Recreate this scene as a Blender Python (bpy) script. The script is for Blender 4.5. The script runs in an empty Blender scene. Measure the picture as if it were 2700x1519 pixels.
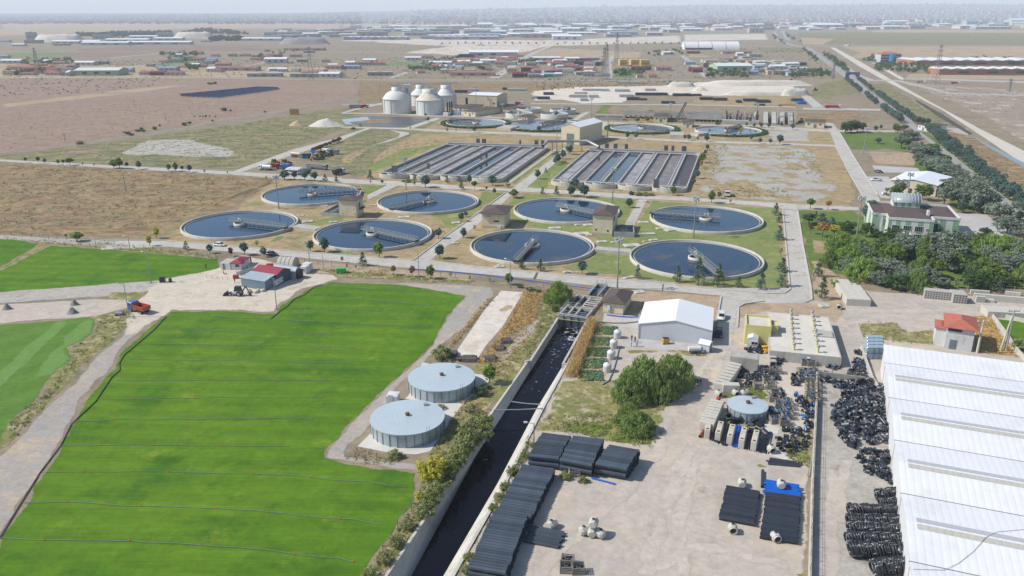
import bpy,bmesh,math,random
import numpy as np
from mathutils import Vector,noise as mnoise
from mathutils.geometry import delaunay_2d_cdt
R=math.radians
rnd=random.Random(7)
scene=bpy.context.scene
col=scene.collection
CAMH,PITCH,FPX=75.0,R(19.0),2100.0
cam=bpy.data.objects.new('camera',bpy.data.cameras.new('camera'))
col.objects.link(cam)
cam.location=(0,0,CAMH)
cam.rotation_euler=(R(90)-PITCH,0,0)
cam.data.sensor_width=36
cam.data.lens=FPX/2700*36
cam.data.clip_end=90000
cam.data.clip_start=1
scene.camera=cam
CP,SP=math.cos(PITCH),math.sin(PITCH)
FR={'N':(0,0,1),'F':(0,0,2700/2576),'A1':(0,0,900/2576),'A2':(900,0,900/2576),'A3':(1800,0,900/2576),'B1':(0,200,900/2576),'B2':(900,200,600/2557),'B3':(1400,200,700/2576),'B4':(2000,200,700/2029),'C1':(440,460,800/2576),'C2':(1180,480,600/2576),'C3':(1640,480,600/2576),'C4':(2100,480,600/2415),'C5':(0,560,700/2305),'C6':(540,640,320/2208),'C7':(1180,720,520/2216),'C8':(1560,740,500/2264),'D1':(1900,760,460/2222),'D2':(2180,720,520/2216),'D3':(1820,920,420/1902),'D4':(2100,960,600/1555),'D5':(1200,1080,600/1980),'D6':(1640,1180,600/2565),'D7':(840,900,600/1405),'D8':(0,900,900/2107)}
def px(fr,x,y):
 a,b,s=FR[fr]
 return a+x*s,b+y*s
def at(x,y,z=0.0):
 dx,dy=(x-1350)/FPX,(759.5-y)/FPX
 X,Y,Z=dx,CP+dy*SP,-SP+dy*CP
 t=(z-CAMH)/Z
 return Vector((X*t,Y*t,z))
def W(fr,x,y,z=0.0):
 return at(*px(fr,x,y),z)
def proj(p):
 x,y,z=p[0],p[1],p[2]-CAMH
 d=y*CP-z*SP
 return 1350+FPX*x/d,759.5-FPX*(y*SP+z*CP)/d
def Ht(fr,x,yb,yt):
 """height in metres of an upright thing whose foot and top read yb and yt"""
 g=W(fr,x,yb)
 _,t=px(fr,x,yt)
 lo,hi=0.0,120.0
 for _ in range(40):
  m=(lo+hi)/2
  if proj((g.x,g.y,m))[1]>t:lo=m
  else:hi=m
 return lo
def tag(o,label=None,cat=None,group=None,kind=None):
 if label:o['label']=label
 if cat:o['category']=cat
 if group:o['group']=group
 if kind:o['kind']=kind
 return o
def O(name,me,parent=None,loc=None,rot=0.0,scale=None):
 o=bpy.data.objects.new(name,me)
 col.objects.link(o)
 if parent:o.parent=parent
 if loc is not None:o.location=loc
 if rot:o.rotation_euler=(0,0,rot)
 if scale is not None:o.scale=scale if not isinstance(scale,(int,float))else(scale,)*3
 return o
def thing(name,label,cat,loc=(0,0,0),rot=0.0,group=None,scale=None):
 return tag(O(name,None,None,loc,rot,scale),label,cat,group)
def spawn(proto,name,label,cat,loc,rot=0.0,scale=1.0,group=None):
 """proto: list of (part name, mesh, index of its parent part or -1); one mesh alone stands by itself"""
 if not isinstance(proto,list):
  return tag(O(name,proto,None,loc,rot,scale),label,cat,group)
 t=thing(name,label,cat,loc,rot,group,scale)
 made=[]
 for n,me,pi in proto:
  made.append(O(n,me,t if pi<0 else made[pi]))
 return t
_ONES=['zeroth','first','second','third','fourth','fifth','sixth','seventh','eighth','ninth','tenth','eleventh','twelfth','thirteenth','fourteenth','fifteenth','sixteenth','seventeenth','eighteenth','nineteenth']
_TENS={2:'twenty',3:'thirty',4:'forty',5:'fifty',6:'sixty',7:'seventy',8:'eighty',9:'ninety'}
def nth(n):
 if n<20:return _ONES[n]
 if n>=100:
  return str(n)+('th' if n%100 in(11,12,13)else{1:'st',2:'nd',3:'rd'}.get(n%10,'th'))
 t,u=divmod(n,10)
 return(_TENS[t][:-1]+'ieth')if u==0 else _TENS[t]+'-'+_ONES[u]
class MB:
 def __init__(s):s.v,s.f,s.m,s.sm=[],[],[],[]
 def add(s,vs,fs,mi=0,smooth=False):
  o=len(s.v)
  s.v+=[tuple(x)for x in vs]
  s.f+=[tuple(o+i for i in f)for f in fs]
  s.m+=[mi]*len(fs);s.sm+=[smooth]*len(fs)
  return s
 def box(s,x0,y0,z0,x1,y1,z1,mi=0):
  return s.add([(x0,y0,z0),(x1,y0,z0),(x1,y1,z0),(x0,y1,z0),(x0,y0,z1),(x1,y0,z1),(x1,y1,z1),(x0,y1,z1)],[(0,3,2,1),(4,5,6,7),(0,1,5,4),(1,2,6,5),(2,3,7,6),(3,0,4,7)],mi)
 def bbox(s,x0,y0,z0,x1,y1,z1,b=.05,mi=0):
  """box with chamfered upright and top edges"""
  p=[(x0+b,y0),(x1-b,y0),(x1,y0+b),(x1,y1-b),(x1-b,y1),(x0+b,y1),(x0,y1-b),(x0,y0+b)]
  q=[(min(max(x,x0+b),x1-b),min(max(y,y0+b),y1-b))for x,y in p]
  vs=[(x,y,z0)for x,y in p]+[(x,y,z1-b)for x,y in p]+[(x,y,z1)for x,y in q]
  fs=[tuple(range(7,-1,-1)),tuple(range(16,24))]
  for k in(0,8):
   fs+=[(k+i,k+(i+1)%8,k+8+(i+1)%8,k+8+i)for i in range(8)]
  return s.add(vs,fs,mi)
 def beam(s,p,q,w,h,mi=0):
  p,q=Vector(p),Vector(q)
  d=(q-p).normalized()
  a=d.cross(Vector((0,0,1)))
  a=Vector((1,0,0))if a.length<1e-4 else a.normalized()
  b=a.cross(d)
  vs=[e+a*i*w/2+b*j*h/2 for e in(p,q)for i,j in((-1,-1),(1,-1),(1,1),(-1,1))]
  return s.add(vs,[(0,1,2,3),(7,6,5,4),(0,4,5,1),(1,5,6,2),(2,6,7,3),(3,7,4,0)],mi)
 def tube(s,p,q,r,n=8,mi=0,r2=None,cap=True,smooth=True):
  p,q=Vector(p),Vector(q)
  r2=r if r2 is None else r2
  d=(q-p).normalized()
  a=d.orthogonal().normalized();b=d.cross(a)
  cs=[(math.cos(2*math.pi*i/n),math.sin(2*math.pi*i/n))for i in range(n)]
  vs=[p+(a*c+b*t)*r for c,t in cs]+[q+(a*c+b*t)*r2 for c,t in cs]
  s.add(vs,[(i,(i+1)%n,n+(i+1)%n,n+i)for i in range(n)],mi,smooth)
  if cap:s.add(vs,[tuple(range(n-1,-1,-1)),tuple(range(n,2*n))],mi)
  return s
 def path(s,pts,r,n=6,mi=0,smooth=True):
  pts=[Vector(p)for p in pts]
  vs,fs=[],[]
  for k,p in enumerate(pts):
   d=(pts[min(k+1,len(pts)-1)]-pts[max(k-1,0)]).normalized()
   a=d.cross(Vector((0,0,1)))
   a=Vector((1,0,0))if a.length<1e-3 else a.normalized()
   b=a.cross(d)
   vs+=[p+(a*math.cos(2*math.pi*i/n)+b*math.sin(2*math.pi*i/n))*r for i in range(n)]
  for k in range(len(pts)-1):
   fs+=[(k*n+i,k*n+(i+1)%n,(k+1)*n+(i+1)%n,(k+1)*n+i)for i in range(n)]
  return s.add(vs,fs,mi,smooth)
 def lathe(s,prof,n=32,c=(0,0),mi=0,smooth=True,a0=0.0,a1=2*math.pi):
  full=abs(a1-a0-2*math.pi)<1e-6
  k=n if full else n+1
  vs=[(c[0]+r*math.cos(a0+(a1-a0)*i/n),c[1]+r*math.sin(a0+(a1-a0)*i/n),z)for r,z in prof for i in range(k)]
  fs=[]
  for j in range(len(prof)-1):
   for i in range(n):
    i2=(i+1)%k
    fs.append((j*k+i,j*k+i2,(j+1)*k+i2,(j+1)*k+i))
  return s.add(vs,fs,mi,smooth)
 def prism(s,pts,z0,z1,mi=0,bottom=False):
  n=len(pts)
  vs=[(p[0],p[1],z0)for p in pts]+[(p[0],p[1],z1)for p in pts]
  fs=[(i,(i+1)%n,n+(i+1)%n,n+i)for i in range(n)]+[tuple(range(n,2*n))]
  if bottom:fs.append(tuple(range(n-1,-1,-1)))
  return s.add(vs,fs,mi)
 def disc(s,r,z,n=48,c=(0,0),mi=0):
  return s.add([(c[0]+r*math.cos(2*math.pi*i/n),c[1]+r*math.sin(2*math.pi*i/n),z)for i in range(n)],[tuple(range(n))],mi)
 def rail(s,pts,h=1.0,step=2.0,w=.05,mi=0):
  """open handrail along pts"""
  pts=[Vector(p)for p in pts]
  for a,b in zip(pts,pts[1:]):
   up=Vector((0,0,h))
   s.beam(a+up,b+up,w,w,mi);s.beam(a+up*.5,b+up*.5,w*.8,w*.8,mi)
   m=max(1,round((b-a).length/step))
   for i in range(m+1):
    p=a.lerp(b,i/m)
    s.beam(p,p+up,w,w,mi)
  return s
 def mesh(s,name,*mats):
  me=bpy.data.meshes.new(name)
  me.from_pydata(s.v,[],s.f)
  for m in mats:me.materials.append(m)
  me.polygons.foreach_set('material_index',s.m)
  me.polygons.foreach_set('use_smooth',s.sm)
  me.validate()
  me.update()
  return me
 def obj(s,name,mat,parent=None,loc=None,rot=0.0):
  mats=mat if isinstance(mat,(list,tuple))else[mat]
  return O(name,s.mesh(name,*mats),parent,loc,rot)
EXPO=1.42
def lin(c,k=EXPO):
 o=[]
 for v in c:
  v=v/255
  v=v/12.92 if v<=.04045 else((v+.055)/1.055)**2.4
  o.append(min(v/k,.86))
 return o
_mc={}
class NT:
 def __init__(s,name):
  s.m=bpy.data.materials.new(name);s.m.use_nodes=True
  s.t=s.m.node_tree;s.t.nodes.clear()
  s.out=s.n('ShaderNodeOutputMaterial')
 def n(s,typ,**kw):
  x=s.t.nodes.new(typ)
  for k,v in kw.items():setattr(x,k,v)
  return x
 def l(s,a,b):s.t.links.new(a,b)
 def put(s,sock,v):
  if isinstance(v,bpy.types.NodeSocket):s.l(v,sock)
  else:sock.default_value=v
 def pos(s):return s.n('ShaderNodeNewGeometry').outputs['Position']
 def oco(s):return s.n('ShaderNodeTexCoord').outputs['Object']
 def noise(s,vec,scale,detail=4,rough=.55,dist=0):
  x=s.n('ShaderNodeTexNoise')
  s.l(vec,x.inputs['Vector'])
  x.inputs['Scale'].default_value=scale;x.inputs['Detail'].default_value=detail
  x.inputs['Roughness'].default_value=rough;x.inputs['Distortion'].default_value=dist
  return x.outputs['Fac']
 def ramp(s,fac,lo,hi,a=0.0,b=1.0):
  x=s.n('ShaderNodeMapRange')
  s.put(x.inputs['Value'],fac)
  x.inputs['From Min'].default_value=lo;x.inputs['From Max'].default_value=hi
  x.inputs['To Min'].default_value=a;x.inputs['To Max'].default_value=b
  return x.outputs['Result']
 def math(s,op,a,b=0.0):
  x=s.n('ShaderNodeMath',operation=op)
  s.put(x.inputs[0],a);s.put(x.inputs[1],b)
  return x.outputs[0]
 def mix(s,fac,a,b,mode='MIX'):
  x=s.n('ShaderNodeMix',data_type='RGBA',blend_type=mode)
  s.put(x.inputs['Factor'],fac)
  for nm,v in(('A',a),('B',b)):
   sock=[i for i in x.inputs if i.name==nm and i.type=='RGBA'][0]
   if isinstance(v,bpy.types.NodeSocket):s.l(v,sock)
   else:sock.default_value=(*v,1)
  return[o for o in x.outputs if o.type=='RGBA'][0]
 def scale(s,colr,fac):
  """multiply a colour by a grey factor"""
  g=s.n('ShaderNodeCombineColor')
  for k in range(3):s.put(g.inputs[k],fac)
  return s.mix(1.0,colr,g.outputs[0],'MULTIPLY')
 def mapping(s,vec,rot=0.0,sc=(1,1,1)):
  x=s.n('ShaderNodeMapping')
  s.l(vec,x.inputs['Vector'])
  x.inputs['Rotation'].default_value=(0,0,rot);x.inputs['Scale'].default_value=sc
  return x.outputs['Vector']
 def bump(s,h,strength=.3,dist=.1):
  x=s.n('ShaderNodeBump')
  s.put(x.inputs['Height'],h);x.inputs['Strength'].default_value=strength;x.inputs['Distance'].default_value=dist
  return x.outputs['Normal']
 def bsdf(s,colr,rough=.8,metal=0.0,spec=.3,normal=None):
  x=s.n('ShaderNodeBsdfPrincipled')
  if isinstance(colr,bpy.types.NodeSocket):s.l(colr,x.inputs['Base Color'])
  else:x.inputs['Base Color'].default_value=(*colr,1)
  s.put(x.inputs['Roughness'],rough);x.inputs['Metallic'].default_value=metal
  x.inputs['Specular IOR Level'].default_value=spec
  if normal is not None:s.l(normal,x.inputs['Normal'])
  return x.outputs[0]
 def done(s,sh):
  s.l(sh,s.out.inputs['Surface']);return s.m
def M(name,rgb,rough=.75,var=.12,scale=.6,metal=0.0,spec=.3,ns=None,ridge=None,dirt=None,ov=0):
 """general paint/concrete/metal: value noise, optional dirt colour, optional fine ridges (pitch, axis, strength)"""
 if name in _mc:return _mc[name]
 t=NT(name)
 v=t.oco()
 c=lin(rgb)
 n1=t.noise(v,scale,5,.6);n2=t.noise(v,scale*9,3,.6)
 f=t.math('ADD',t.ramp(n1,.3,.7,1-var,1+var*.6),t.ramp(n2,.3,.7,-var*.5,var*.5))
 if ov:f=t.math('MULTIPLY',f,t.ramp(t.n('ShaderNodeObjectInfo').outputs['Random'],0,1,1-ov,1+ov))
 colr=t.scale(c,f)
 if dirt is not None:
  n3=t.noise(t.mapping(v,0,(1,1,.25)),scale*1.7,7,.7)
  colr=t.mix(t.ramp(n3,.52,.72,0,.75),colr,lin(dirt))
 nm=None
 if ridge:
  pitch,axis,st=ridge
  s=t.n('ShaderNodeSeparateXYZ');t.l(v,s.inputs[0])
  w=t.math('SINE',t.math('MULTIPLY',s.outputs[axis],2*math.pi/pitch))
  nm=t.bump(w,st*.35,min(.05,pitch*.1))
  colr=t.scale(colr,t.ramp(w,-1,-.6,1-.3*st,1.0))
 _mc[name]=t.done(t.bsdf(colr,rough,metal,spec,nm))
 return _mc[name]
def G(name,a,b,c,s1=.03,s2=.15,s3=1.2,th=(.5,.62),grain=.22,fade=True,amt=1.0,rot=None,sq=1.0,stripes=None,d=None,dth=(.6,.7)):
 """ground: large drift between a and b, patches of c, sparse patches of d, fine grain; 'e' is the distance in from a ragged edge"""
 if name in _mc:return _mc[name]
 t=NT(name)
 p=t.pos()
 if rot is not None:pp=t.mapping(p,-rot,(1,sq,1))
 else:pp=p
 n1=t.noise(pp,s1,6,.6);n2=t.noise(pp,s2,8,.68);n3=t.noise(p,s3,6,.75);n4=t.noise(p,s3*.23,4,.6)
 colr=t.mix(t.ramp(n1,.35,.65),lin(a),lin(b))
 colr=t.mix(t.ramp(n2,th[0],th[1],0,amt),colr,lin(c))
 if d is not None:
  nd=t.noise(t.mapping(p,.7,(1,1,1)),s2*1.9,8,.72)
  colr=t.mix(t.ramp(nd,dth[0],dth[1]),colr,lin(d))
 if stripes:
  wid,ang,amp=stripes
  mp=t.mapping(p,-ang)
  s=t.n('ShaderNodeSeparateXYZ');t.l(mp,s.inputs[0])
  w=t.math('SINE',t.math('ADD',t.math('MULTIPLY',s.outputs[1],2*math.pi/wid),t.math('MULTIPLY',n1,3.0)))
  n5=t.noise(t.mapping(p,-ang,(.06,1.6,1)),1.0,4,.6)
  colr=t.scale(colr,t.math('ADD',t.ramp(w,-.5,.5,1-amp,1+amp),t.ramp(n5,.38,.62,-amp*1.3,amp*1.1)))
 n6=t.noise(p,s3*.55,4,.7)
 g=t.math('ADD',t.math('ADD',t.ramp(n3,.25,.75,1-grain*.8,1+grain*.8),t.ramp(n4,.3,.7,-grain*.7,grain*.7)),t.ramp(n6,.35,.65,-grain*.7,grain*.7))
 colr=t.scale(colr,g)
 sh=t.bsdf(colr,.95,0,.1,t.bump(n3,.5,.12))
 if fade:
  a_=t.n('ShaderNodeAttribute');a_.attribute_name='e'
  ne=t.math('ADD',t.ramp(t.noise(p,.3,5,.65),.3,.7,.05,.85),t.math('ADD',t.ramp(n3,.3,.7,-.12,.3),t.ramp(t.noise(p,7.0,3,.7),.25,.75,-.32,.32)))
  k=t.ramp(t.math('SUBTRACT',t.math('MULTIPLY',a_.outputs['Fac'],1.5),ne),-.012,.012)
  tr=t.n('ShaderNodeBsdfTransparent')
  ms=t.n('ShaderNodeMixShader')
  t.l(k,ms.inputs[0]);t.l(tr.outputs[0],ms.inputs[1]);t.l(sh,ms.inputs[2])
  sh=ms.outputs[0]
 _mc[name]=t.done(sh)
 return _mc[name]
def wpts(fr,pts,z=0.0):
 """pts: (x, y) in frame fr, or (frame, x, y)"""
 return[W(*p,z)if isinstance(p[0],str)else W(fr,*p,z)for p in pts]
def area2(p):
 return sum(p[i].x*p[(i+1)%len(p)].y-p[(i+1)%len(p)].x*p[i].y for i in range(len(p)))
_pn=[]
def patch(name,P,mat,z,rag=0.0,jit=0.5,kind='structure',seed=0):
 z=z*.35+.00022*len(_pn);_pn.append(0)
 P=[Vector((p[0],p[1]))for p in P]
 if area2(P)<0:P.reverse()
 Q,I=P,[]
 if rag:
  Q=[]
  step=max(rag*1.6,1.0)
  for i,p in enumerate(P):
   q=P[(i+1)%len(P)]
   n=max(1,min(60,round((q-p).length/step)))
   for k in range(n):
    c=p.lerp(q,k/n)
    c3=Vector((c.x,c.y,seed*3.1))/(rag*4)
    Q.append(c+Vector((mnoise.noise(c3),mnoise.noise(c3+Vector((0,31,0)))))*rag*jit*1.6)
  n=len(Q)
  A=np.array([(p.x,p.y)for p in Q]);B=np.roll(A,-1,0);D=B-A
  T=np.roll(A,-1,0)-np.roll(A,1,0)
  T/=np.maximum(np.hypot(T[:,0],T[:,1]),1e-6)[:,None]
  C=A+np.stack([-T[:,1],T[:,0]],1)*rag
  dd=np.maximum((D**2).sum(1),1e-9)
  t=np.clip(((C[:,None]-A[None])*D[None]).sum(2)/dd[None],0,1)
  dist=np.sqrt((((C[:,None]-A[None])-t[...,None]*D[None])**2).sum(2)).min(1)
  cross=((A[None,:,1]>C[:,None,1])!=(B[None,:,1]>C[:,None,1]))
  xi=A[None,:,0]+(C[:,None,1]-A[None,:,1])*D[None,:,0]/np.where(np.abs(D[None,:,1])<1e-9,1e-9,D[None,:,1])
  ins=(cross&(C[:,None,0]<xi)).sum(1)%2==1
  I=[Vector(C[i])for i in range(n)if ins[i]and dist[i]>rag*.8]
 n=len(Q)
 vo,_,fo,ov,_,_=delaunay_2d_cdt(list(Q)+I,[(i,(i+1)%n)for i in range(n)],[list(range(n))],1,1e-4)
 vs=[(p.x,p.y,z)for p in vo]
 fs=[]
 for f in fo:
  a,b,c=(vo[i]for i in f[:3])
  fs.append(tuple(f)if(b-a).cross(c-a)>0 else tuple(reversed(f)))
 e=[1.0]*len(vs)if not rag else[(0.0 if(not o or min(o)<n)else 1.0)for o in ov]
 me=bpy.data.meshes.new(name)
 me.from_pydata(vs,[],fs)
 me.materials.append(mat)
 at_=me.attributes.new('e','FLOAT','POINT')
 at_.data.foreach_set('value',e)
 o=O(name,me)
 o['kind']=kind
 return o
def ribbon(P,w):
 """polygon of a strip of width w (or widths) along P"""
 P=[Vector((p[0],p[1],0))for p in P]
 L_,R_=[],[]
 for i,p in enumerate(P):
  d=(P[min(i+1,len(P)-1)]-P[max(i-1,0)]).normalized()
  n=Vector((-d.y,d.x,0))
  ww=(w[i]if isinstance(w,(list,tuple))else w)/2
  L_.append(p+n*ww);R_.append(p-n*ww)
 return L_+R_[::-1]
def kerb(name,P,mat,w=.3,h=.13):
 m=MB()
 P=[Vector((p[0],p[1],0))for p in P]
 q=ribbon(P,w);n=len(P)
 Lf,Rt=q[:n],q[n:][::-1]
 for i in range(n-1):
  a,b,c,d=Lf[i],Lf[i+1],Rt[i+1],Rt[i]
  vs=[(v.x,v.y,zz)for zz in(.0,h)for v in(d,c,b,a)]
  m.add(vs,[(4,5,6,7),(0,1,5,4),(2,3,7,6),(1,2,6,5),(3,0,4,7)])
 o=m.obj(name,mat);o['kind']='structure'
 return o
SUN_EL=43.0
SDIR=Vector((1.0,.03,0)).normalized()
sun=bpy.data.objects.new('sun',bpy.data.lights.new('sun','SUN'))
col.objects.link(sun)
sun.data.energy=4.2;sun.data.angle=R(.53);sun.data.color=(1,.955,.88)
ld=Vector((SDIR.x*math.cos(R(SUN_EL)),SDIR.y*math.cos(R(SUN_EL)),-math.sin(R(SUN_EL))))
sun.rotation_euler=ld.to_track_quat('-Z','Y').to_euler()
wd=bpy.data.worlds.new('World');scene.world=wd
wd.use_nodes=True
nt=wd.node_tree
bg=nt.nodes['Background']
sk=nt.nodes.new('ShaderNodeTexSky')
sk.sky_type='NISHITA';sk.sun_disc=False
sk.sun_elevation=R(SUN_EL)
sk.sun_rotation=math.atan2(-SDIR.x,-SDIR.y)
sk.altitude=900;sk.air_density=1.0;sk.dust_density=1.2;sk.ozone_density=1.0
nt.links.new(sk.outputs[0],bg.inputs[0])
bg.inputs[1].default_value=.125
scene.view_settings.view_transform='Standard'
scene.view_settings.look='None'
scene.view_settings.exposure=0.34
scene.cycles.max_bounces=8
scene.cycles.transparent_max_bounces=12
scene.cycles.volume_bounces=2
def build_haze():
 m=MB();m.box(-16000,-400,-6,16000,19500,330)
 t=NT('air')
 v=t.n('ShaderNodeVolumePrincipled')
 v.inputs['Color'].default_value=(.80,.88,1.0,1)
 v.inputs['Density'].default_value=1.0e-4
 v.inputs['Anisotropy'].default_value=0.0
 t.l(v.outputs[0],t.out.inputs['Volume'])
 o=m.obj('haze',t.m);o['kind']='stuff'
 return o
zw=-2.0
cl_top=wpts('C7',[(1238,508),(927,990)],.25)
cl_wat=wpts('C7',[(1232,575),(945,1032)],zw)
sl_top=[W('C7',893,1003,.1),W('D7',1080,425,.1),W('D7',880,720,.1),W('D7',640,1120,.1),W('D7',430,1430,.1)]
sl_wat=[W('C7',962,1045,zw),W('D7',1135,460,zw),W('D7',960,722,zw),W('D7',700,1100,zw),W('D7',530,1440,zw)]
cr_top=wpts('C7',[(1560,545),(1296,1022)],.25)
cr_wat=wpts('C7',[(1500,600),(1283,1010)],zw)
sr_top=[W('C7',1335,1035,.1),W('D5',762,-10,.1),W('D5',405,700,.1),W('D5',20,1380,.1)]
sr_wat=[W('C7',1283,1062,zw),W('D5',708,-5,zw),W('D5',370,640,zw),W('D5',-10,1290,zw)]
def extend(L,y=20.0):
 a,b=L[-2],L[-1]
 t=(y-a.y)/(b.y-a.y)
 L.append(a.lerp(b,t))
for L in(sl_top,sl_wat,sr_top,sr_wat):extend(L)
hole=[cl_top[0],cl_top[1],*sl_top,*reversed(sr_top),cr_top[1],cr_top[0]]
def build_ground():
 m_ground=G('m_ground',(166,150,126),(154,142,122),(138,130,110),.012,.07,.8,(.5,.66),.16,fade=False,d=(188,176,156),dth=(.62,.72))
 bm=bmesh.new()
 x0,x1,y0,y1=-420,420,15,420
 outer=[bm.verts.new((x,y,0))for x,y in((x0,y0),(x1,y0),(x1,y1),(x0,y1))]
 hv=[bm.verts.new((p.x,max(p.y,20),0))for p in hole]
 ed=[bm.edges.new((outer[i],outer[(i+1)%4]))for i in range(4)]
 ed+=[bm.edges.new((hv[i],hv[(i+1)%len(hv)]))for i in range(len(hv))]
 bmesh.ops.triangle_fill(bm,use_beauty=True,edges=ed)
 X0,X1,Y0,Y1=-40000,40000,-1500,60000
 o2=[bm.verts.new((x,y,0))for x,y in((X0,Y0),(X1,Y0),(X1,Y1),(X0,Y1))]
 for i in range(4):
  bm.faces.new((o2[i],o2[(i+1)%4],outer[(i+1)%4],outer[i]))
 bmesh.ops.recalc_face_normals(bm,faces=bm.faces)
 for f in bm.faces:
  if f.normal.z<0:f.normal_flip()
 me=bpy.data.meshes.new('ground');bm.to_mesh(me);bm.free()
 me.materials.append(m_ground)
 tag(O('ground',me),kind='structure')
build_ground()
mPINK=G('m_pink',(168,146,130),(164,138,124),(150,136,116),.008,.05,.5,(.5,.64),.2,d=(184,156,120),dth=(.58,.68),rot=R(22),sq=3.0)
mBROWN=G('m_brownfield',(170,146,110),(152,136,106),(144,116,90),.02,.085,.6,(.48,.6),.3,d=(128,128,100),dth=(.54,.64),rot=R(10),sq=2.2)
mOLIVE=G('m_olivefield',(158,146,108),(146,140,106),(120,124,88),.02,.06,.6,(.46,.58),.28,d=(186,160,120),dth=(.57,.65),rot=R(12),sq=2.4)
mSALT=G('m_salt',(196,192,184),(188,184,174),(160,152,120),.05,.16,.8,(.5,.6),.12)
mDRYLAWN=G('m_drylawn',(184,161,124),(174,154,122),(146,142,96),.03,.10,.8,(.5,.64),.22,d=(200,182,152),dth=(.58,.68))
mLAWN=G('m_lawn',(128,144,84),(146,152,96),(172,160,110),.03,.10,.8,(.55,.68),.16,d=(104,132,70),dth=(.6,.68))
mGREEN=G('m_greenlawn',(100,124,60),(118,136,72),(150,148,90),.04,.12,.9,(.58,.7),.16,d=(74,104,46),dth=(.58,.66))
mTURF=G('m_turf',(88,129,33),(105,141,39),(73,116,33),.022,.07,1.0,(.5,.66),.13,stripes=(5.5,R(-5),.055),d=(128,151,48),dth=(.57,.7))
mTURF2=G('m_turf_mown',(104,140,62),(98,138,56),(90,130,52),.03,.10,1.4,(.55,.7),.10,stripes=(9.0,R(52),.05))
mTURFL=G('m_turf_light',(122,158,86),(114,152,78),(106,146,68),.03,.2,1.4,(.55,.7),.10)
mGRAV=G('m_gravel',(186,180,170),(196,190,180),(168,160,148),.05,.2,2.2,(.52,.66),.15,d=(172,158,130),dth=(.6,.7))
mTRK=G('m_track_dust',(211,200,186),(204,193,180),(194,184,171),.05,.2,1.2,(.5,.64),.12)
mGLOT=G('m_gravel_lot',(182,177,168),(192,187,178),(170,152,112),.05,.09,1.6,(.5,.58),.16,d=(146,140,96),dth=(.58,.66))
mGRAVD=G('m_gravel_road',(176,170,162),(188,178,166),(206,186,160),.04,.12,2.0,(.52,.64),.13)
mSANDY=G('m_sandy_yard',(214,202,184),(222,210,192),(198,184,164),.03,.12,1.2,(.54,.66),.11,d=(226,204,172),dth=(.6,.7))
mDIRT=G('m_dirt_yard',(206,194,180),(196,186,174),(216,200,176),.03,.07,1.1,(.52,.66),.12,d=(178,168,158),dth=(.58,.7))
mEARTH=G('m_earth',(186,164,138),(194,174,148),(170,148,122),.05,.2,1.5,(.52,.64),.16)
mWEED=G('m_weedy',(160,150,102),(132,136,80),(190,176,146),.08,.3,1.4,(.5,.6),.3,d=(108,120,62),dth=(.54,.64))
mWEEDG=G('m_weedgreen',(122,134,68),(106,124,58),(164,154,100),.1,.3,1.6,(.52,.62),.35)
mSTRAW=G('m_straw',(196,160,96),(182,148,90),(150,134,84),.1,.3,1.8,(.52,.64),.34)
mWHITE=G('m_chalk',(232,222,206),(226,214,198),(212,198,178),.02,.08,.5,(.54,.66),.1)
mWHITEF=G('m_chalk_far',(226,218,206),(214,204,190),(196,180,156),.006,.03,.2,(.5,.6),.1)
mTANF=G('m_tan_far',(192,170,138),(184,166,140),(172,154,130),.004,.02,.1,(.5,.6),.1)
mDARKF=G('m_dark_far',(150,130,116),(158,138,122),(146,128,112),.004,.02,.1,(.5,.6),.1)
mGREENF=G('m_green_far',(116,146,92),(126,150,98),(140,146,100),.004,.02,.1,(.5,.6),.1)
mCONC=G('m_road_concrete',(208,204,196),(198,193,183),(186,179,167),.05,.25,1.5,(.5,.64),.09,fade=False)
mCONCF=G('m_road_far',(196,190,180),(190,184,174),(184,178,168),.02,.1,.6,(.54,.7),.06,fade=False)
mASPH=G('m_asphalt',(176,174,174),(168,166,166),(184,180,176),.03,.1,.9,(.54,.7),.06,fade=False)
mPAVE=G('m_paving',(196,194,190),(204,200,196),(186,182,178),.1,.3,1.6,(.54,.7),.08,fade=False)
mPOND=None
mSLUDGE=M('m_sludge_pond',(104,100,100),.35,.2,.05)
mKERB=M('m_kerb',(216,210,198),.85,.1,.3)
Z=dict(field=.004,lot=.01,lawn=.016,turf=.022,yard=.028,spot=.034,road=.05,road2=.06,deck=.07)
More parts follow.
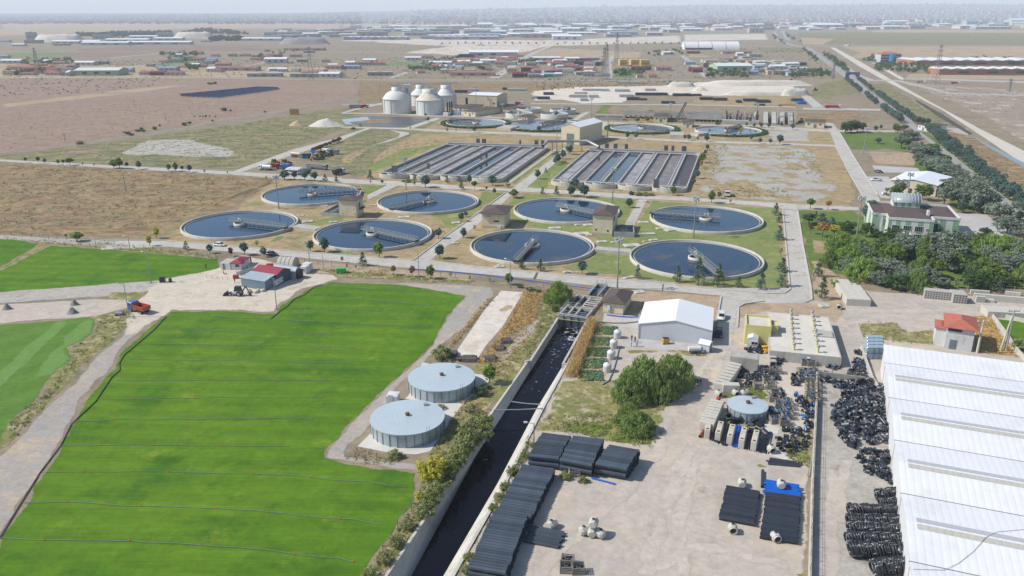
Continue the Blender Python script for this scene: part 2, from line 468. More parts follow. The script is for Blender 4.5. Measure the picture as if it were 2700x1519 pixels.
def far_patches():
 fp=[('field',mTANF,'A1',[(0,225),(2576,215),(2576,165),(0,183)],30),('field',mTANF,'A1',[(-200,280),(200,262),(1300,228),(1300,205),(-200,225)],20),('field',mDARKF,'A1',[(640,398),(1330,388),(1900,362),(2000,345),(1000,345),(560,372)],12),('field',mDARKF,'A1',[(100,440),(840,436),(1240,394),(640,394),(300,410)],8),('field',mGREENF,'A1',[(30,440),(560,402),(640,390),(300,388),(20,406)],8),('field',mGREENF,'A1',[(170,475),(460,442),(420,430),(180,445)],6),('field',mDARKF,'A1',[(1360,388),(2100,388),(2130,365),(1700,360)],8),('field',mGREENF,'A1',[(1120,492),(1490,484),(1540,462),(1240,468)],4),('field',mGREENF,'A1',[(1400,582),(1820,578),(1960,545),(1560,546)],4),('field',mTANF,'A1',[(-900,590),(2100,590),(2576,575),(2576,510),(1200,500),(-900,460)],14),('yard',mWHITEF,'A2',[(420,400),(900,420),(1400,395),(1560,350),(2576,320),(2576,268),(1500,305),(300,290),(240,320),(800,350)],18),('field',mTANF,'A2',[(1300,440),(2260,440),(2280,395),(1600,360)],8),('field',mTANF,'A2',[(0,205),(1020,205),(1020,170),(0,180)],20),('pitch',mGREENF,'A2',[(300,497),(590,492),(640,470),(400,470)],0),('field',mGREENF,'A2',[(2050,590),(2280,585),(2240,540),(2060,535)],4),('yard',mWHITEF,'A2',[(0,310),(600,320),(600,292),(0,305)],10),('yard',mWHITEF,'A3',[(0,310),(650,300),(640,255),(0,262)],14),('field',mTANF,'A3',[(1180,440),(2900,480),(2900,350),(1190,352),(1330,400)],8),('field',mOLIVE,'A3',[(860,330),(2900,340),(2900,235),(880,245)],16),('field',mTANF,'A3',[(900,335),(1060,340),(1150,295),(880,282)],8),('field',mTANF,'A3',[(1400,245),(2900,250),(2900,228),(1450,226)],12),('field',mEARTH,'A3',[(1660,590),(2900,610),(2900,585),(1700,555)],6),('field',mOLIVE,'A3',[(560,365),(920,362),(900,395),(600,398)],6),('field',mTANF,'A3',[(40,432),(230,432),(180,408),(40,412)],4)]
 for i,(n,m,fr,pts,rg)in enumerate(fp):
  patch(n,wpts(fr,pts),m,.05+.004*i,rg,.4,seed=i)
 for i,(fr,pts,w)in enumerate([('A1',[(-300,393),(2576,392),(2900,395)],9),('A1',[(820,440),(1330,388)],9),('A1',[(840,525),(1280,466)],8),('A1',[(-400,590),(1300,588),(2576,602),(4000,606),(5400,605)],6),('A1',[(1840,500),(2030,468)],6),('A1',[(1830,438),(2576,442),(3000,440)],5),('A2',[(1150,590),(1440,405),(1580,348)],13),('A2',[(2010,590),(2010,470),(2060,420)],12),('A2',[(370,590),(500,545)],9),('A2',[(0,396),(500,396)],7),('A2',[(1500,398),(2280,398)],5),('A2',[(0,345),(1100,345),(2576,345)],6),('A3',[(0,356),(820,350),(2900,352)],10),('A3',[(0,420),(190,585)],10),('A3',[(1440,470),(1660,600)],8)]):
  patch('road',ribbon(wpts(fr,pts),w),mCONCF,.2+.003*i)
far_patches()
patch('field',wpts('F',[(-60,392),(130,372),(300,342),(560,303),(800,268),(905,240),(910,206),(640,200),(200,203),(-300,206),(-500,400)]),mPINK,Z['field'],5,seed=1)
patch('field',wpts('B1',[(0,245),(1000,130),(1500,60),(1000,95),(0,215)]),mTANF,Z['field']+.01,6,seed=2)
patch('field',wpts('F',[(-60,398),(310,352),(600,312),(830,275),(900,268),(905,310),(600,428),(500,424),(-60,405)]),mOLIVE,Z['lot'],4,seed=3)
patch('field',wpts('B1',[(960,605),(1150,490),(1480,485),(1800,560),(1850,620),(1640,610),(1420,650),(1390,600),(1150,600)]),mSALT,Z['lot']+.02,6,1.3,seed=4)
patch('field',wpts('B1',[(440,575),(760,545),(800,580),(520,590)]),mPINK,Z['lot']+.02,4,seed=5)
patch('field',wpts('F',[(-300,420),(0,408),(590,442),(690,450),(640,490),(540,548),(400,592),(300,600),(0,592),(-300,590)]),mBROWN,Z['lot'],3,seed=6)
patch('field',wpts('F',[(905,312),(1090,300),(1110,350),(960,435),(880,446),(850,430),(770,400),(770,375)]),mOLIVE,Z['lot'],4,seed=7)
patch('field',wpts('B2',[(0,1150),(200,920),(400,780),(760,660),(0,900)]),mDRYLAWN,Z['lot']+.02,4,seed=8)
patch('field',wpts('F',[(905,206),(1500,210),(1800,205),(1800,228),(1700,245),(1270,225),(900,262)]),mBROWN,Z['field'],4,seed=9)
patch('field',wpts('F',[(1480,290),(1530,278),(2060,285),(2150,275),(2190,300),(2100,312),(1480,312)]),mBROWN,Z['field'],3,seed=10)
patch('field',wpts('B3',[(600,390),(700,280),(800,285),(760,330),(740,370)]),mWEEDG,Z['lot'],2,seed=11)
patch('yard',wpts('B3',[(0,245),(280,235),(480,268),(900,262),(1000,190),(1550,190),(1900,200),(2150,195),(2576,190),(2576,55),(1640,60),(1250,95),(400,110),(0,150)]),mWHITE,Z['lot'],5,seed=12)
patch('yard',wpts('B3',[(1590,225),(1900,185),(2576,200),(2500,290),(2000,290),(1490,275)]),mDRYLAWN,Z['lot']+.02,5,seed=13)
patch('field',wpts('B4',[(380,150),(480,60),(660,20),(800,130),(560,160),(560,190)]),mOLIVE,Z['lot'],3,seed=14)
patch('field',wpts('B4',[(850,60),(980,60),(1300,270),(1600,400),(1250,370),(900,130)]),mOLIVE,Z['lot'],3,seed=15)
patch('field',wpts('B4',[(1380,420),(1600,440),(1900,620),(2100,740),(2100,960),(1900,830),(1500,540)]),mBROWN,Z['lot'],2,seed=16)
patch('field',wpts('A3',[(1640,620),(2900,700),(3200,1400),(2900,1300),(2300,900),(1900,720)]),G('m_scrub',(176,160,140),(160,146,134),(206,200,190),.02,.06,.5,(.55,.62),.2,d=(140,124,112),dth=(.56,.62)),Z['lot'],4,seed=17)
patch('lawn',wpts('F',[(275,598),(400,596),(560,550),(650,480),(700,446),(900,452),(960,380),(1110,300),(1480,300),(2090,322),(2160,490),(2040,700),(1990,752),(1800,746),(1060,668)]),mDRYLAWN,Z['lawn'],2,seed=20)
patch('lawn',wpts('C1',[(1640,90),(1880,92),(1710,190),(1660,150)]),mLAWN,Z['turf'],1.5,seed=21)
patch('lawn',wpts('C1',[(1720,230),(1930,110),(2040,130),(1800,240)]),mDRYLAWN,Z['turf'],1.5,seed=22)
patch('lawn',wpts('C2',[(-330,330),(340,260),(370,110),(660,115),(400,300),(0,560),(-100,420)]),mLAWN,Z['turf'],1.8,seed=23)
patch('lawn',wpts('C1',[(1170,400),(1460,350),(1720,345),(1850,330),(1500,380),(1250,455)]),mLAWN,Z['turf'],1.5,seed=24)
for q in([(840,570),(960,515),(1010,525),(930,575)],[(1050,600),(1180,570),(1230,590),(1120,612)],[(1350,650),(1550,650),(1640,680),(1400,690)]):
 patch('lawn',wpts('C1',q),mLAWN,Z['turf'],1.2,seed=25)
patch('lawn',wpts('C2',[(640,262),(860,128),(1450,165),(2150,195),(2010,480),(1600,600),(1650,880),(1500,780),(900,480),(720,440)]),mLAWN,Z['turf'],1.8,seed=26)
patch('lawn',[*wpts('C2',[(1260,990),(1640,850),(1700,700),(1650,600),(2100,560)]),*wpts('C3',[(300,210),(1000,260),(1790,300),(1870,1240),(1000,1180),(0,1090)]),*wpts('C2',[(1900,1060)])],mLAWN,Z['turf'],2,seed=27)
patch('lawn',wpts('B2',[(2070,1250),(2120,1160),(2540,880),(2557,1100),(2350,1120),(2330,1240)]),mLAWN,Z['turf'],1.5,seed=28)
patch('lawn',wpts('B3',[(0,1090),(180,980),(500,740),(560,720),(210,1000),(150,1090),(900,1140),(0,1110)]),mLAWN,Z['turf'],1.2,seed=29)
patch('lawn',wpts('B2',[(1860,1180),(2380,840),(2440,850),(1940,1240)]),mLAWN,Z['turf'],1.5,seed=30)
patch('lawn',wpts('B2',[(110,1130),(430,1060),(1000,830),(1180,760),(700,820),(300,1000)]),mLAWN,Z['turf'],3,seed=31)
for q in([(560,610),(860,625),(1250,640),(1100,660),(700,640)],[(1500,670),(1720,660),(1700,690)]):
 patch('lawn',wpts('B2',q),mLAWN,Z['turf'],1.6,seed=32)
patch('gravel_lot',wpts('B3',[(1740,680),(2200,670),(2700,690),(2760,800),(2900,1100),(2960,1250),(2500,1230),(1900,1190),(1600,1150),(1700,1000)]),mGLOT,Z['turf'],7,1.0,seed=33)
for k,q in enumerate(([(1700,1080),(1950,1020),(2250,1050),(2420,1180),(2000,1180),(1750,1160)],[(1660,700),(1780,700),(1850,820),(1800,930),(1690,1010),(1650,860)],[(2380,740),(2576,720),(2700,800),(2576,790)],[(2460,860),(2650,840),(2700,900),(2520,900)],[(2380,660),(2650,660),(2720,720),(2450,700)])):
 patch('lawn',wpts('B3',q),mDRYLAWN,Z['turf']+.02,3,1.4,seed=34+k)
patch('gravel_lot',wpts('B3',[(2250,540),(2576,520),(2700,540),(2720,640),(2300,630),(2330,590)]),mGRAV,Z['turf'],3,seed=40)
patch('lawn',wpts('B4',[(610,432),(1060,432),(1150,500),(1160,590),(1000,560),(760,565),(700,560)]),mGREEN,Z['turf'],2,seed=41)
patch('earth',wpts('B4',[(800,575),(1180,590),(1220,690),(900,670)]),mEARTH,Z['turf'],2,seed=42)
patch('lawn',wpts('B4',[(1180,620),(1420,750),(1600,900),(1760,1050),(1500,1040),(1400,900),(1200,700)]),mGREEN,Z['turf'],2,seed=43)
patch('lawn',wpts('B4',[(1220,430),(1290,430),(2110,1080),(2110,1250),(1700,900)]),mGREEN,Z['turf'],1.5,seed=44)
patch('lawn',wpts('C4',[(-10,300),(620,305),(800,420),(2000,620),(2500,700),(2500,1150),(1650,1130),(1000,1120),(450,980),(150,1010)]),mGREEN,Z['turf'],2,seed=45)
patch('earth',wpts('C4',[(160,850),(300,830),(480,1000),(520,1330),(160,1260),(150,1060)]),mEARTH,Z['turf']+.02,2,seed=46)
patch('earth',wpts('C4',[(130,600),(360,640),(330,780),(180,760)]),mDRYLAWN,Z['turf']+.02,2,seed=47)
patch('yard',wpts('B4',[(865,685),(1215,705),(1240,740),(910,740)]),mPAVE,Z['yard'])
patch('yard',wpts('B4',[(820,770),(990,770),(1080,900),(1000,940),(930,930)]),mPAVE,Z['yard'])
patch('yard',wpts('B4',[(1480,1050),(1740,1062),(2000,1230),(1560,1240)]),mPAVE,Z['yard'],0)
turf_main=wpts('F',[(-20,1395),(70,1255),(108,1190),(150,1130),(185,1060),(218,1000),(290,925),(304,885),(355,842),(388,812),(432,785),(560,782),(690,789),(702,772),(742,748),(772,728),(832,710),(1000,717),(1160,737),(1172,747),(1132,790),(1080,880),(1000,950),(940,1010),(890,1060),(826,1130),(822,1152),(860,1162),(955,1178),(1048,1187),(1050,1240),(1000,1330),(910,1452),(700,1700),(-300,1700)])
patch('turf',turf_main,mTURF,Z['turf'],.8,.5,seed=50)
patch('turf',wpts('C5',[(435,288),(640,300),(1290,350),(1890,405),(1910,490),(1840,545),(1640,592),(1480,606),(1200,616),(900,628),(400,672),(40,692),(-200,690),(-200,560),(0,505)]),mTURF,Z['turf'],.8,seed=51)
patch('turf',wpts('C5',[(-200,225),(150,238),(345,276),(0,482),(-200,560)]),mTURF,Z['turf'],.8,seed=52)
patch('turf',[*wpts('C5',[(-200,985),(0,975),(400,945),(790,908),(845,935),(800,1055),(650,1140),(585,1175),(590,1215),(640,1255),(600,1330),(470,1380)]),*wpts('D8',[(200,400),(65,490),(50,590),(0,640),(-100,700)])],mTURF2,Z['turf'],.8,seed=53)
patch('turf',wpts('C5',[(480,948),(600,935),(560,1000),(250,1300),(-40,1560),(-200,1560),(200,1180)]),mTURFL,Z['turf']+.02,1.2,.4,seed=54)
patch('turf',wpts('C5',[(730,915),(840,935),(790,1050),(580,1180),(590,1230),(620,1270),(430,1420),(250,1440),(560,1080)]),mTURFL,Z['turf']+.02,1.6,.4,seed=55)
patch('dirt_track',[*wpts('F',[(1050,712),(1235,722),(1245,745),(1200,800),(1110,870),(1060,920),(1000,975),(950,1060),(880,1120),(870,1150),(1055,1168),(1050,1188),(820,1155),(826,1128),(890,1058),(1000,948),(1080,878),(1132,788),(1172,745),(1000,715),(832,706)])],mGRAVD,Z['yard'],.8,seed=60)
patch('gravel_road',[*wpts('F',[(-10,1360),(70,1245),(108,1185),(150,1120),(185,1050),(215,992),(288,918),(302,878),(352,838),(386,806),(340,795),(300,850),(240,900),(180,970),(100,1040),(40,1110),(-60,1190),(-300,1500)])],mGRAVD,Z['yard'],1.0,seed=61)
patch('sandy_yard',wpts('F',[(335,765),(395,705),(470,690),(552,672),(600,640),(660,650),(760,680),(835,690),(850,706),(770,726),(742,746),(700,770),(690,787),(560,780),(432,783),(388,808),(352,838),(300,850),(320,800)]),mSANDY,Z['yard']+.02,1.6,seed=62)
patch('gravel_road',wpts('F',[(-60,738),(200,720),(400,704),(420,720),(340,742),(200,750),(-60,768)]),mGRAV,Z['yard'],1.0,seed=63)
patch('sandy_lot',wpts('F',[(-80,768),(100,760),(250,752),(325,752),(330,775),(240,798),(150,803),(0,816),(-80,820)]),mDIRT,Z['yard'],1.4,seed=64)
patch('weedy_verge',[*wpts('C5',[(920,870),(1140,860),(1180,920),(900,1180),(600,1430),(480,1400),(640,1260),(590,1190),(800,1060),(850,935),(790,905)]),],mWEED,Z['yard']-.01,1.5,seed=65)
patch('weedy_verge',[*wpts('D8',[(430,110),(560,10),(480,200),(280,400),(60,640),(-60,700),(60,490),(200,400),(290,310),(270,235)])],mWEED,Z['yard']-.01,1.2,seed=66)
patch('weedy_verge',wpts('C5',[(960,690),(1190,690),(1440,720),(1300,780),(1040,760),(900,745)]),mWEED,Z['yard']+.01,1.6,seed=67)
patch('weedy_verge',wpts('C5',[(-100,205),(350,240),(1000,265),(1900,380),(1900,400),(1290,345),(640,295),(430,280),(-100,225)]),mWEED,Z['yard']-.02,.8,seed=68)
patch('weedy_verge',wpts('C5',[(0,480),(360,275),(440,285),(0,505)]),mWEED,Z['yard']-.02,.8,seed=69)
patch('earth',wpts('C1',[(1050,720),(1900,800),(2600,855),(2600,930),(1700,870),(1200,840),(1000,760)]),mEARTH,Z['yard']-.03,1,seed=70)
patch('weedy_verge',wpts('C1',[(1250,800),(1700,830),(2600,900),(2600,940),(1950,890),(1500,880)]),mWEED,Z['yard']-.01,1,seed=71)
patch('slab',wpts('C7',[(600,200),(850,215),(830,260),(620,600),(430,820),(310,1010),(60,940),(420,410)]),M('m_old_slab',(232,222,208),.9,.16,.3,dirt=(186,160,132)),Z['road'])
patch('dirt_stain',wpts('C7',[(640,260),(780,250),(640,480),(560,520),(520,420)]),mEARTH,Z['road'],1.6,1.3,seed=170)
patch('dirt_stain',wpts('C7',[(200,760),(330,700),(420,780),(280,900),(130,900)]),mSANDY,Z['road'],1.6,1.3,seed=171)
patch('straw_bank',wpts('C7',[(860,210),(1090,190),(1000,520),(620,780),(480,1030),(330,1010),(640,600)]),mSTRAW,Z['yard'],1.2,seed=72)
patch('straw_bank',wpts('C7',[(420,330),(600,200),(400,420),(130,740),(0,880),(-20,850)]),mSTRAW,Z['yard'],.8,seed=73)
patch('weedy_bank',[*wpts('C7',[(1080,200),(1330,270),(1235,500),(900,990),(620,1430)]),*wpts('D7',[(1060,420),(860,720),(620,1130),(430,1420),(280,1440),(610,960),(650,770),(800,480),(960,250)]),*wpts('C7',[(300,1010),(500,1030),(700,760),(1000,520)])],mWEED,Z['yard']-.02,1.2,seed=74)
patch('weedy_bank',wpts('C7',[(1010,520),(1060,560),(560,1050),(500,1040),(740,740)]),mGRAVD,Z['yard'],.8,seed=75)
patch('slab',wpts('D7',[(240,650),(330,560),(560,330),(640,130),(960,200),(1055,215),(1050,250),(880,400),(830,470),(690,680),(600,700),(440,690)]),M('m_tank_pad',(222,218,208),.9,.1,.3),Z['road'])
patch('dirt_yard',[*wpts('C7',[(1570,545),(2140,600),(2216,640)]),*wpts('C8',[(1440,770),(1700,320),(1760,300)]),*wpts('D1',[(1100,180),(1560,0),(2222,60)]),*wpts('D2',[(1000,180),(2300,340),(2300,1200),(640,1300)]),W('D4',130,100),W('D4',70,1500),W('D4',60,1900),W('D5',0,2000),*[p for p in reversed(sr_top[:-1])],W('C7',1310,1020)],mDIRT,Z['lot'],1.5,.2,seed=80)
patch('gravel_strip',[W('D1',1240,1130),W('D1',1920,1210),W('D4',610,120),W('D4',760,1500),W('D4',800,2000),W('D4',60,2000),W('D4',80,1500)],mGRAV,Z['lawn'],0,seed=81)
patch('weedy_ground',[*wpts('C7',[(1290,1200),(1900,1180)]),*wpts('C8',[(330,1150),(1000,1400)]),*wpts('D5',[(1830,180),(1700,340),(1300,260),(780,170),(600,440),(330,870),(280,900),(420,700),(640,240)])],mWEED,Z['lawn'],1.4,.8,seed=82)
patch('weedy_ground',wpts('D5',[(900,110),(1430,60),(1800,160),(1690,340),(1300,280),(900,180)]),mWEEDG,Z['turf'],1.6,seed=83)
patch('weedy_ground',wpts('C8',[(400,830),(1050,820),(1380,860),(1380,910),(1100,900),(900,850),(450,880)]),mWEED,Z['lawn'],1.0,seed=84)
patch('weedy_ground',wpts('D2',[(340,560),(740,540),(900,650),(1250,640),(1260,840),(700,770),(420,800),(380,700)]),mWEED,Z['lawn'],1.6,seed=85)
patch('straw_bank',wpts('D2',[(1660,470),(1840,500),(2150,950),(1640,900),(1640,560)]),mSTRAW,Z['lawn'],1.0,seed=86)
patch('turf',wpts('D2',[(1870,510),(2300,560),(2400,1050),(2210,960)]),mTURF,Z['turf'],.5,seed=87)
patch('earth',wpts('C8',[(450,110),(1560,190),(1500,500),(1480,600),(620,250),(590,430),(380,400)]),mEARTH,Z['lawn'],.8,seed=88)
patch('earth',wpts('D1',[(240,230),(700,165),(1150,190),(1560,240),(1600,330),(1430,420),(620,300),(330,360),(220,520)]),mEARTH,Z['lawn'],1.0,seed=89)
patch('earth',wpts('C2',[(1690,1170),(1900,1180),(1800,1290),(1650,1260)]),mDRYLAWN,Z['lawn'],.6,seed=90)
patch('earth',wpts('D2',[(0,130),(180,200),(230,380),(90,600),(0,500)]),mEARTH,Z['lawn'],1.0,seed=91)
patch('weedy_ground',wpts('D3',[(330,560),(530,420),(720,380),(960,540),(920,620),(450,600)]),mWEEDG,Z['turf'],1.2,seed=92)
patch('weedy_ground',wpts('D3',[(280,850),(460,780),(920,880),(1100,960),(1000,1040),(380,960)]),mWEED,Z['turf'],1.2,seed=93)
patch('weedy_ground',wpts('D3',[(1040,1060),(1430,1000),(1450,1449),(1420,1440),(1180,1320)]),mWEED,Z['turf'],1.2,seed=94)
patch('weedy_ground',wpts('D6',[(1440,160),(1570,170),(1690,240),(1540,240)]),mWEEDG,Z['turf'],1.0,seed=95)
patch('weedy_ground',wpts('D6',[(2010,1050),(2110,1040),(2100,1500),(1960,1500),(1990,1130)]),mWEED,Z['turf'],1.0,seed=96)
patch('slab',wpts('D3',[(830,920),(920,890),(1070,950),(1040,1020),(900,1010)]),M('m_tank_pad',(1,1,1)),Z['yard'])
patch('slab',wpts('D3',[(930,1260),(1080,1220),(1170,1310),(1130,1330)]),M('m_tank_pad',(1,1,1)),Z['yard'])
patch('vegetable_soil',wpts('C7',[(1560,560),(1930,590),(1900,900),(1780,1160),(1700,1230),(1260,1190),(1310,1080)]),mEARTH,Z['turf'],.6,seed=97)
patch('slab',wpts('C8',[(150,390),(590,430),(560,560),(340,560),(130,500)]),mPAVE,Z['yard'])
patch('slab',wpts('C8',[(540,690),(1280,780),(1270,840),(430,790),(340,720)]),mPAVE,Z['yard'])
for k,q in enumerate(([(700,40),(960,60),(1400,260),(1200,330),(900,200)],[(700,400),(960,430),(1050,560),(800,520)],[(700,960),(1000,900),(1010,1060),(760,1080)],[(1250,1100),(1900,1150),(1900,1380),(1500,1250)])):
 patch('dirt_stain',wpts('D6',q),(mGRAVD if k!=2 else mSANDY),Z['lawn']+.01*k,3.5,1.2,seed=100+k)
patch('dirt_track',[*wpts('C8',[(1400,880),(1660,760),(1640,920),(1480,1200),(1300,1449),(1000,1449),(1180,1150)]),],mSANDY,Z['lawn'],1.2,seed=110)
patch('sandy_yard',wpts('D3',[(560,190),(1480,320),(1475,960),(1180,1000),(1060,960),(930,900),(940,600),(960,540),(720,390)]),mSANDY,Z['turf'],1.2,seed=120)
for k,(fr,pts,w)in enumerate([('D6',[(820,-60),(620,300),(420,700),(330,1100),(300,1500)],3.6),('D6',[(950,-40),(760,320),(640,800),(700,1500)],3.0),('D5',[(1900,60),(1700,420),(1300,900),(900,1250),(760,1500)],3.9),('D6',[(300,1350),(800,1150),(1400,1200),(1900,1350)],3.3),('D4',[(260,700),(240,1000),(250,1300),(240,1600)],3.3),('D4',[(330,640),(300,900),(310,1100)],3.0),('D2',[(1700,390),(1000,430),(500,440),(100,420)],6.0),('C8',[(1560,900),(1400,1100),(1230,1380),(1180,1500)],3.3)]):
 patch('tyre_track',ribbon(wpts(fr,pts),w),mTRK,Z['spot'],w*.42,.6,seed=130+k)
patch('pond',wpts('B2',[(60,500),(300,455),(700,460),(970,480),(840,540),(640,585),(300,560),(100,545)]),mSLUDGE,Z['turf'],1.5,seed=111)
patch('pond',wpts('B2',[(0,490),(290,462),(330,500),(80,520),(140,545),(50,545)]),M('m_pond_water',(150,158,170),.08,.1,.1,spec=.5),Z['yard'],0)
patch('weedy_bank',wpts('B2',[(130,520),(330,490),(590,490),(560,525),(330,535)]),mBROWN,Z['spot'],1,seed=112)
def road(fr,pts,m=None,z=None,k=0):
 return patch('road',wpts(fr,pts),m or mCONC,(z or Z['road'])+k*.006)
front=[*wpts('C1',[(-555,560),(0,566),(1000,648),(2088,732),(2240,738),(2576,780)]),*wpts('C2',[(2576,1152)]),*wpts('C3',[(600,1170),(1640,1266),(1840,1262),(1905,1220),(1890,1100),(1820,310),(1990,325),(2050,720),(2140,1200),(2150,1330),(2050,1374),(1320,1374),(1110,1290),(600,1238)]),*wpts('C2',[(1700,1180),(1000,1098),(0,1008)]),*wpts('C1',[(1950,790),(1000,694),(0,614),(-560,640)])]
patch('road',front,mCONC,Z['road'])
patch('road',wpts('F',[(-200,585),(0,591),(150,600),(290,605),(290,622),(150,612),(0,601),(-200,598)]),mGRAV,Z['road'],.4)
patch('road',wpts('C8',[(1545,200),(1760,210),(1740,330),(1660,800),(1430,790),(1500,520)]),mCONC,Z['road']+.006)
patch('road',wpts('D1',[(0,0),(1150,0),(1165,150),(1050,170),(560,165),(300,200),(230,240),(0,240)]),mCONC,Z['road']+.002)
patch('road',[*wpts('C1',[(2100,735),(2225,745)]),*wpts('C2',[(-30,740),(130,650),(560,300),(745,130),(860,120),(720,110)]),*wpts('B2',[(2060,1275),(2557,850)]),*wpts('B3',[(400,700),(300,700)]),*wpts('B2',[(2440,880),(1940,1250)]),*wpts('C2',[(660,130),(380,340),(0,600)])],mCONC,Z['road']+.012)
back=[*wpts('B1',[(-300,615),(0,632),(760,672),(1740,722),(2576,770)]),*wpts('B2',[(0,1155),(600,1185),(1180,1225),(1500,1250),(1940,1275)]),*wpts('B3',[(-40,1085),(400,1115),(1500,1180),(2576,1245)]),*wpts('C4',[(-10,238),(660,268),(665,300),(0,290)]),*wpts('C3',[(1990,322),(1500,265),(700,210),(0,185)]),*wpts('C2',[(2260,205),(1450,140),(840,110),(620,98),(0,80)]),*wpts('B2',[(1100,1262),(500,1228),(0,1205)]),*wpts('B1',[(2576,805),(1750,748),(900,700),(300,665),(0,645),(-300,630)])]
patch('road',back,mCONC,Z['road']+.018)
for k,(fr,pts)in enumerate([('B1',[(1720,735),(2200,560),(2576,460),(2660,432),(2690,440),(2576,490),(2200,600),(1800,735)]),('B2',[(0,680),(280,590),(330,595),(0,706)]),('B2',[(0,572),(700,585),(1290,615),(2460,655),(2460,672),(1290,640),(700,605),(0,582)]),('B2',[(700,592),(1050,475),(1130,478),(780,600)]),('B2',[(0,425),(460,428),(1000,458),(1400,460),(2000,490),(2557,500),(2557,490),(2000,478),(1400,448),(1000,440),(460,420),(0,415)]),('B2',[(1570,470),(1740,400),(1800,400),(1640,472)]),('B2',[(0,415),(150,372),(460,300),(460,318),(0,425)]),('B2',[(0,318),(460,322),(460,330),(0,324)]),('B3',[(0,570),(590,580),(1530,625),(2576,660),(2576,674),(1530,645),(640,600),(0,582)]),('B3',[(590,580),(600,550),(680,440),(720,460),(760,465),(640,585)]),('B3',[(400,430),(480,370),(540,350),(580,350),(500,400),(440,440),(740,448),(760,466),(400,440)]),('B3',[(760,450),(1400,470),(2250,480),(2576,505),(2576,520),(2200,490),(1400,480),(760,466)]),('B3',[(0,265),(500,272),(1500,278),(2576,300),(2576,308),(1500,286),(500,280),(0,272)]),('B4',[(510,360),(570,362),(620,430),(740,640),(900,890),(940,975),(820,975),(690,740),(590,540),(545,430)]),('B4',[(-40,400),(330,400),(545,415),(1040,420),(1040,432),(545,430),(0,408)]),('B4',[(0,505),(330,520),(590,530),(590,545),(0,520)]),('B4',[(340,245),(620,248),(930,255),(930,268),(600,262),(340,258)]),('B4',[(310,140),(380,145),(500,240),(420,245)]),('C2',[(2170,200),(2265,200),(2110,500),(2000,490)]),('B2',[(530,1225),(640,1235),(300,1395),(290,1345)]),('B2',[(1820,1235),(2410,820),(2420,830),(1850,1245)]),('B2',[(540,610),(760,640),(760,660),(540,740),(330,790),(640,690),(660,650)])]):
 patch('road',wpts(fr,pts),mCONC,Z['road']+.024+.006*k)
patch('road',wpts('B1',[(2576,172),(2180,268),(1680,345),(1230,435),(900,480),(200,580),(0,590),(0,578),(200,565),(900,460),(1230,415),(1680,325),(2180,250),(2576,160)]),G('m_track',(150,144,134),(160,152,140),(170,160,140),.03,.1,.8,(.5,.6),.1),Z['road'],2)
av_l=[('A3',680,238),('A3',712,310),('A3',810,345),('A3',920,360),('A3',1020,435),('A3',1110,500),('A3',1225,590),('B4',800,140),('B4',930,240),('B4',1090,340),('B4',1195,420),('B4',1430,615),('B4',1760,900),('B4',2080,1160),('B4',2300,1340)]
av_r=[('A3',700,236),('A3',745,305),('A3',850,342),('A3',965,360),('A3',1070,435),('A3',1170,500),('A3',1310,590),('B4',850,120),('B4',1000,225),('B4',1170,340),('B4',1230,425),('B4',1480,600),('B4',1840,895),('B4',2200,1160),('B4',2450,1340)]
patch('road',[W(*p)for p in av_l]+[W(*p)for p in reversed(av_r)],mASPH,.12)
patch('road',[W(*p)for p in[('A3',740,232),('A3',775,300),('A3',815,310),('A3',765,230)]],mASPH,.12)
patch('road',[W(*p)for p in[('A3',1010,350),('A3',1060,390),('A3',1250,500),('A3',1320,560),('A3',1450,605),('A3',1400,612),('A3',1290,560),('A3',1100,425)]],mCONCF,.10)
patch('road',[W(*p)for p in[('A3',1380,612),('A3',1600,612),('A3',1800,660),('A3',2000,710),('A3',2700,730),('A3',2700,722),('A3',2020,700),('A3',1830,648),('A3',1620,604),('A3',1400,604)]],mCONCF,.09)
patch('road',[W(*p)for p in[('A3',1640,600),('A3',1900,604),('A3',2900,640),('A3',2900,625),('A3',1900,592),('A3',1640,592)]],mCONCF,.085)
mCANB=M('m_canal_far',(220,212,198),.9,.1,.02)
patch('canal_bank',[W(*p)for p in[('A3',1110,358),('A3',1150,360),('A3',1330,460),('A3',1470,540),('A3',1590,612),('B4',1060,58),('B4',1350,220),('B4',1700,410),('B4',2100,610),('B4',2300,720),('B4',2300,770),('B4',2060,700),('B4',1720,470),('B4',1400,260),('B4',1030,70),('A3',1500,595),('A3',1330,500)]],mCANB,.08)
patch('water',[W(*p)for p in[('B4',1620,455),('B4',1740,520),('B4',2060,680),('B4',2200,750),('B4',2200,790),('B4',2060,720),('B4',1780,560)]],M('m_ditch_water',(96,104,116),.08,.1,.1,spec=.5),.095)
patch('ditch',[W(*p)for p in[('B4',1200,180),('B4',1400,290),('B4',1640,445),('B4',1610,450),('B4',1370,310),('B4',1210,200)]],M('m_ditch_mud',(92,84,76),.8,.2,.1),.095)
patch('road',wpts('B4',[(1360,395),(1590,405),(1620,440),(1600,455),(1370,410)]),mCONCF,.085)
kerb('kerb',wpts('C1',[(-555,560),(0,566),(1000,648),(2088,732)]),mKERB,.35,.3)
kerb('kerb',[*wpts('C1',[(2240,738),(2576,780)]),*wpts('C2',[(1260,1050),(2576,1152)]),*wpts('C3',[(600,1170),(1640,1266),(1840,1262),(1900,1220),(1890,1100),(1820,310)])],mKERB,.4,.3)
kerb('kerb',wpts('C3',[(1990,325),(2050,720),(2140,1200),(2150,1330)]),mKERB,.4,.3)
kerb('kerb',[*wpts('C1',[(2095,730)]),*wpts('C2',[(0,600),(380,330),(660,120)])],mKERB,.35,.3)
kerb('kerb',wpts('D1',[(215,500),(230,245),(300,205),(560,168)]),mKERB,.35,.3)
kerb('kerb',wpts('C8',[(1490,500),(1545,200)]),mKERB,.4,.35)
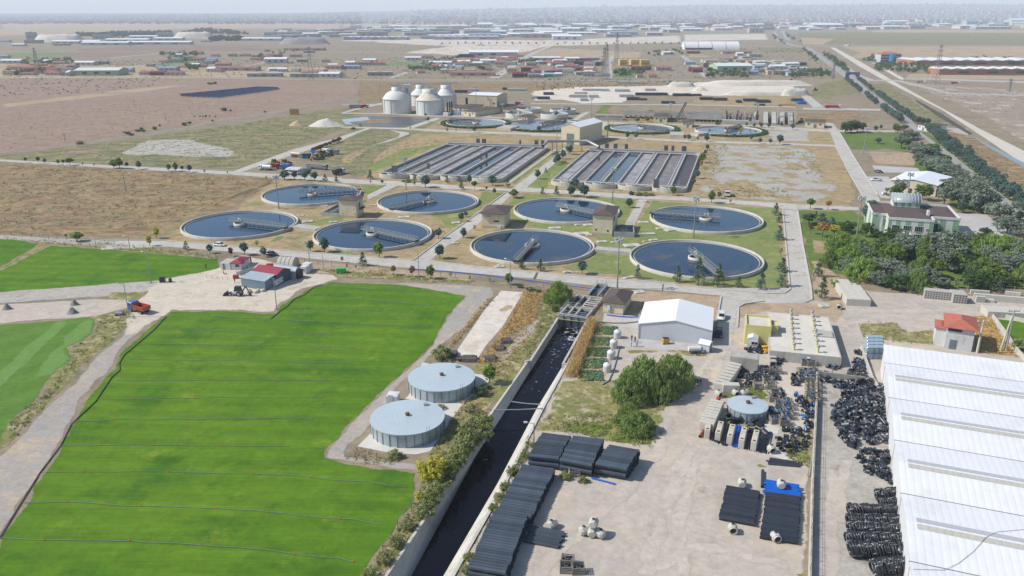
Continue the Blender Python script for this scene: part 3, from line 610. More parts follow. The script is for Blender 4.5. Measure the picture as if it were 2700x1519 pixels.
kerb('kerb',wpts('B4',[(820,960),(690,740),(590,545)]),mKERB,.4,.3)
kerb('kerb',wpts('B4',[(910,910),(740,640),(620,435)]),mKERB,.4,.3)
mGRT=M('m_road_grating',(120,100,82),.7,.1,2)
for fr,p in(('C2',[(965,1098),(1000,1100),(1030,1030),(1005,1025)]),('C2',[(2425,1232),(2440,1233),(2450,1158),(2435,1157)])):
 patch('road_grating',wpts(fr,p),mGRT,Z['deck']+.02)
mCLIN=M('m_canal_concrete',(216,212,200),.85,.12,.15,dirt=(176,170,158))
mCLIN2=M('m_canal_wall',(206,202,192),.85,.12,.2,dirt=(170,160,146))
def strip(m,A,B,mi=0):
 vs=[*A,*B];n=len(A)
 m.add(vs,[(i,i+1,n+i+1,n+i)for i in range(n-1)],mi)
def canal():
 m=MB()
 strip(m,sl_top,sl_wat);
 low=lambda L,dx:[Vector((p.x+dx,p.y,-3.2))for p in L]
 strip(m,sl_wat,low(sl_wat,1.2))
 strip(m,sr_wat,sr_top);strip(m,low(sr_wat,-1.2),sr_wat)
 o=m.obj('canal_lining',mCLIN);o['kind']='structure'
 m=MB()
 for L,s in((cl_top,-1),(cr_top,1)):
  q=ribbon([L[0],L[1]],.5)
  m.prism([(p.x,p.y)for p in q],-3.2,.35,bottom=True)
 m.beam(cl_top[1]+Vector((0,0,-1.5)),sl_top[0]+Vector((-.3,0,-1.5)),.5,3.6)
 m.beam(cr_top[1]+Vector((0,0,-1.5)),sr_top[0]+Vector((.3,0,-1.5)),.5,3.6)
 tag(m.obj('canal_wall',mCLIN2),kind='structure')
 kerb('kerb',sl_top,mCLIN,.45,.22);kerb('kerb',sr_top,mCLIN,.5,.2)
 w=NT('canal_water')
 p=w.pos()
 n=w.noise(p,.5,6,.65,1.2);n2=w.noise(p,1.6,6,.7,.6)
 s=w.n('ShaderNodeSeparateXYZ');w.l(p,s.inputs[0])
 near=w.ramp(s.outputs[1],cl_top[1].y-22,cl_top[0].y+2,0,.115)
 foam=w.ramp(w.math('ADD',w.math('ADD',w.math('MULTIPLY',n,.62),w.math('MULTIPLY',n2,.38)),near),.645,.68)
 colr=w.mix(foam,(.0035,.0045,.008),lin((200,204,210)))
 sh=w.bsdf(colr,w.ramp(foam,0,1,.07,.7),0,.1,w.bump(w.noise(p,2.2,3),.06,.1))
 w.done(sh)
 yy=18
 m=MB();m.add([(q.x,q.y,zw)for q in[cl_top[0],Vector((sl_wat[0].x-2,sl_wat[0].y,0)),Vector((sl_wat[-1].x-2,yy,0)),Vector((sr_wat[-1].x+2,yy,0)),Vector((sr_wat[0].x+2,sr_wat[0].y,0)),cr_top[0]]],[(0,1,2,3,4,5)])
 o=m.obj('water',w.m);o['kind']='structure'
canal()
def hills():
 me=MB()
 xs=[-30000+i*700 for i in range(87)];ys=[7500+j*500 for j in range(60)]
 def h(x,y):
  a=max(0,min(1,(y-8200-900*mnoise.noise(Vector((x/5000,3,0))))/7500))
  b=max(0,min(1,(x/y+.28)/.5))
  v=(82+152*b)*a**1.1+14*a*mnoise.fractal(Vector((x/2300,y/2300,1)),1,2,4)
  return v-2+2*a
 vs=[(x,y,h(x,y))for y in ys for x in xs]
 n=len(xs)
 fs=[(j*n+i,j*n+i+1,(j+1)*n+i+1,(j+1)*n+i)for j in range(len(ys)-1)for i in range(n-1)]
 me.add(vs,fs,0,True)
 tag(me.obj('hills',G('m_hills',(150,142,132),(136,130,124),(128,124,118),.0004,.002,.02,(.5,.6),.12,fade=False)),kind='structure')
 return h
hill_h=hills()
build_haze()
mTANKC=M('m_tank_concrete',(216,211,199),.85,.12,.3,dirt=(184,172,152))
mCONC_G=M('m_grey_concrete',(196,192,184),.85,.14,.3,dirt=(164,158,148))
mGALV=M('m_galvanised',(176,182,184),.45,.1,.8,metal=.3,spec=.5)
mRAIL=M('m_rail',(196,200,200),.5,.06,.8,metal=.2)
mPOLE=M('m_pole',(170,172,172),.5,.08,.4,metal=.3)
mDARKM=M('m_dark_metal',(62,64,68),.6,.15,.6)
mCREAM=M('m_cream_wall',(238,224,192),.85,.06,.3,dirt=(214,198,166))
mCREAMB=M('m_wall_base',(206,190,164),.85,.08,.5)
mROOFB=M('m_brown_roof',(104,90,86),.85,.18,1.2)
mGLASS=M('m_window_glass',(46,54,62),.12,.1,.5,spec=.6)
mFRAME=M('m_white_frame',(232,232,230),.6,.04,1)
mWHITEM=M('m_white_metal',(240,242,242),.45,.04,.1,ridge=(.9,0,.25))
mWHITER=M('m_white_roof',(250,252,254),.4,.03,.06,ridge=(1.0,0,.12))
mBLACKM=M('m_black_paint',(40,42,46),.5,.1,1)
def water_mat(name,base,scum,amount,blue=.5):
 t=NT(name)
 v=t.oco()
 n=t.noise(v,.055,6,.62,1.4);n2=t.noise(v,.4,6,.7,.8)
 k=t.ramp(t.math('ADD',t.math('MULTIPLY',n,.75),t.math('MULTIPLY',n2,.25)),.62-amount*.25,.72-amount*.25)
 colr=t.mix(k,base,scum)
 return t.done(t.bsdf(colr,t.ramp(k,0,1,.035,.35),0,.3,t.bump(t.noise(v,1.1,3),.02,.1)))
mW1=water_mat('m_clarified_water',(.005,.030,.066),(.06,.05,.05),.05)
mW2=water_mat('m_scummy_water',(.005,.029,.062),(.075,.06,.06),.42)
mW3=water_mat('m_grey_water',(.05,.065,.085),(.12,.11,.10),.5)
mW4=water_mat('m_sludge_water',(.13,.12,.10),(.16,.145,.12),.6)
def foam_mat(name,base,foam,amt):
 t=NT(name)
 v=t.oco()
 n=t.noise(t.mapping(v,0,(1,1,1)),.10,8,.72,2.2)
 n2=t.noise(v,.7,6,.75,1.0)
 k=t.ramp(t.math('ADD',t.math('MULTIPLY',n,.7),t.math('MULTIPLY',n2,.3)),.60-amt*.2,.74-amt*.15,0,.85)
 return t.done(t.bsdf(t.mix(k,base,foam),.45,0,.3))
mL_FOAM=foam_mat('m_lane_foam',lin((142,134,130)),lin((218,216,215)),.85)
mL_PURP=foam_mat('m_lane_brown',lin((130,121,116)),lin((196,190,187)),.5)
mL_DARK=foam_mat('m_lane_dark',lin((86,78,74)),lin((120,110,104)),.2)
mL_BLUE=water_mat('m_lane_blue',(.026,.036,.05),(.10,.105,.11),.35)
def fit_circle(fr,l,r,t,b,z):
 L,T=px(fr,l,t);Rr,B=px(fr,r,b)
 mx,my=(L+Rr)/2,(T+B)/2
 c=at(mx,my,z)
 rad=(Rr-L)/2*(c.y/CP)/FPX
 for _ in range(25):
  q=[proj((c.x+rad*math.cos(a*.1),c.y+rad*math.sin(a*.1),z))for a in range(63)]
  l2,r2=min(p[0]for p in q),max(p[0]for p in q)
  t2,b2=min(p[1]for p in q),max(p[1]for p in q)
  k=rad*2/(r2-l2)
  c.x+=((L+Rr)-(l2+r2))/2*k
  c.y-=((T+B)-(t2+b2))/2*rad*2/(b2-t2)
  rad*=(Rr-L)/(r2-l2)
 return Vector((c.x,c.y,0)),rad
def truss_bridge(m,x0,x1,z,w=1.3,h=1.15,s=.07,step=1.6):
 for y in(-w/2,w/2):
  m.beam((x0,y,z),(x1,y,z),.14,.2);m.beam((x0,y,z+h),(x1,y,z+h),.1,.1);m.beam((x0,y,z+h*.5),(x1,y,z+h*.5),.05,.05)
  n=max(2,round((x1-x0)/step))
  for i in range(n+1):
   x=x0+(x1-x0)*i/n
   m.beam((x,y,z),(x,y,z+h),s,s)
   if i<n:m.beam((x,y,z),(x+(x1-x0)/n,y,z+h),s*.8,s*.8)
 return m
def settling_tank(label,C,rad,bridge_to,wmat,hrim=1.15,group='round settling tanks',cat='settling tank',well=2.5,back=5.2,zoff=0.0,dark=False,name='settling_tank'):
 t=thing(name,label,cat,(C.x,C.y,0),0,group)
 wl=hrim-.62
 MB().lathe([(rad,0),(rad,hrim-.04),(rad-.04,hrim),(rad-.46,hrim),(rad-.5,hrim-.05),(rad-.5,wl-.6)],96).obj('wall',mTANKC,t)
 MB().lathe([(rad-1.25,wl-.5),(rad-1.25,wl+.16),(rad-1.5,wl+.16),(rad-1.5,wl-.5)],96).obj('weir',mCONC_G,t)
 MB().disc(rad-.49,wl,96).obj('water',wmat,t)
 wz=wl+.75
 cw=MB().lathe([(well,wl-.5),(well+.05,wz),(well-.5,wz),(well-.55,wl+.3)],40).obj('center_well',mTANKC,t)
 MB().disc(well-.54,wl+.22,32).obj('well_water',M('m_well_water',(70,66,64),.3,.2,1),cw)
 d=Vector(bridge_to)-C
 ang=math.atan2(d.y,d.x)
 z=hrim+.55
 m=MB();truss_bridge(m,-back,rad-.2,z,1.5,1.2,.12)
 bmat=mDARKM if dark else mGALV
 b=m.obj('bridge',bmat,t,None,ang)
 MB().box(-back,-.6,z-.02,rad-.3,.6,z+.05).obj('deck',M('m_bridge_deck',(150,152,150),.7,.15,1),b)
 m=MB()
 x=4.0
 while x<rad-1.2:
  for y in(-.55,.55):m.beam((x,y,wl-.3),(x,y,z),.12,.12)
  x+=2.0
 m.beam((3,0,wl+.25),(rad-1.4,0,wl+.25),.1,.3)
 m.obj('scraper',bmat,t,None,ang)
 m=MB();m.box(rad-1.3,-1.1,hrim+.12,rad+.25,1.1,hrim+.5)
 for y in(-.85,.85):m.tube((rad-.25,y-.15,hrim+.22),(rad-.25,y+.15,hrim+.22),.22,10)
 m.obj('end_carriage',mDARKM,t,None,ang)
 m=MB();m.box(-.9,-.35,z+.05,-.2,.35,z+1.15);m.box(.3,-.3,z+.05,.8,.3,z+.9)
 m.obj('control_box',mFRAME,t,None,ang)
 return t
TANKS=[('C1',800,1650,75,252,(1642,122),mW1,'round settling tank at the back left, just beyond the two-storey cream pump house'),('C1',112,1115,302,537,(1040,452),mW1,'outermost round settling tank on the left, beside the dry brown field'),('C1',1237,2252,374,632,(2150,568),mW1,'round settling tank in front of the two-storey cream pump house'),('C1',1783,2648,130,322,(1890,292),mW1,'round settling tank behind the sloping road junction, its bridge pointing left'),('C2',748,1950,172,455,(1790,385),mW1,'round settling tank half hidden by a brown-roofed pump house'),('C2',255,1668,530,912,(765,900),mW2,'front round settling tank next to the sloping road, its bridge pointing to the viewer'),('C3',315,1608,258,565,(372,345),mW2,'round settling tank on the lawn behind the tall floodlight mast'),('C3',88,1615,648,1080,(1112,1062),mW2,'largest-looking front round settling tank with brown scum, firs before it')]
tank_at=[]
for fr,l,r,t_,b_,bt,wm,lb in TANKS:
 c,rad=fit_circle(fr,l,r,t_,b_,1.15)
 tank_at.append((c,rad))
 settling_tank(lb,c,rad,W(fr,*bt,1.6).xy.to_3d(),wm)
print('tanks',[(round(c.x,1),round(c.y,1),round(r,2))for c,r in tank_at])
THICK=[('B2',1175,1850,470,572,(1190,495),mW3,'hedged round thickener tank nearest the tall white digesters'),('B3',-265,515,432,510,(300,430),mW3,'hedged round thickener tank behind the white-roofed blower house'),('B3',770,1393,458,545,(1330,525),mW4,'hedged round thickener tank filled with grey sludge'),('B3',1588,2243,482,568,(2050,480),mW3,'hedged round thickener tank at the right, before the inlet works')]
thick_at=[]
for fr,l,r,t_,b_,bt,wm,lb in THICK:
 c,rad=fit_circle(fr,l,r,t_,b_,1.4)
 thick_at.append((c,rad))
 settling_tank(lb,c,rad,W(fr,*bt,1.8).xy.to_3d(),wm,1.4,'hedged thickener tanks','thickener tank',2.4,4.0,dark=True,name='thickener_tank')
for fr,l,r,t_,b_,h,bt,lb in[('B2',1847,2150,395,432,3.6,(1990,412),'small raised round tank in front of its row of four'),('B2',2240,2548,405,440,3.6,(2420,400),'small raised round tank on the right with a slanted bridge'),('B2',1960,2245,348,375,3.4,(2010,360),'small raised round tank at the back left of the four'),('B3',185,435,308,338,3.4,(350,315),'small raised round tank at the back right of the four')]:
 c,rad=fit_circle(fr,l,r,t_,b_,h)
 settling_tank(lb,c,rad,W(fr,*bt,h).xy.to_3d(),mW3,h,'small raised round tanks','round tank',1.2,1.5,name='raised_tank')
def basin(label,fr,NL,NR,FR_,FL,lanes,gates):
 h=1.9
 nl,nr,fr_,fl=(W(fr,*p,h).xy for p in(NL,NR,FR_,FL))
 o=(nl+nr)/2
 t=thing('aeration_basin',label,'aeration basin',(o.x,o.y,0),0,'aeration basins')
 B=lambda u,v:(nl.lerp(nr,u)).lerp(fl.lerp(fr_,u),v)-o
 n=8
 ux=(nr-nl).normalized();uy=Vector((-ux.y,ux.x));lw=(nr-nl).length/n
 def wallpath(m,pts,w=.4,z0=0.0,z1=h):
  q=ribbon(pts,w);k=len(pts)
  Lf,Rt=q[:k],q[k:][::-1]
  for i in range(k-1):
   a,b,c,d=Lf[i],Lf[i+1],Rt[i+1],Rt[i]
   vs=[(p.x,p.y,zz)for zz in(z0,z1)for p in(d,c,b,a)]
   m.add(vs,[(4,5,6,7),(0,1,5,4),(2,3,7,6),(1,2,6,5),(3,0,4,7)])
 def lobe(k):
  c=B((2*k+1)/n,0)
  return[c-ux*lw*math.cos(math.pi*i/14)-uy*lw*.78*math.sin(math.pi*i/14)*1.0 for i in range(15)]
 m=MB()
 wallpath(m,[B(0,0),B(0,1)]);wallpath(m,[B(1,0),B(1,1)])
 for k in range(4):wallpath(m,lobe(k),.45)
 fo=uy*lw*.9
 wallpath(m,[B(0,1),B(0,1)+fo*.5+ux*.4,B(.04,1)+fo*.9,B(.1,1)+fo,B(.9,1)+fo,B(.96,1)+fo*.9,B(1,1)+fo*.5-ux*.4,B(1,1)],.45)
 m.obj('outer_wall',mTANKC,t)
 for i,kind in enumerate(lanes):
  mat={'f':mL_FOAM,'p':mL_PURP,'d':mL_DARK,'b':mL_BLUE}[kind]
  q=[B(i/n,0),B((i+1)/n,0),B((i+1)/n,1),B(i/n,1)]
  MB().add([(p.x,p.y,h-1.0)for p in q],[(0,1,2,3)]).obj('lane_water',mat,t)
 for k in range(4):
  q=lobe(k)
  MB().add([(p.x,p.y,h-.75)for p in q],[tuple(range(len(q)))]).obj('lobe_water',mL_DARK,t)
  c=B((2*k+1)/n,0)
  g=MB();wallpath(g,[c-ux*lw*.5*math.cos(math.pi*(i+.5)/12)-uy*lw*.46*math.sin(math.pi*(i+.5)/12)for i in range(12)],.3,h-1.2,h-.1)
  g.obj('guide_wall',mTANKC,t)
  g=MB();wallpath(g,[c-uy*lw*.05+ux*.2,c-uy*lw*.36+ux*.2],.35,h-1.2,h)
  g.obj('divider_wall',mTANKC,t)
 q=[B(0,1),B(1,1),B(.9,1)+fo,B(.1,1)+fo]
 MB().add([(p.x,p.y,h-.9)for p in q],[(0,1,2,3)]).obj('channel_water',mL_DARK,t)
 for v in(0,1):
  m=MB();wallpath(m,[B(0,v),B(1,v)],1.3,h-.3,h+.05);m.obj('cross_walkway',mTANKC,t)
  m=MB()
  m.rail([(*(B(0,v)-uy*.6),h),(*(B(1,v)-uy*.6),h)],1.0,2.4,.06);m.obj('handrail',mRAIL,t)
 for i in range(1,n):
  a,b=B(i/n,0),B(i/n,1)
  m=MB()
  if i%2:
   wallpath(m,[a,b],1.8,h-1.3,h+.08);m.obj('bridge_walkway',mTANKC,t)
   d=(b-a).normalized();pr=Vector((-d.y,d.x))
   m=MB()
   for s in(-.7,.7):m.rail([(*(a+pr*s),h),(*(b+pr*s),h)],1.0,3.0,.035)
   m.obj('handrail',mRAIL,t)
   m=MB();m.tube((*(a+pr*.35),h+.3),(*(b+pr*.35),h+.3),.15,8)
   for q_ in range(9):
    p=a.lerp(b,(q_+.5)/9)
    m.tube((*(p+pr*.35),h+.3),(*(p+pr*1.0),h-.8),.07,6)
   m.obj('air_pipe',mGALV,t)
  else:
   wallpath(m,[a,b],.4,h-1.3,h+.03);m.obj('lane_wall',mTANKC,t)
 m=MB();fz=h+.75
 m.tube((*(B(.02,1)+uy*.6),fz),(*(B(.98,1)+uy*.6),fz),.42,12);m.obj('air_main',mGALV,t)
 for u,v,hh,wd_ in gates:
  p=B(u,v)
  m=MB()
  for dx in(-wd_/2,wd_/2):
   for dy in(-.5,.5):m.beam((p.x+dx,p.y+dy,h),(p.x+dx,p.y+dy,h+hh),.14,.14)
  for z in(.5,1.2,1.9,2.6):
   if z<hh:
    for dy in(-.5,.5):m.beam((p.x-wd_/2,p.y+dy,h+z),(p.x+wd_/2,p.y+dy,h+z),.1,.1)
  m.box(p.x-wd_/2+.1,p.y-.1,h,p.x+wd_/2-.1,p.y+.1,h+hh-.1)
  m.obj('sluice_gate',M('m_sluice',(150,152,152),.6,.15,.8,metal=.2),t)
 m=MB()
 for k in range(9):
  p=B((k+.5)/9,0)
  m.tube((p.x,p.y,h),(p.x,p.y,h+3.0),.09,6)
 m.obj('lamp_posts',mRAIL,t)if False else m.obj('stand_pipes',mRAIL,t)
 return t,B,o
basin('long aeration basin on the left, nearer the digesters, with eight lanes','B2',(440,1082),(1818,1140),(2310,800),(1175,768),'bpffbbff',[(.12,0,3.6,2.6),(.32,.14,3.0,1.2),(.30,1.05,3.2,2.0),(.36,1.05,3.2,2.4),(.72,1.05,3.0,1.0),(.88,1.05,3.2,2.2),(.94,1.05,3.2,1.8),(.60,.48,3.2,1.0),(.63,.52,3.2,1.0)])
basin('long aeration basin on the right, nearer the gravel lot, with eight lanes','B3',(205,1005),(1510,1080),(1630,762),(548,716),'fpbbfppd',[(.79,-.06,4.0,2.2),(.16,1.08,3.0,2.0),(.24,1.08,3.0,2.0),(.34,1.08,3.0,1.6),(.70,1.08,3.2,2.0),(.76,1.08,3.2,1.4),(.86,1.08,3.2,2.4),(.2,.62,3.0,.8)])
mDIG=M('m_digester_white',(232,232,228),.7,.08,.12,dirt=(204,200,190))
mDIGR=M('m_digester_rusty',(226,216,200),.7,.1,.22,dirt=(186,112,44))
def digester(label,fr,l,r,yb,ysk,ynk,nl_,nr_,ytop,rusty=False):
 p=W(fr,(l+r)/2,yb)
 k=(p.y*CP+CAMH*SP)/FPX
 s=FR[fr][2]
 rad=(r-l)/2*s*k
 h=(yb-ysk)*s*k/math.cos(R(8));dh=(ysk-ynk)*s*k/math.cos(R(8));nr2=(nr_-nl_)/2*s*k;nh=(ynk-ytop)*s*k
 dh,nh,nr2=(5.8 if 'left end' in label else 5.0),3.4,nr2*1.15
 c=Vector((p.x,p.y+rad,0))
 t=thing('digester',label,'digester',c,0,'white sludge digesters')
 MB().lathe([(rad,0),(rad,h)],56).obj('shell',mDIG,t)
 for i in range(10):
  a=i*math.pi/5
  MB().beam((rad*math.cos(a)*1.004,rad*math.sin(a)*1.004,0),(rad*math.cos(a)*1.004,rad*math.sin(a)*1.004,h-.3),.9,.3).obj('buttress',mDIG,t)
 MB().lathe([(rad,h-.5),(rad+.45,h-.4),(rad+.45,h+.3),(rad,h+.5)],56).obj('ring_beam',mDIG,t)
 prof=[];k0='left end' in label
 for i in range(13):
  a=i/12
  prof.append((rad+(nr2-rad)*a**(1.25 if k0 else .85),h+.4+(dh-.4)*(math.sin(a*math.pi/2)**1.05 if k0 else a)))
 MB().lathe(prof,56).obj('dome',mDIGR if rusty else mDIG,t)
 MB().lathe([(nr2,h+dh-.2),(nr2,h+dh+nh-.3),(0,h+dh+nh-.1)],32).obj('neck',mDIG,t)
 m=MB();zt=h+dh+nh-.2
 for i in range(16):
  a,b=i*math.pi/8,(i+1)*math.pi/8
  m.rail([(nr2*math.cos(a),nr2*math.sin(a),zt),(nr2*math.cos(b),nr2*math.sin(b),zt)],1.1,5,.1)
 m.box(-nr2*.95,-nr2*.2,zt-.05,nr2*.95,nr2*.2,zt+.05);m.tube((0,0,zt),(0,0,zt+2.2),.35,8);m.tube((1.2,.4,zt),(1.2,.4,zt+1.5),.3,8);m.box(-1.8,-.8,zt,-.6,.6,zt+1.2)
 m.obj('top_platform',mGALV,t)
 return c,rad,h,dh
dg=[digester('white domed digester at the left end of the group','B2',455,765,432,275,145,552,648,130),digester('front white digester with rust streaks on its cone','B2',827,1142,447,287,160,905,1050,145,True),digester('white digester at the right, half hidden behind the rust streaked one','B2',1066,1282,350,228,118,1085,1190,105),digester('white digester standing at the back between the others','B2',760,1000,345,225,135,850,935,122)]
sx=W('B2',725,425)
st=thing('stair_tower','pale concrete stair tower between the white digesters','tower',(sx.x,sx.y+14,0))
MB().box(-2.6,-3,0,2.6,3,21).box(-2.9,-3.3,21,2.9,3.3,21.5).obj('shaft',mDIG,st)
m=MB()
for a,b in(((0,0,21.5),(24,-2,21.5)),((0,0,21.5),(-15,-4,20.8)),((24,-2,21.5),(40,14,21.5))):
 m.beam(a,b,1.4,.25);m.rail([Vector(a)+Vector((0,.6,0)),Vector(b)+Vector((0,.6,0))],1.1,3,.1);m.rail([Vector(a)-Vector((0,.6,0)),Vector(b)-Vector((0,.6,0))],1.1,3,.1)
m.obj('walkway',mGALV,st)
MB().box(-1.0,-3.06,2,1.0,-3.02,19).obj('window_strip',M('m_tan_panel',(196,176,132),.7),st)
def bframe(A,B,depth=None,C=None):
 u=(B-A);u.z=0
 w=u.length;u=u/w
 if C is not None:depth=abs((C-B).xy.dot(Vector((-u.y,u.x))))
 return math.atan2(u.y,u.x),w,depth
def hip(m,w,d,z,rh,ov=.5,mi=0,th=.18):
 x0,x1,y0,y1=-ov,w+ov,-ov,d+ov
 if w>=d:r0,r1=(x0+(d+2*ov)/2,d/2),(x1-(d+2*ov)/2,d/2)
 else:r0,r1=(w/2,y0+(w+2*ov)/2),(w/2,y1-(w+2*ov)/2)
 vs=[(x0,y0,z),(x1,y0,z),(x1,y1,z),(x0,y1,z),(x0,y0,z+th),(x1,y0,z+th),(x1,y1,z+th),(x0,y1,z+th),(*r0,z+rh),(*r1,z+rh)]
 fs=[(0,3,2,1),(0,1,5,4),(1,2,6,5),(2,3,7,6),(3,0,4,7)]
 fs+=[(4,5,9,8),(5,6,9),(6,7,8,9),(7,4,8)]if w>=d else[(4,5,8),(5,6,9,8),(6,7,9),(7,4,8,9)]
 return m.add(vs,fs,mi)
def gable(m,w,d,z,rh,ov=.4,axis='x',mi=0,th=.15):
 """ridge along x or y; a solid slab roof"""
 x0,x1,y0,y1=-ov,w+ov,-ov,d+ov
 if axis=='x':pr=[(y0,z-th),(y0,z),(d/2,z+rh),(y1,z),(y1,z-th),(d/2,z+rh-th)];f=lambda t,p:(t,p[0],p[1]);a,b=x0,x1
 else:pr=[(x0,z-th),(x0,z),(w/2,z+rh),(x1,z),(x1,z-th),(w/2,z+rh-th)];f=lambda t,p:(p[0],t,p[1]);a,b=y0,y1
 vs=[f(a,p)for p in pr]+[f(b,p)for p in pr]
 fs=[(i,(i+1)%6,6+(i+1)%6,6+i)for i in range(6)]+[(0,1,2,5),(2,3,4,5),(6,11,8,7),(8,11,10,9)]
 return m.add(vs,fs,mi)
def window(t,face,w,d,x,z,ww,hh,mframe=None,name='window',mglass=None,bars=1):
 """a window let onto a wall: frame with pane as its sub-part; face f/b/l/r"""
 R_={'f':(0,lambda a,o:(a,-o)),'b':(1,lambda a,o:(a,d+o)),'l':(2,lambda a,o:(-o,a)),'r':(3,lambda a,o:(w+o,a))}[face][1]
 def bx(m,a0,a1,z0,z1,o0,o1):
  p,q=R_(a0,o0),R_(a1,o1)
  m.box(min(p[0],q[0]),min(p[1],q[1]),z0,max(p[0],q[0]),max(p[1],q[1]),z1)
 m=MB();f=.09
 bx(m,x,x+f,z,z+hh,.0,.1);bx(m,x+ww-f,x+ww,z,z+hh,0,.1);bx(m,x+f,x+ww-f,z,z+f,0,.1);bx(m,x+f,x+ww-f,z+hh-f,z+hh,0,.1)
 for k in range(bars):
  c=x+ww*(k+1)/(bars+1);bx(m,c-.03,c+.03,z+f,z+hh-f,0,.08)
 o=m.obj(name,mframe or mFRAME,t)
 m=MB();bx(m,x+f*.5,x+ww-f*.5,z+f*.5,z+hh-f*.5,.0,.04)
 m.obj('pane',mglass or mGLASS,o)
 return o
def door(t,face,w,d,x,ww,hh,mat,name='door'):
 m=MB()
 if face=='f':m.box(x,-.07,0,x+ww,0,hh)
 elif face=='r':m.box(w,x,0,w+.07,x+ww,hh)
 elif face=='l':m.box(-.07,x,0,0,x+ww,hh)
 o=m.obj(name,mat,t)
 m=MB()
 if face=='f':m.box(x+ww*.85,-.12,1.0,x+ww*.9,-.07,1.15)
 elif face=='r':m.box(w+.07,x+ww*.1,1.0,w+.12,x+ww*.15,1.15)
 else:m.box(-.12,x+ww*.1,1.0,-.07,x+ww*.15,1.15)
 m.obj('handle',mDARKM,o)
 return o
def building(name,label,cat,A,B,h,depth=None,C=None,roof='hip',rh=1.5,mwall=None,mroof=None,wins=(),doors=(),base=None,ov=.5,axis='x',group=None,parapet=.5,slab=None):
 rot,w,d=bframe(A,B,depth,C)
 t=thing(name,label,cat,(A.x,A.y,0),rot,group)
 m=MB()
 if roof=='gable':
  if axis=='x':m.add([(0,0,0),(w,0,0),(w,d,0),(0,d,0),(0,0,h-.02),(w,0,h-.02),(w,d,h-.02),(0,d,h-.02),(0,d/2,h+rh-.1),(w,d/2,h+rh-.1)],[(0,1,5,4),(2,3,7,6),(1,2,6,9,5),(3,0,4,8,7)])
  else:m.add([(0,0,0),(w,0,0),(w,d,0),(0,d,0),(0,0,h-.02),(w,0,h-.02),(w,d,h-.02),(0,d,h-.02),(w/2,0,h+rh-.1),(w/2,d,h+rh-.1)],[(0,1,5,8,4),(1,2,6,5),(2,3,7,9,6),(3,0,4,7)])
 else:m.box(0,0,0,w,d,h)
 m.obj('wall',mwall or mCREAM,t)
 if base:MB().box(-.06,-.06,0,w+.06,d+.06,base).obj('plinth',mCREAMB,t)
 m=MB()
 if roof=='hip':hip(m,w,d,h+.003,rh,ov)
 elif roof=='gable':gable(m,w,d,h+.05,rh,ov,axis)
 elif roof=='flat':
  p=.3
  m.box(0,0,h+.002,w,p,h+parapet);m.box(0,d-p,h+.002,w,d,h+parapet);m.box(0,p,h+.002,p,d-p,h+parapet);m.box(w-p,p,h+.002,w,d-p,h+parapet)
  m.obj('parapet',mwall or mCREAM,t)
  m=MB();m.box(p,p,h+.002,w-p,d-p,h+.1)
 elif roof=='shed':
  m.add([(-ov,-ov,h),(w+ov,-ov,h),(w+ov,d+ov,h+rh),(-ov,d+ov,h+rh),(-ov,-ov,h+.15),(w+ov,-ov,h+.15),(w+ov,d+ov,h+rh+.15),(-ov,d+ov,h+rh+.15)],[(0,3,2,1),(4,5,6,7),(0,1,5,4),(1,2,6,5),(2,3,7,6),(3,0,4,7)])
 m.obj('roof',mroof or mROOFB,t)
 for q in wins:window(t,q[0],w,d,*q[1:])
 for q in doors:door(t,q[0],w,d,*q[1:])
 return t,w,d,h
mDOORB=M('m_brown_door',(96,74,60),.6)
mDOORG=M('m_grey_door',(120,134,142),.6)
A,B,C=W('C1',1467,365),W('C1',1612,372),W('C1',1718,335)
h=Ht('C1',1612,372,222)
_,w,d,_=building('pump_house','two-storey cream pump house with a balcony, between four round tanks on the left','pump house',A,B,h,C=C,rh=1.0,base=.9,group='cream pump houses',wins=[('f',.9,1.5,.55,.55),('f',6.0,1.5,.6,.6),('r',.5,h*.58,.8,1.0),('r',9,h*.6,.9,1.1),('r',3.0,h*.5,1.0,2.0,mBLACKM)])
bal=bpy.context.scene.objects['pump_house']
MB().box(w+.02,2.4,h*.42,w+1.4,6.0,h*.46).rail([(w+1.35,2.5,h*.46),(w+1.35,5.9,h*.46)],1.0,.6,.06).obj('balcony',mDARKM,bal)
A,B,C=W('C2',392,518),W('C2',642,530),W('C2',722,440)
h=Ht('C2',642,530,365)
t,w,d,_=building('pump_house','low cream pump house with overhanging brown roof, beside the sloping road','pump house',A,B,h,C=C,rh=1.6,base=.9,ov=.9,group='cream pump houses',wins=[('f',1.5,h*.76,2.0,.8,None,'window',M('m_louvre',(170,162,152),.7),3),('f',w*.62,h*.45,2.0,.5,mBLACKM,'window',None,3)],doors=[('f',w*.9,.8,1.2,mDOORG)])
MB().box(w*.72,-1.2,0,w*.78,-.4,.9).box(w*.8,-1.3,.0,w*.87,-.4,1.3).obj('air_unit',mFRAME,t)
A,B,C=W('C2',1640,605),W('C2',1862,620),W('C2',1928,510)
h=Ht('C2',1862,620,385)
building('pump_house','tall cream pump house with brown roof next to the dark open basin','pump house',A,B,h,C=C,rh=1.5,base=1.2,ov=.5,group='cream pump houses',wins=[('f',.9,h*.27,.5,.5,mBLACKM),('f',w*.62,h*.24,.5,.6,mBLACKM),('r',.6,h*.6,.9,1.3),('r',2.6,h*.68,1.6,1.4,mBLACKM),('r',5.2,h*.62,.8,1.6)])
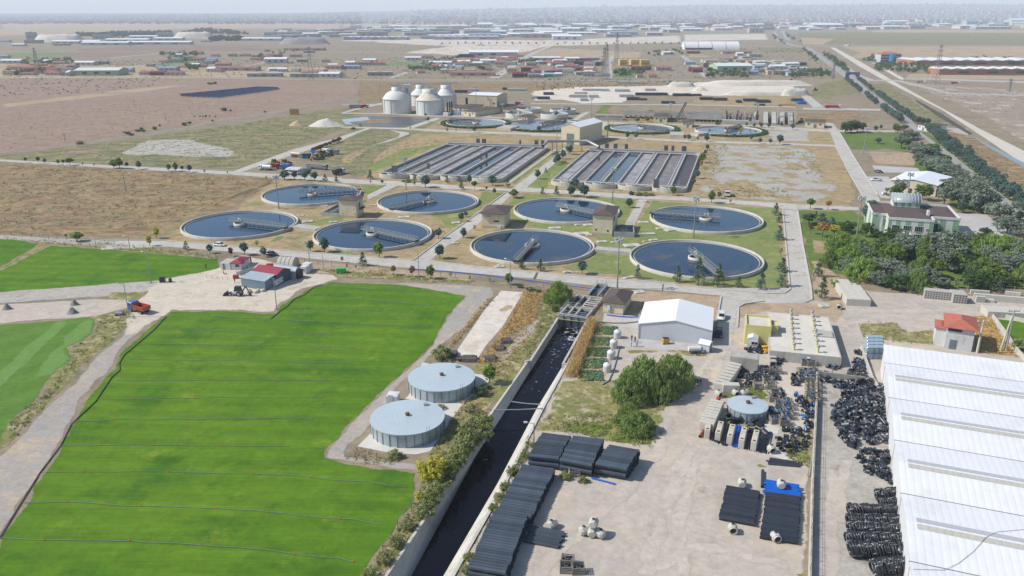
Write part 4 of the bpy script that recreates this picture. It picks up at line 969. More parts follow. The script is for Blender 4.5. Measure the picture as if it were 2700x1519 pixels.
def open_basin(label,A,B,C,h,fr_bays,name='open_basin'):
 rot,w,d=bframe(A,B,None,C)
 t=thing(name,label,'basin',(A.x,A.y,0),rot)
 m=MB();q=.3
 m.box(0,0,0,w,q,h);m.box(0,d-q,0,w,d,h);m.box(0,q,0,q,d-q,h);m.box(w-q,q,0,w,d-q,h)
 for i in range(1,fr_bays):m.box(w*i/fr_bays-.12,q,0,w*i/fr_bays+.12,d-q,h-.05)
 m.obj('wall',mCONC_G,t)
 MB().box(q,q,.02,w-q,d-q,h*.35).obj('water',mW1,t)
 m=MB();m.rail([(.15,.15,h),(w-.15,.15,h),(w-.15,d-.15,h),(.15,d-.15,h)],1.0,1.4,.05)
 m.obj('handrail',mRAIL,t)
 MB().box(w*.38,.1,h+.02,w*.62,d-.1,h+.14).obj('walkway',M('m_grate_blue',(96,112,124),.6,.1,2),t)
 return t
open_basin('open basin with a blue-grey walkway at the side of the tall cream pump house',W('C2',1878,622),W('C2',2115,628),W('C2',2165,545),1.9,3)
open_basin('open grated basin at the side of the two-storey pump house with a balcony',W('C1',1312,355),W('C1',1462,364),W('C1',1462,285),1.6,2)
A,B,C=W('C7',1746,448),W('C7',1968,476),W('C7',2024,330)
h=Ht('C7',1968,476,352)
t,w,d,_=building('gate_house','small cream house with dark brown hipped roof beside the canal intake','house',A,B,h,C=C,rh=1.5,base=.5,ov=.55,wins=[],doors=[])
MB().box(w*.2,-.45,h*.35,w*.36,-.05,h*.78).obj('air_conditioner',mFRAME,t)
A,B,C=W('B3',292,662),W('B3',470,678),W('B3',540,600)
h=Ht('B3',470,678,500)
t,w,d,_=building('blower_house','cream blower house with white gabled roof between the aeration basins','hall',A,B,h,C=C,roof='gable',rh=1.9,mroof=mWHITER,axis='y',base=.6,ov=.3,wins=[('r',2,h*.3,1.2,1.2),('r',6,h*.3,1.2,1.2),('r',10,h*.3,1.2,1.2)])
MB().box(w*.3,-.08,0,w*.7,0,h*.62).obj('gate',M('m_gate_grey',(130,134,138),.6),t)
A,B=W('B3',545,600),W('B3',590,605)
building('annex','low brown annex on the shaded side of the blower house','annex',A,B,4.2,depth=12,roof='flat',mwall=mCREAMB,mroof=mROOFB)
def pipe_bridge():
 a,b,c=W('B2',2265,790,5.0),W('B2',2320,735,6.0),W('B3',545,632,6.0)
 t=thing('air_pipe','grey overhead air pipe running across before the blower house','pipe',(b.x,b.y,0))
 m=MB();m.path([Vector(p)-Vector((b.x,b.y,0))for p in(a,b,b.lerp(c,.5),c,c+Vector((6,-9,-2)))],.8,12)
 m.obj('pipe',mGALV,t)
 for k in range(4):
  p=b.lerp(c,.12+.25*k)-Vector((b.x,b.y,0))
  MB().beam((p.x,p.y,0),(p.x,p.y,p.z-.7),.5,.5).obj('support',mGALV,t)
pipe_bridge()
A,B,C=W('B2',1428,345),W('B2',1748,357),W('B2',1795,318)
h=Ht('B2',1748,357,225)
t,w,d,_=building('process_hall','large beige hall with white roof behind the digester pipework','hall',A,B,h,C=C,roof='gable',rh=1.2,mwall=M('m_beige',(222,208,176),.8,.05,.2),mroof=mWHITER,ov=.3,base=1.0)
MB().box(w+.0,1,0,w+.08,5,5).obj('gate',mDOORG,t)
MB().box(w*.86,-.06,3,w*.93,0,3.8).obj('louvre',mDARKM,t)
for fr,a,b,c,top,lb in[('B2',(1372,450),(1505,462),(1602,400),402,'low cream service building with brown roof and open porch by the digesters'),('B2',(1256,385),(1420,395),(1480,352),360,'long low brown-roofed building in front of the large beige hall'),('B2',(1987,505),(2090,513),(2112,490),462,'tiny cream hut with flat brown roof between two raised round tanks'),('B2',(1783,415),(1890,425),(1922,385),378,'small brown-roofed building left of the raised round tanks'),('B3',(1190,448),(1318,452),(1328,425),392,'cream hut with brown roof standing by the long grit channels'),('B3',(1465,498),(1560,502),(1570,480),450,'smaller cream hut with brown roof between the right two thickeners'),('B4',(352,395),(500,402),(510,385),352,'long cream garage with dark roof at the top of the right works road'),('B4',(1215,412),(1290,425),(1300,395),382,'white gatehouse with flat roof beside the avenue')]:
 h=Ht(fr,*b,top)
 A_,B_=W(fr,*a),W(fr,*b)
 rot,w,d=bframe(A_,B_,None,W(fr,*c))
 building('service_building',lb,'service building',A_,B_,h,C=W(fr,*c),roof='hip',rh=.9,ov=.6,mwall=mFRAME if 'gatehouse' in lb else mCREAM,wins=[('f',w*.12,h*.45,w*.1+.4,h*.28),('f',w*.72,h*.45,w*.1+.4,h*.28)],doors=[('f',w*.45,w*.08+1,min(2.6,h*.6),mDOORG)])
for k,(fr,x,yb,yt,lb)in enumerate([('B2',1403,335,245,'left of two black chimneys by the large beige hall'),('B2',1416,335,248,'right of two black chimneys by the large beige hall'),('B2',1195,440,300,'dark pipe stack left of the cabinet row by the digester'),('B2',1220,440,295,'dark pipe stack in the middle of the cabinet row'),('B2',1243,440,285,'dark pipe stack right of the cabinet row')]):
 p=W(fr,x,yb);h=Ht(fr,x,yb,yt)
 t=thing('chimney_stack',lb,'chimney',p,0,'dark chimney stacks')
 MB().tube((0,0,0),(0,0,h),.55,12).obj('flue',mDARKM,t);MB().tube((0,0,0),(0,0,.5),.9,12).obj('foot',mCONC_G,t)
for k,(x0,x1,y,top,lb)in enumerate([(1142,1198,452,415,'white plant cabinet at the left of the row by the front digester'),(1235,1340,440,395,'long pale blue plant cabinet by the front digester'),(1345,1370,442,405,'narrow grey plant cabinet beside the porch')]):
 A_,B_=W('B2',x0,y),W('B2',x1,y+2)
 h=Ht('B2',x1,y,top);rot,w,d=bframe(A_,B_,6)
 t=thing('plant_cabinet',lb,'cabinet',A_,rot,'plant cabinets')
 MB().bbox(0,0,.2,w,d,h,.15).obj('housing',M('m_cab_blue',(186,200,214),.5)if k==1 else mFRAME,t)
 m=MB()
 for i in range(3):m.tube((w*(i+.5)/3,d/2,h),(w*(i+.5)/3,d/2,h+.6),.5,10)
 m.obj('fan_cowl',mDARKM,t)
def inlet():
 A_,B_=W('B3',620,432),W('B3',890,436)
 h=Ht('B3',620,432,385);rot,w,d=bframe(A_,B_,8)
 t=thing('inlet_chamber','grey concrete inlet chamber at the left end of the grit channels','chamber',A_,rot)
 MB().box(0,0,0,w,d,h).box(-.2,-.2,h,w+.2,.3,h+.3).box(-.2,d-.3,h,w+.2,d+.2,h+.3).obj('wall',mCONC_G,t)
 m=MB();m.rail([(0,.1,h+.3),(w,.1,h+.3)],1,2,.07);m.obj('handrail',mRAIL,t)
 A_,B_=W('B3',895,410),W('B3',1490,428)
 rot,w,d=bframe(A_,B_,9)
 t=thing('grit_channel','long raised concrete channel on columns, left of the slanted conveyor','channel',A_,rot)
 m=MB();m.box(0,0,2.2,w,.3,4.4);m.box(0,d-.3,2.2,w,d,4.4);m.box(0,.3,2.2,w,d-.3,2.6);m.obj('trough',mCONC_G,t)
 MB().box(0,.3,2.7,w,d-.3,3.9).obj('water',mW4,t)
 for i in range(12):MB().box(w*(i+.3)/12,.5,0,w*(i+.3)/12+.5,d-.5,2.2).obj('column',mCONC_G,t)
 m=MB();m.rail([(0,.1,4.4),(w,.1,4.4)],1,2.2,.08);m.rail([(0,d-.1,4.4),(w,d-.1,4.4)],1,2.2,.08);m.obj('handrail',mRAIL,t)
 A_,B_=W('B3',1500,440),W('B3',1850,452)
 rot,w,d=bframe(A_,B_,16)
 t=thing('grit_channel','wide raised concrete grit channel with grey side, right of the slanted conveyor','channel',A_,rot)
 m=MB()
 for k in range(4):m.box(0,k*(d-.3)/3,1.6,w,k*(d-.3)/3+.3,5.2)
 m.box(0,.3,1.6,w,d-.3,2.2);m.obj('trough',mCONC_G,t)
 MB().box(0,.31,2.3,w,d-.31,4.3).obj('water',mW4,t)
 for i in range(9):MB().box(w*(i+.3)/9,.5,0,w*(i+.3)/9+.6,d-.5,1.6).obj('column',mCONC_G,t)
 m=MB()
 for k in range(4):m.rail([(0,k*(d-.3)/3+.1,5.2),(w,k*(d-.3)/3+.1,5.2)],1,2.4,.08)
 m.obj('handrail',mRAIL,t)
 p=W('B3',1405,450);q=W('B3',1530,330)
 t=thing('conveyor','slanted dark screw conveyor leaning up over the grit channels','conveyor',p)
 d_=Vector((W('B3',1515,440).x-p.x,14,12.5))
 MB().beam((0,0,.6),d_,1.3,1.2).obj('trough',mDARKM,t)
 m=MB();m.rail([Vector((.9,0,1)),d_+Vector((.9,0,.4))],1,2,.1);m.obj('handrail',mRAIL,t)
 for f in(.35,.7):
  e=d_*f
  MB().beam((e.x,e.y,0),(e.x,e.y,e.z),.4,.4).obj('support',mGALV,t)
 rr=random.Random(3)
 A_=W('B3',1850,465);B_=W('B3',2210,478)
 rot,w,d=bframe(A_,B_,14)
 t=thing('screen_plant','cluster of grey screens, pipes and platforms at the inlet works','screening plant',A_,rot)
 m=MB();m.box(0,2,0,w,d,2.4);m.obj('plinth',mCONC_G,t)
 for i in range(11):
  x=w*(i+.4)/11;hh=rr.uniform(3.2,7.5);y=rr.uniform(2.5,d-2)
  m=MB();m.box(x-.9,y-.8,2.4,x+.9,y+.8,2.4+hh*.55);m.beam((x,y,2.4),(x+rr.uniform(-1,1),y+2.5,2.4+hh),.8,.5)
  m.obj('screen',mDARKM if i%3 else mGALV,t)
 m=MB()
 for i in range(7):
  y=rr.uniform(2,d-1);z=rr.uniform(3.5,6.0)
  m.rail([(w*rr.uniform(0,.4),y,z),(w*rr.uniform(.6,1),y,z)],1.1,2.2,.09)
 m.obj('platform_rail',mGALV,t)
 A_=W('B3',2240,470);B_=W('B3',2576,480)
 rot,w,d=bframe(A_,B_,12)
 t=thing('pump_station','open pump station with sloping concrete flumes and portal frames','pump station',A_,rot)
 m=MB()
 for i in range(4):
  x=w*(.05+.24*i)
  m.add([(x,0,0),(x+3,0,0),(x+3,d,0),(x,d,0),(x,0,1.2),(x+3,0,1.2),(x+3,d,7.5),(x,d,7.5)],[(4,5,6,7),(0,1,5,4),(1,2,6,5),(2,3,7,6),(3,0,4,7)])
 m.box(0,d,0,w,d+2,8);m.obj('flume',mCONC_G,t)
 for i in range(4):MB().beam((w*(.45+.17*i),1,0),(w*(.45+.17*i),1,8.5),.7,.7).obj('column',mTANKC,t)
 for i in(0,1):MB().box(w*(.45+.5*i)-.4,6,0,w*(.45+.5*i)+.4,6.8,13).obj('portal_leg',mTANKC,t)
 MB().box(w*.44,6,13,w*.96,6.8,13.8).obj('crane_beam',M('m_crane_yellow',(196,150,70),.6),t)
inlet()
mLAMP=M('m_lamp_grey',(214,218,220),.4,.05,1)
def mast_proto(h,n=8):
 m=MB();m.tube((0,0,0),(0,0,h),.26,10,0,.13);m.box(-.35,-.35,0,.35,.35,.3)
 pole=m.mesh('mast_pole',mPOLE)
 m=MB();m.lathe([(1.0,h-.7),(1.1,h-.6),(1.0,h-.5)],14);m.beam((-1,0,h-.6),(1,0,h-.6),.1,.1);m.beam((0,-1,h-.6),(0,1,h-.6),.1,.1)
 for k in range(int(h/2)):m.beam((.28,-.15,1+k*2),(.28,.15,1+k*2),.05,.05)
 ring=m.mesh('mast_ring',mPOLE)
 pr=[('pole',pole,-1),('lamp_ring',ring,0)]
 for i in range(n):
  a=2*math.pi*i/n
  m=MB();m.bbox(math.cos(a)*1.05-.28,math.sin(a)*1.05-.22,h-.55-.9*(i%2),math.cos(a)*1.05+.28,math.sin(a)*1.05+.22,h+.05-.9*(i%2),.06)
  pr.append(('floodlight',m.mesh('mast_floodlight',mLAMP),-1))
 return pr
MASTS=[('C1',950,290,10,'beside the outermost left round tanks'),('B2',727,1280,915,'before the left aeration basin'),('B3',790,1228,895,'before the right aeration basin'),('C3',808,625,165,'between the two right-hand round tanks'),('C2',1920,1215,635,'behind the brown-roofed gate house by the canal'),('B3',742,605,378,'left of the grey sludge thickener'),('B2',1815,485,310,'before the raised round tanks'),('B3',250,735,487,'at the corner of the blower house'),('B3',583,432,215,'right of the raised round tanks'),('B3',1350,392,262,'behind the cream hut at the grit channels'),('B3',2188,400,275,'behind the cluster of inlet screens'),('B4',800,597,395,'on the dry lawn by the right works road'),('B4',1132,948,742,'before the workshop with the white roof'),('C4',640,565,150,'left of the green and white office building'),('B2',1515,355,115,'before the large beige hall'),('B2',437,300,110,'left of the white digesters'),('C3',812,190,120,'none')][:16]
for fr,x,yb,yt,lb in MASTS:
 spawn(mast_proto(Ht(fr,x,yb,yt)),'floodlight_mast','tall floodlight mast '+lb,'floodlight mast',W(fr,x,yb),0,1,'tall floodlight masts')
def lamp_proto(h,arm=1.2):
 m=MB();m.tube((0,0,0),(0,0,h),.13,8,0,.07);m.box(-.2,-.2,0,.2,.2,.25)
 a=m.mesh('lamp_pole',mPOLE)
 m=MB();m.beam((0,0,h-.1),(-arm,0,h+.15),.08,.08);b=m.mesh('lamp_arm',mPOLE)
 m=MB();m.bbox(-arm-.7,-.2,h+.05,-arm,.2,h+.3,.06);c=m.mesh('lamp_head',mLAMP)
 return[('pole',a,-1),('arm',b,0),('lamp_head',c,-1)]
for fr,x,yb,yt,lb in[('C5',1130,330,212,'on the verge above the striped turf'),('C5',1310,612,350,'at the grey bin on the turf edge'),('C5',1122,908,618,'beside the orange and blue tipper truck'),('C6',1310,1215,650,'before the white container trailer'),('C1',2140,890,650,'opposite the sloping road junction'),('C1',1216,790,585,'behind the two white cabins'),('C2',710,1200,882,'at the top of the old concrete slab'),('C7',880,440,245,'in the straw bank by the old slab'),('D3',1475,325,135,'at the corner of the crate yard'),('D5',685,300,120,'on the canal bank by the black pipe stacks'),('C8',2040,0,-1,'none')][:10]:
 spawn(lamp_proto(Ht(fr,x,yb,yt)),'street_lamp','thin grey lamp post '+lb,'lamp post',W(fr,x,yb),rnd.uniform(-.6,.6),1,'thin lamp posts')
p=W('C1',1328,802)
MB().tube((0,0,0),(0,0,Ht('C1',1328,802,685)),.16,8,0,.12).obj('concrete_pole',mTANKC)
tag(bpy.data.objects['concrete_pole'],'plain concrete pole right of the two white cabins','pole').location=p
def hatch_proto(w,d,h):
 m=MB();m.bbox(-w/2,-d/2,0,w/2,d/2,h,.05);a=m.mesh('hatch_slab',mTANKC)
 m=MB();m.bbox(-w*.28,-d*.3,h,w*.1,d*.3,h+.08,.02);b=m.mesh('hatch_lid',mCONC_G)
 return[('slab',a,-1),('lid',b,-1)]
HATCH=[('C1',1135,352,3.0,1.6),('C1',1195,405,4.0,2.2),('C1',1412,407,3.0,1.5),('C1',2012,365,4.5,2.6),('C1',1748,265,2.6,1.6),('C1',1335,268,3,1.4),('C1',1235,262,4,1.5),('C1',2455,412,3,2),('C1',2450,585,2.2,1.2),('C2',1215,525,4.4,2.6),('C2',1500,478,5.0,3.0),('C2',1590,490,3.6,2.4),('C2',1520,588,5.2,3.2),('C2',1600,605,2,1.4),('C2',1748,678,3.6,2.2),('C2',1885,688,2,1.4),('C2',2085,722,5.5,3.4),('C2',1733,750,2,1.2),('C2',2225,592,8,2),('C2',2330,662,3,1.6),('C2',2215,458,4,2.4),('C2',2405,530,3,1.8),('C2',590,965,3.2,1.6),('C2',598,942,2,1),('C2',95,695,2,1.2),('C2',100,470,2.6,1.4),('C2',1355,1025,2.6,1.2),('C2',1440,1028,2,.8),('C2',1985,778,2,.8),('C2',2228,675,1.2,.8),('C3',560,545,5.2,3.0),('C3',75,1085,3.6,1.4),('C3',190,1248,3.0,2.4),('D1',1315,228,2.6,2.2)]
spots=[(W(f,x,y),a,b)for f,x,y,a,b in HATCH]
for k,(p,a,b)in enumerate(sorted(spots,key=lambda s:s[0].x)):
 near=min(range(8),key=lambda i:(tank_at[i][0]-p).length)
 nm=['the back left','the outermost left','the balcony pump house','the left-pointing bridge','the half hidden','the front middle','the floodlit lawn','the front right'][near]
 spawn(hatch_proto(a,b,.3+.05*(k%3)),'hatch',f'{"long" if a > 2*b else "square"} concrete hatch near {nm} tank, {nth(k+1)} from the left','hatch',p,.1*((k*7)%5),1,'concrete hatches on the lawns')
for k,(fr,a,b,c,h,lb)in enumerate([('C1',(1060,466),(1260,490),(1275,462),1.1,'concrete channel joining the two front left round tanks'),('C2',(1660,800),(2065,830),(2062,795),1.2,'concrete channel joining the two front right round tanks'),('B2',(1745,612),(1900,622),(1950,590),2.0,'concrete flume chamber between two hedged thickeners'),('B3',(1345,602),(1480,606),(1520,575),2.0,'concrete flume chamber at the grey sludge thickener'),('B3',(1545,580),(1620,590),(1650,565),1.8,'concrete box at the left of the right thickener')]):
 A_,B_=W(fr,*a),W(fr,*b);rot,w,d=bframe(A_,B_,None,W(fr,*c))
 t=thing('channel_duct',lb,'channel',A_,rot)
 m=MB();m.box(0,0,0,w,d,h-.25);m.box(0,0,h-.25,w,.35,h);m.box(0,d-.35,h-.25,w,d,h);m.obj('duct',mTANKC,t)
 MB().box(0,.36,h-.2,w,d-.36,h-.12).obj('cover',mCONC_G,t)
NS='_a'
mTANKM=M('m_zinc_tank',(196,208,214),.4,.1,.35,metal=.25,spec=.5,ridge=(.5,2,.15),dirt=(170,184,192))
mTANKR=M('m_zinc_roof',(206,220,226),.45,.06,.2,metal=.15,spec=.4,ridge=(.8,0,.12))
mYELW=M('m_yellow_wall',(226,214,142),.8,.06,.3)
mROOFC=M('m_concrete_roof',(226,220,208),.9,.1,.15,dirt=(206,198,184))
mSHEDW=M('m_shed_wall',(226,230,234),.5,.04,.1,ridge=(.5,0,.3))
mBPIPE=M('m_black_pipe',(54,60,70),.36,.14,.8,spec=.5,ov=.25)
mBPIPER=M('m_black_ribbed',(70,80,92),.34,.18,.6,spec=.6,ridge=(.14,0,.08),ov=.42)
mBLUE=M('m_blue_plastic',(22,104,206),.4,.08,.8,spec=.4)
mPOLYB=M('m_black_coil',(54,58,64),.36,.12,1.5,spec=.5)
mREDR=M('m_red_roof',(168,66,78),.6,.12,.6,ridge=(.7,0,.35))
mTILE=M('m_red_tile',(196,116,96),.85,.16,1.2,ridge=(.45,1,.5))
mORANGE=M('m_orange',(232,96,40),.6,.08,1)
mWOOD=M('m_grey_wood',(168,160,148),.8,.2,2)
mTYRE=M('m_tyre',(38,38,40),.85,.1,2)
mRIM=M('m_rim',(190,192,194),.4,.05,2,metal=.4)
def slabs(name,label,cat,corners_top,h,group=None):...
def warehouse():
 gh=5.4
 g=[W('D2',665,1010,gh),W('D4',645,255,gh),W('D4',690,570,gh),W('D4',740,970,gh),W('D4',785,1350,gh)]
 uy=(g[0]-g[4]).xy.normalized();ux=Vector((uy.y,-uy.x))
 bay=(g[0]-g[4]).length/4
 rot=math.atan2(ux.y,ux.x)
 nb=3
 o=g[4].xy-uy*bay*nb
 t=thing('warehouse','long white metal warehouse with a row of low gabled roofs on the right','warehouse',(o.x,o.y,0),rot)
 Lx,n,rh=95.0,4+nb,.78
 pr=[(0,0)]
 for k in range(n):pr+=[(k*bay,gh),((k+.5)*bay,gh+rh)]
 pr+=[(n*bay,gh),((n+.5)*bay,gh+rh),((n+.5)*bay,0)]
 m=MB()
 for x,s in((0,1),(Lx,-1)):
  for a,b in zip(pr[1:-1],pr[2:-1]):
   f=[(x,a[0],0),(x,b[0],0),(x,b[0],b[1]-.05),(x,a[0],a[1]-.05)]
   m.add(f if s<0 else f[::-1],[(0,1,2,3)])
 m.add([(0,(n+.5)*bay,0),(Lx,(n+.5)*bay,0),(Lx,(n+.5)*bay,gh+rh-.05),(0,(n+.5)*bay,gh+rh-.05)],[(0,3,2,1)])
 m.add([(0,0,0),(Lx,0,0),(Lx,0,gh-.05),(0,0,gh-.05)],[(0,1,2,3)])
 m.obj('wall',M('m_warehouse_wall',(246,246,246),.5,.03,.1,ridge=(.6,1,.1)),t)
 mSK=M('m_rooflight',(206,204,190),.5,.08,.8,ridge=(1.0,0,.3))
 mSK2=M('m_rooflight_far',(200,202,204),.5,.06,.8,ridge=(1.0,0,.2))
 mR=M('m_warehouse_roof',(249,250,252),.45,.05,.07,ridge=(1.05,0,.3),dirt=(226,225,220))
 for k in range(-0,n+1):
  for s in(-1,1):
   if k==n and s==1:continue
   y0=k*bay;yr=(k+.5)*bay if s<0 or True else 0
   a,b=((k*bay,gh),((k+.5)*bay,gh+rh))if s<0 else(((k+1)*bay,gh),((k+.5)*bay,gh+rh))
   d=(b[0]-a[0])/abs(b[0]-a[0])
   q=[(-.25,a[0]+d*.12,a[1]+.03),(Lx,a[0]+d*.12,a[1]+.03),(Lx,b[0],b[1]),(-.25,b[0],b[1])]
   MB().add(q+[(x,y,z-.12)for x,y,z in q],[(0,1,2,3)if d>0 else(3,2,1,0),(4,7,6,5),(0,4,5,1),(1,5,6,2),(2,6,7,3),(3,7,4,0)]).obj('roof',mR,t)
   if k<n:
    p0=(b[0]-d*.28-d*1.15,b[1]-rh*(1.43/(bay/2))+.04);p1=(b[0]-d*.28,b[1]-rh*(.28/(bay/2))+.04)
    q=[(1.2,p0[0],p0[1]),(Lx-1,p0[0],p0[1]),(Lx-1,p1[0],p1[1]),(1.2,p1[0],p1[1])]
    MB().add(q,[(0,1,2,3)if d>0 else(3,2,1,0)]).obj('rooflight',mSK if s<0 else mSK2,t)
  if k<n+1:MB().box(-.3,k*bay-.1,gh-.12,Lx,k*bay+.1,gh+.02).obj('gutter',M('m_gutter',(142,138,136),.7),t)
  MB().tube((-.12,k*bay,.1),(-.12,k*bay,gh-.1),.08,6).obj('downpipe',mFRAME,t)
 P=[W('D4',x,y,gh+.5)for x,y in((800,1392),(1010,1392),(1110,1350),(1210,1280),(1290,1200),(1370,1155),(1555,1130))]
 m=MB();pts=[]
 inv=lambda p:((p.xy-o).dot(ux),(p.xy-o).dot(uy))
 for p in P:
  x,y=inv(p);f=(y/bay)%1
  pts.append((x,y,gh+rh*(1-abs(f-.5)*2)+.1))
 m.path(pts,.028,6);m.obj('roof_cable',M('m_cable',(150,150,150),.6),t)
 return o,ux,uy,rot
WH=warehouse()
A,B=W('C8',556,692),W('C8',1418,776)
h=Ht('C8',556,692,512)
C=B+(W('C8',1470,330,h)-W('C8',1425,590,h))
rr_=W('C8',990,488,h)
t,w,d,_=building('metal_shed','white metal shed with a broad gabled roof beside the canal gate','shed',A,B,h,C=C,roof='gable',rh=1.7,axis='y',mwall=mSHEDW,mroof=mWHITER,ov=.2)
MB().tube((-.12,-.12,0),(-.12,-.12,h),.08,6).tube((w+.12,-.12,0),(w+.12,-.12,h),.08,6).obj('downpipe',mFRAME,t)
MB().box(w+.22,2,.0,w+.34,6.5,3.6).obj('gate',M('m_gate_grey',(1,1,1)),t)
A,B=W('C8',1270,840),W('C8',1396,868)
h=Ht('C8',1396,868,775)
building('hut','tiny grey hut with white gabled roof at the corner of the white shed','hut',A,B,h,depth=2.6,roof='gable',rh=.7,axis='x',mwall=mSHEDW,mroof=mWHITER,ov=.15,doors=[('r',.8,1.0,2.0,mDOORG)])
A,B=W('B4',1000,880),W('B4',1350,925)
h=Ht('B4',1350,925,838)
C=B+(W('B4',1215,745,h)-W('B4',1362,838,h))
t,w,d,_=building('workshop','beige workshop with wide white gabled roof beside the right works road','workshop',A,B,h,C=C,roof='gable',rh=1.5,axis='y',mwall=M('m_beige2',(222,212,190),.8,.05,.2),mroof=mWHITER,ov=.5,wins=[('f',3,2.0,2.2,.9),('f',w*.8,2.0,2.2,.9),('l',3,1.6,1.2,1.8),('l',7,1.6,1.2,1.8),('l',11,1.6,1.2,1.8)],doors=[('f',8,1.2,2.3,mDOORB)])
def office():
 A,B=W('C4',805,520),W('C4',1725,560)
 h=7.4
 A=W('C4',812,345,h);B=W('C4',1735,405,h);Cb=W('C4',1605,265,h)
 A.z=B.z=0
 rot,w,d=bframe(A,B,None,Vector((Cb.x,Cb.y,0)))
 t=thing('office_building','green and white striped office building with a barrel skylight on its brown roof','office',A,rot)
 wing=d*.30
 mG_=M('m_office_green',(150,190,152),.7,.06,.3);mW_=M('m_office_white',(232,232,226),.7,.05,.3)
 MB().box(0,0,0,w*.16,d,h).box(w*.16,-wing*.9,0,w*.68,d,h).box(w*.68,0,0,w,d,h).obj('wall',mW_,t)
 def stripe(face,a,b,y):
  m=MB()
  if face=='f':m.box(a,y-.04,0,b,y,h-.05)
  elif face=='l':m.box(y-.04,a,0,y,b,h-.05)
  else:m.box(y,a,0,y+.04,b,h-.05)
  m.obj('green_panel',mG_,t)
 for a,b in((0,.055),(.125,.16)):stripe('f',w*a,w*b,0)
 for a,b in((.165,.20),(.25,.30),(.36,.42),(.50,.56),(.63,.68)):stripe('f',w*a,w*b,-wing*.9)
 for a,b in((.78,.85),(.93,1.0)):stripe('f',w*a,w*b,0)
 stripe('l',d*.2,d*.45,0);stripe('l',d*.7,d*.95,0);stripe('r',d*.1,d*.3,w);stripe('r',d*.6,d*.9,w)
 m=MB();e=.35;pz=h+.75
 for x0,y0,x1,y1 in((0,0,w*.16,0),(w*.16,0,w*.16,-wing*.9),(w*.16,-wing*.9,w*.68,-wing*.9),(w*.68,-wing*.9,w*.68,0),(w*.68,0,w,0),(w,0,w,d),(w,d,0,d),(0,d,0,0)):
  m.beam((x0,y0,h+.3),(x1,y1,h+.3),e,.85)
 m.obj('parapet',mW_,t)
 m=MB();z=h+.03
 hip(m,w*.16,d,z,.2,-.1);
 m.add([(w*.16-.2,-wing*.85,z),(w*.68,-wing*.85,z),(w*.68,d-.2,z),(w*.16-.2,d-.2,z),(w*.3,d*.35,z+1.1),(w*.55,d*.35,z+1.1)],[(0,1,5,4),(1,2,5),(2,3,4,5),(3,0,4)])
 m.add([(w*.68,.2,z),(w-.2,.2,z),(w-.2,d-.2,z),(w*.68,d-.2,z),(w*.76,d*.5,z+.7),(w*.9,d*.5,z+.7)],[(0,1,5,4),(1,2,5),(2,3,4,5),(3,0,4)])
 m.obj('roof',mROOFB,t)
 x0,x1,y0,y1=w*.29,w*.61,d*.62,d*.98
 MB().box(x0,y0,h,x1,y1,h+2.4).obj('lantern_wall',mW_,t)
 for a in(.02,.3,.55,.85):MB().box(x0+(x1-x0)*a,y0-.04,h+.8,x0+(x1-x0)*(a+.13),y0,h+2.35).obj('green_panel',mG_,t)
 m=MB();n=9;yc,r=(y0+y1)/2,(y1-y0)/2+.5
 prof=[(yc-r*math.cos(math.pi*i/12),h+2.3+r*.62*math.sin(math.pi*i/12))for i in range(13)]
 vs=[(x0-.3,*p)for p in prof]+[(x1+.3,*p)for p in prof]
 m.add(vs,[(i,i+1,14+i,13+i)for i in range(12)]+[tuple(range(12,-1,-1)),tuple(range(13,26))],0,True)
 sk_=m.obj('barrel_skylight',M('m_skylight',(170,180,182),.3,.06,.6,spec=.5),t)
 m=MB()
 for k in range(n+1):
  x=x0-.3+(x1-x0+.6)*k/n
  for i in range(12):m.beam((x,prof[i][0],prof[i][1]+.06),(x,prof[i+1][0],prof[i+1][1]+.06),.1,.1)
 m.obj('rib',mW_,sk_)
 for k in range(3):
  window(t,'f',w,d,w*(.21+.13*k)+.0,h*.48,2.6,2.0,mFRAME,bars=3).location.y=-wing*.9-.02
  window(t,'f',w,d,w*(.21+.13*k)+.0,.9,2.6,1.8,mFRAME,bars=3).location.y=-wing*.9-.02
 window(t,'f',w,d,w*.71,h*.5,1.7,1.9);window(t,'f',w,d,w*.60,h*.55,1.0,.8).location.y=-wing*.9-.02
 MB().box(w*.64,d*.1,h,w*.665,d*.2,h+2.0).obj('chimney',mFRAME,t)
 MB().box(w*.33,-wing*.9-3.4,0,w*.43,-wing*.9-.05,.5).box(w*.33,-wing*.9-3,2.9,w*.43,-wing*.9-.05,3.2).obj('porch',mW_,t)
office()
A,B=W('D1',628,945),W('D1',1532,1012)
h=Ht('D1',1532,1012,890)
A=W('D1',625,800,h);B=W('D1',1540,890,h);Cb=W('D1',1420,375,h);A.z=B.z=Cb.z=0
t,w,d,_=building('tank_block','low flat-roofed grey concrete block with two rows of yellow roof vents','concrete block',A,B,h,C=Cb,roof='flat',parapet=.12,mwall=M('m_board_concrete',(200,196,186),.9,.1,.3,ridge=(1.2,0,.15),dirt=(170,166,156)),mroof=mROOFC)
MB().box(w,0,0,w+.05,d,h-.02).obj('yellow_side',mYELW,t)
MB().bbox(w-5,d*.44,h+.1,w-.5,d*.58,h+.5,.1).obj('hatch',mCONC_G,t)
m=MB();m.tube((0,0,0),(0,0,1.25),.27,12);va=m.mesh('vent_tube',mYELW)
m=MB();m.lathe([(.26,1.2),(.42,1.38),(.46,1.55),(.36,1.75),(0,1.84)],14);vb=m.mesh('vent_cowl',mGALV)
iv=Vector((math.cos(-t.rotation_euler.z),math.sin(-t.rotation_euler.z)))
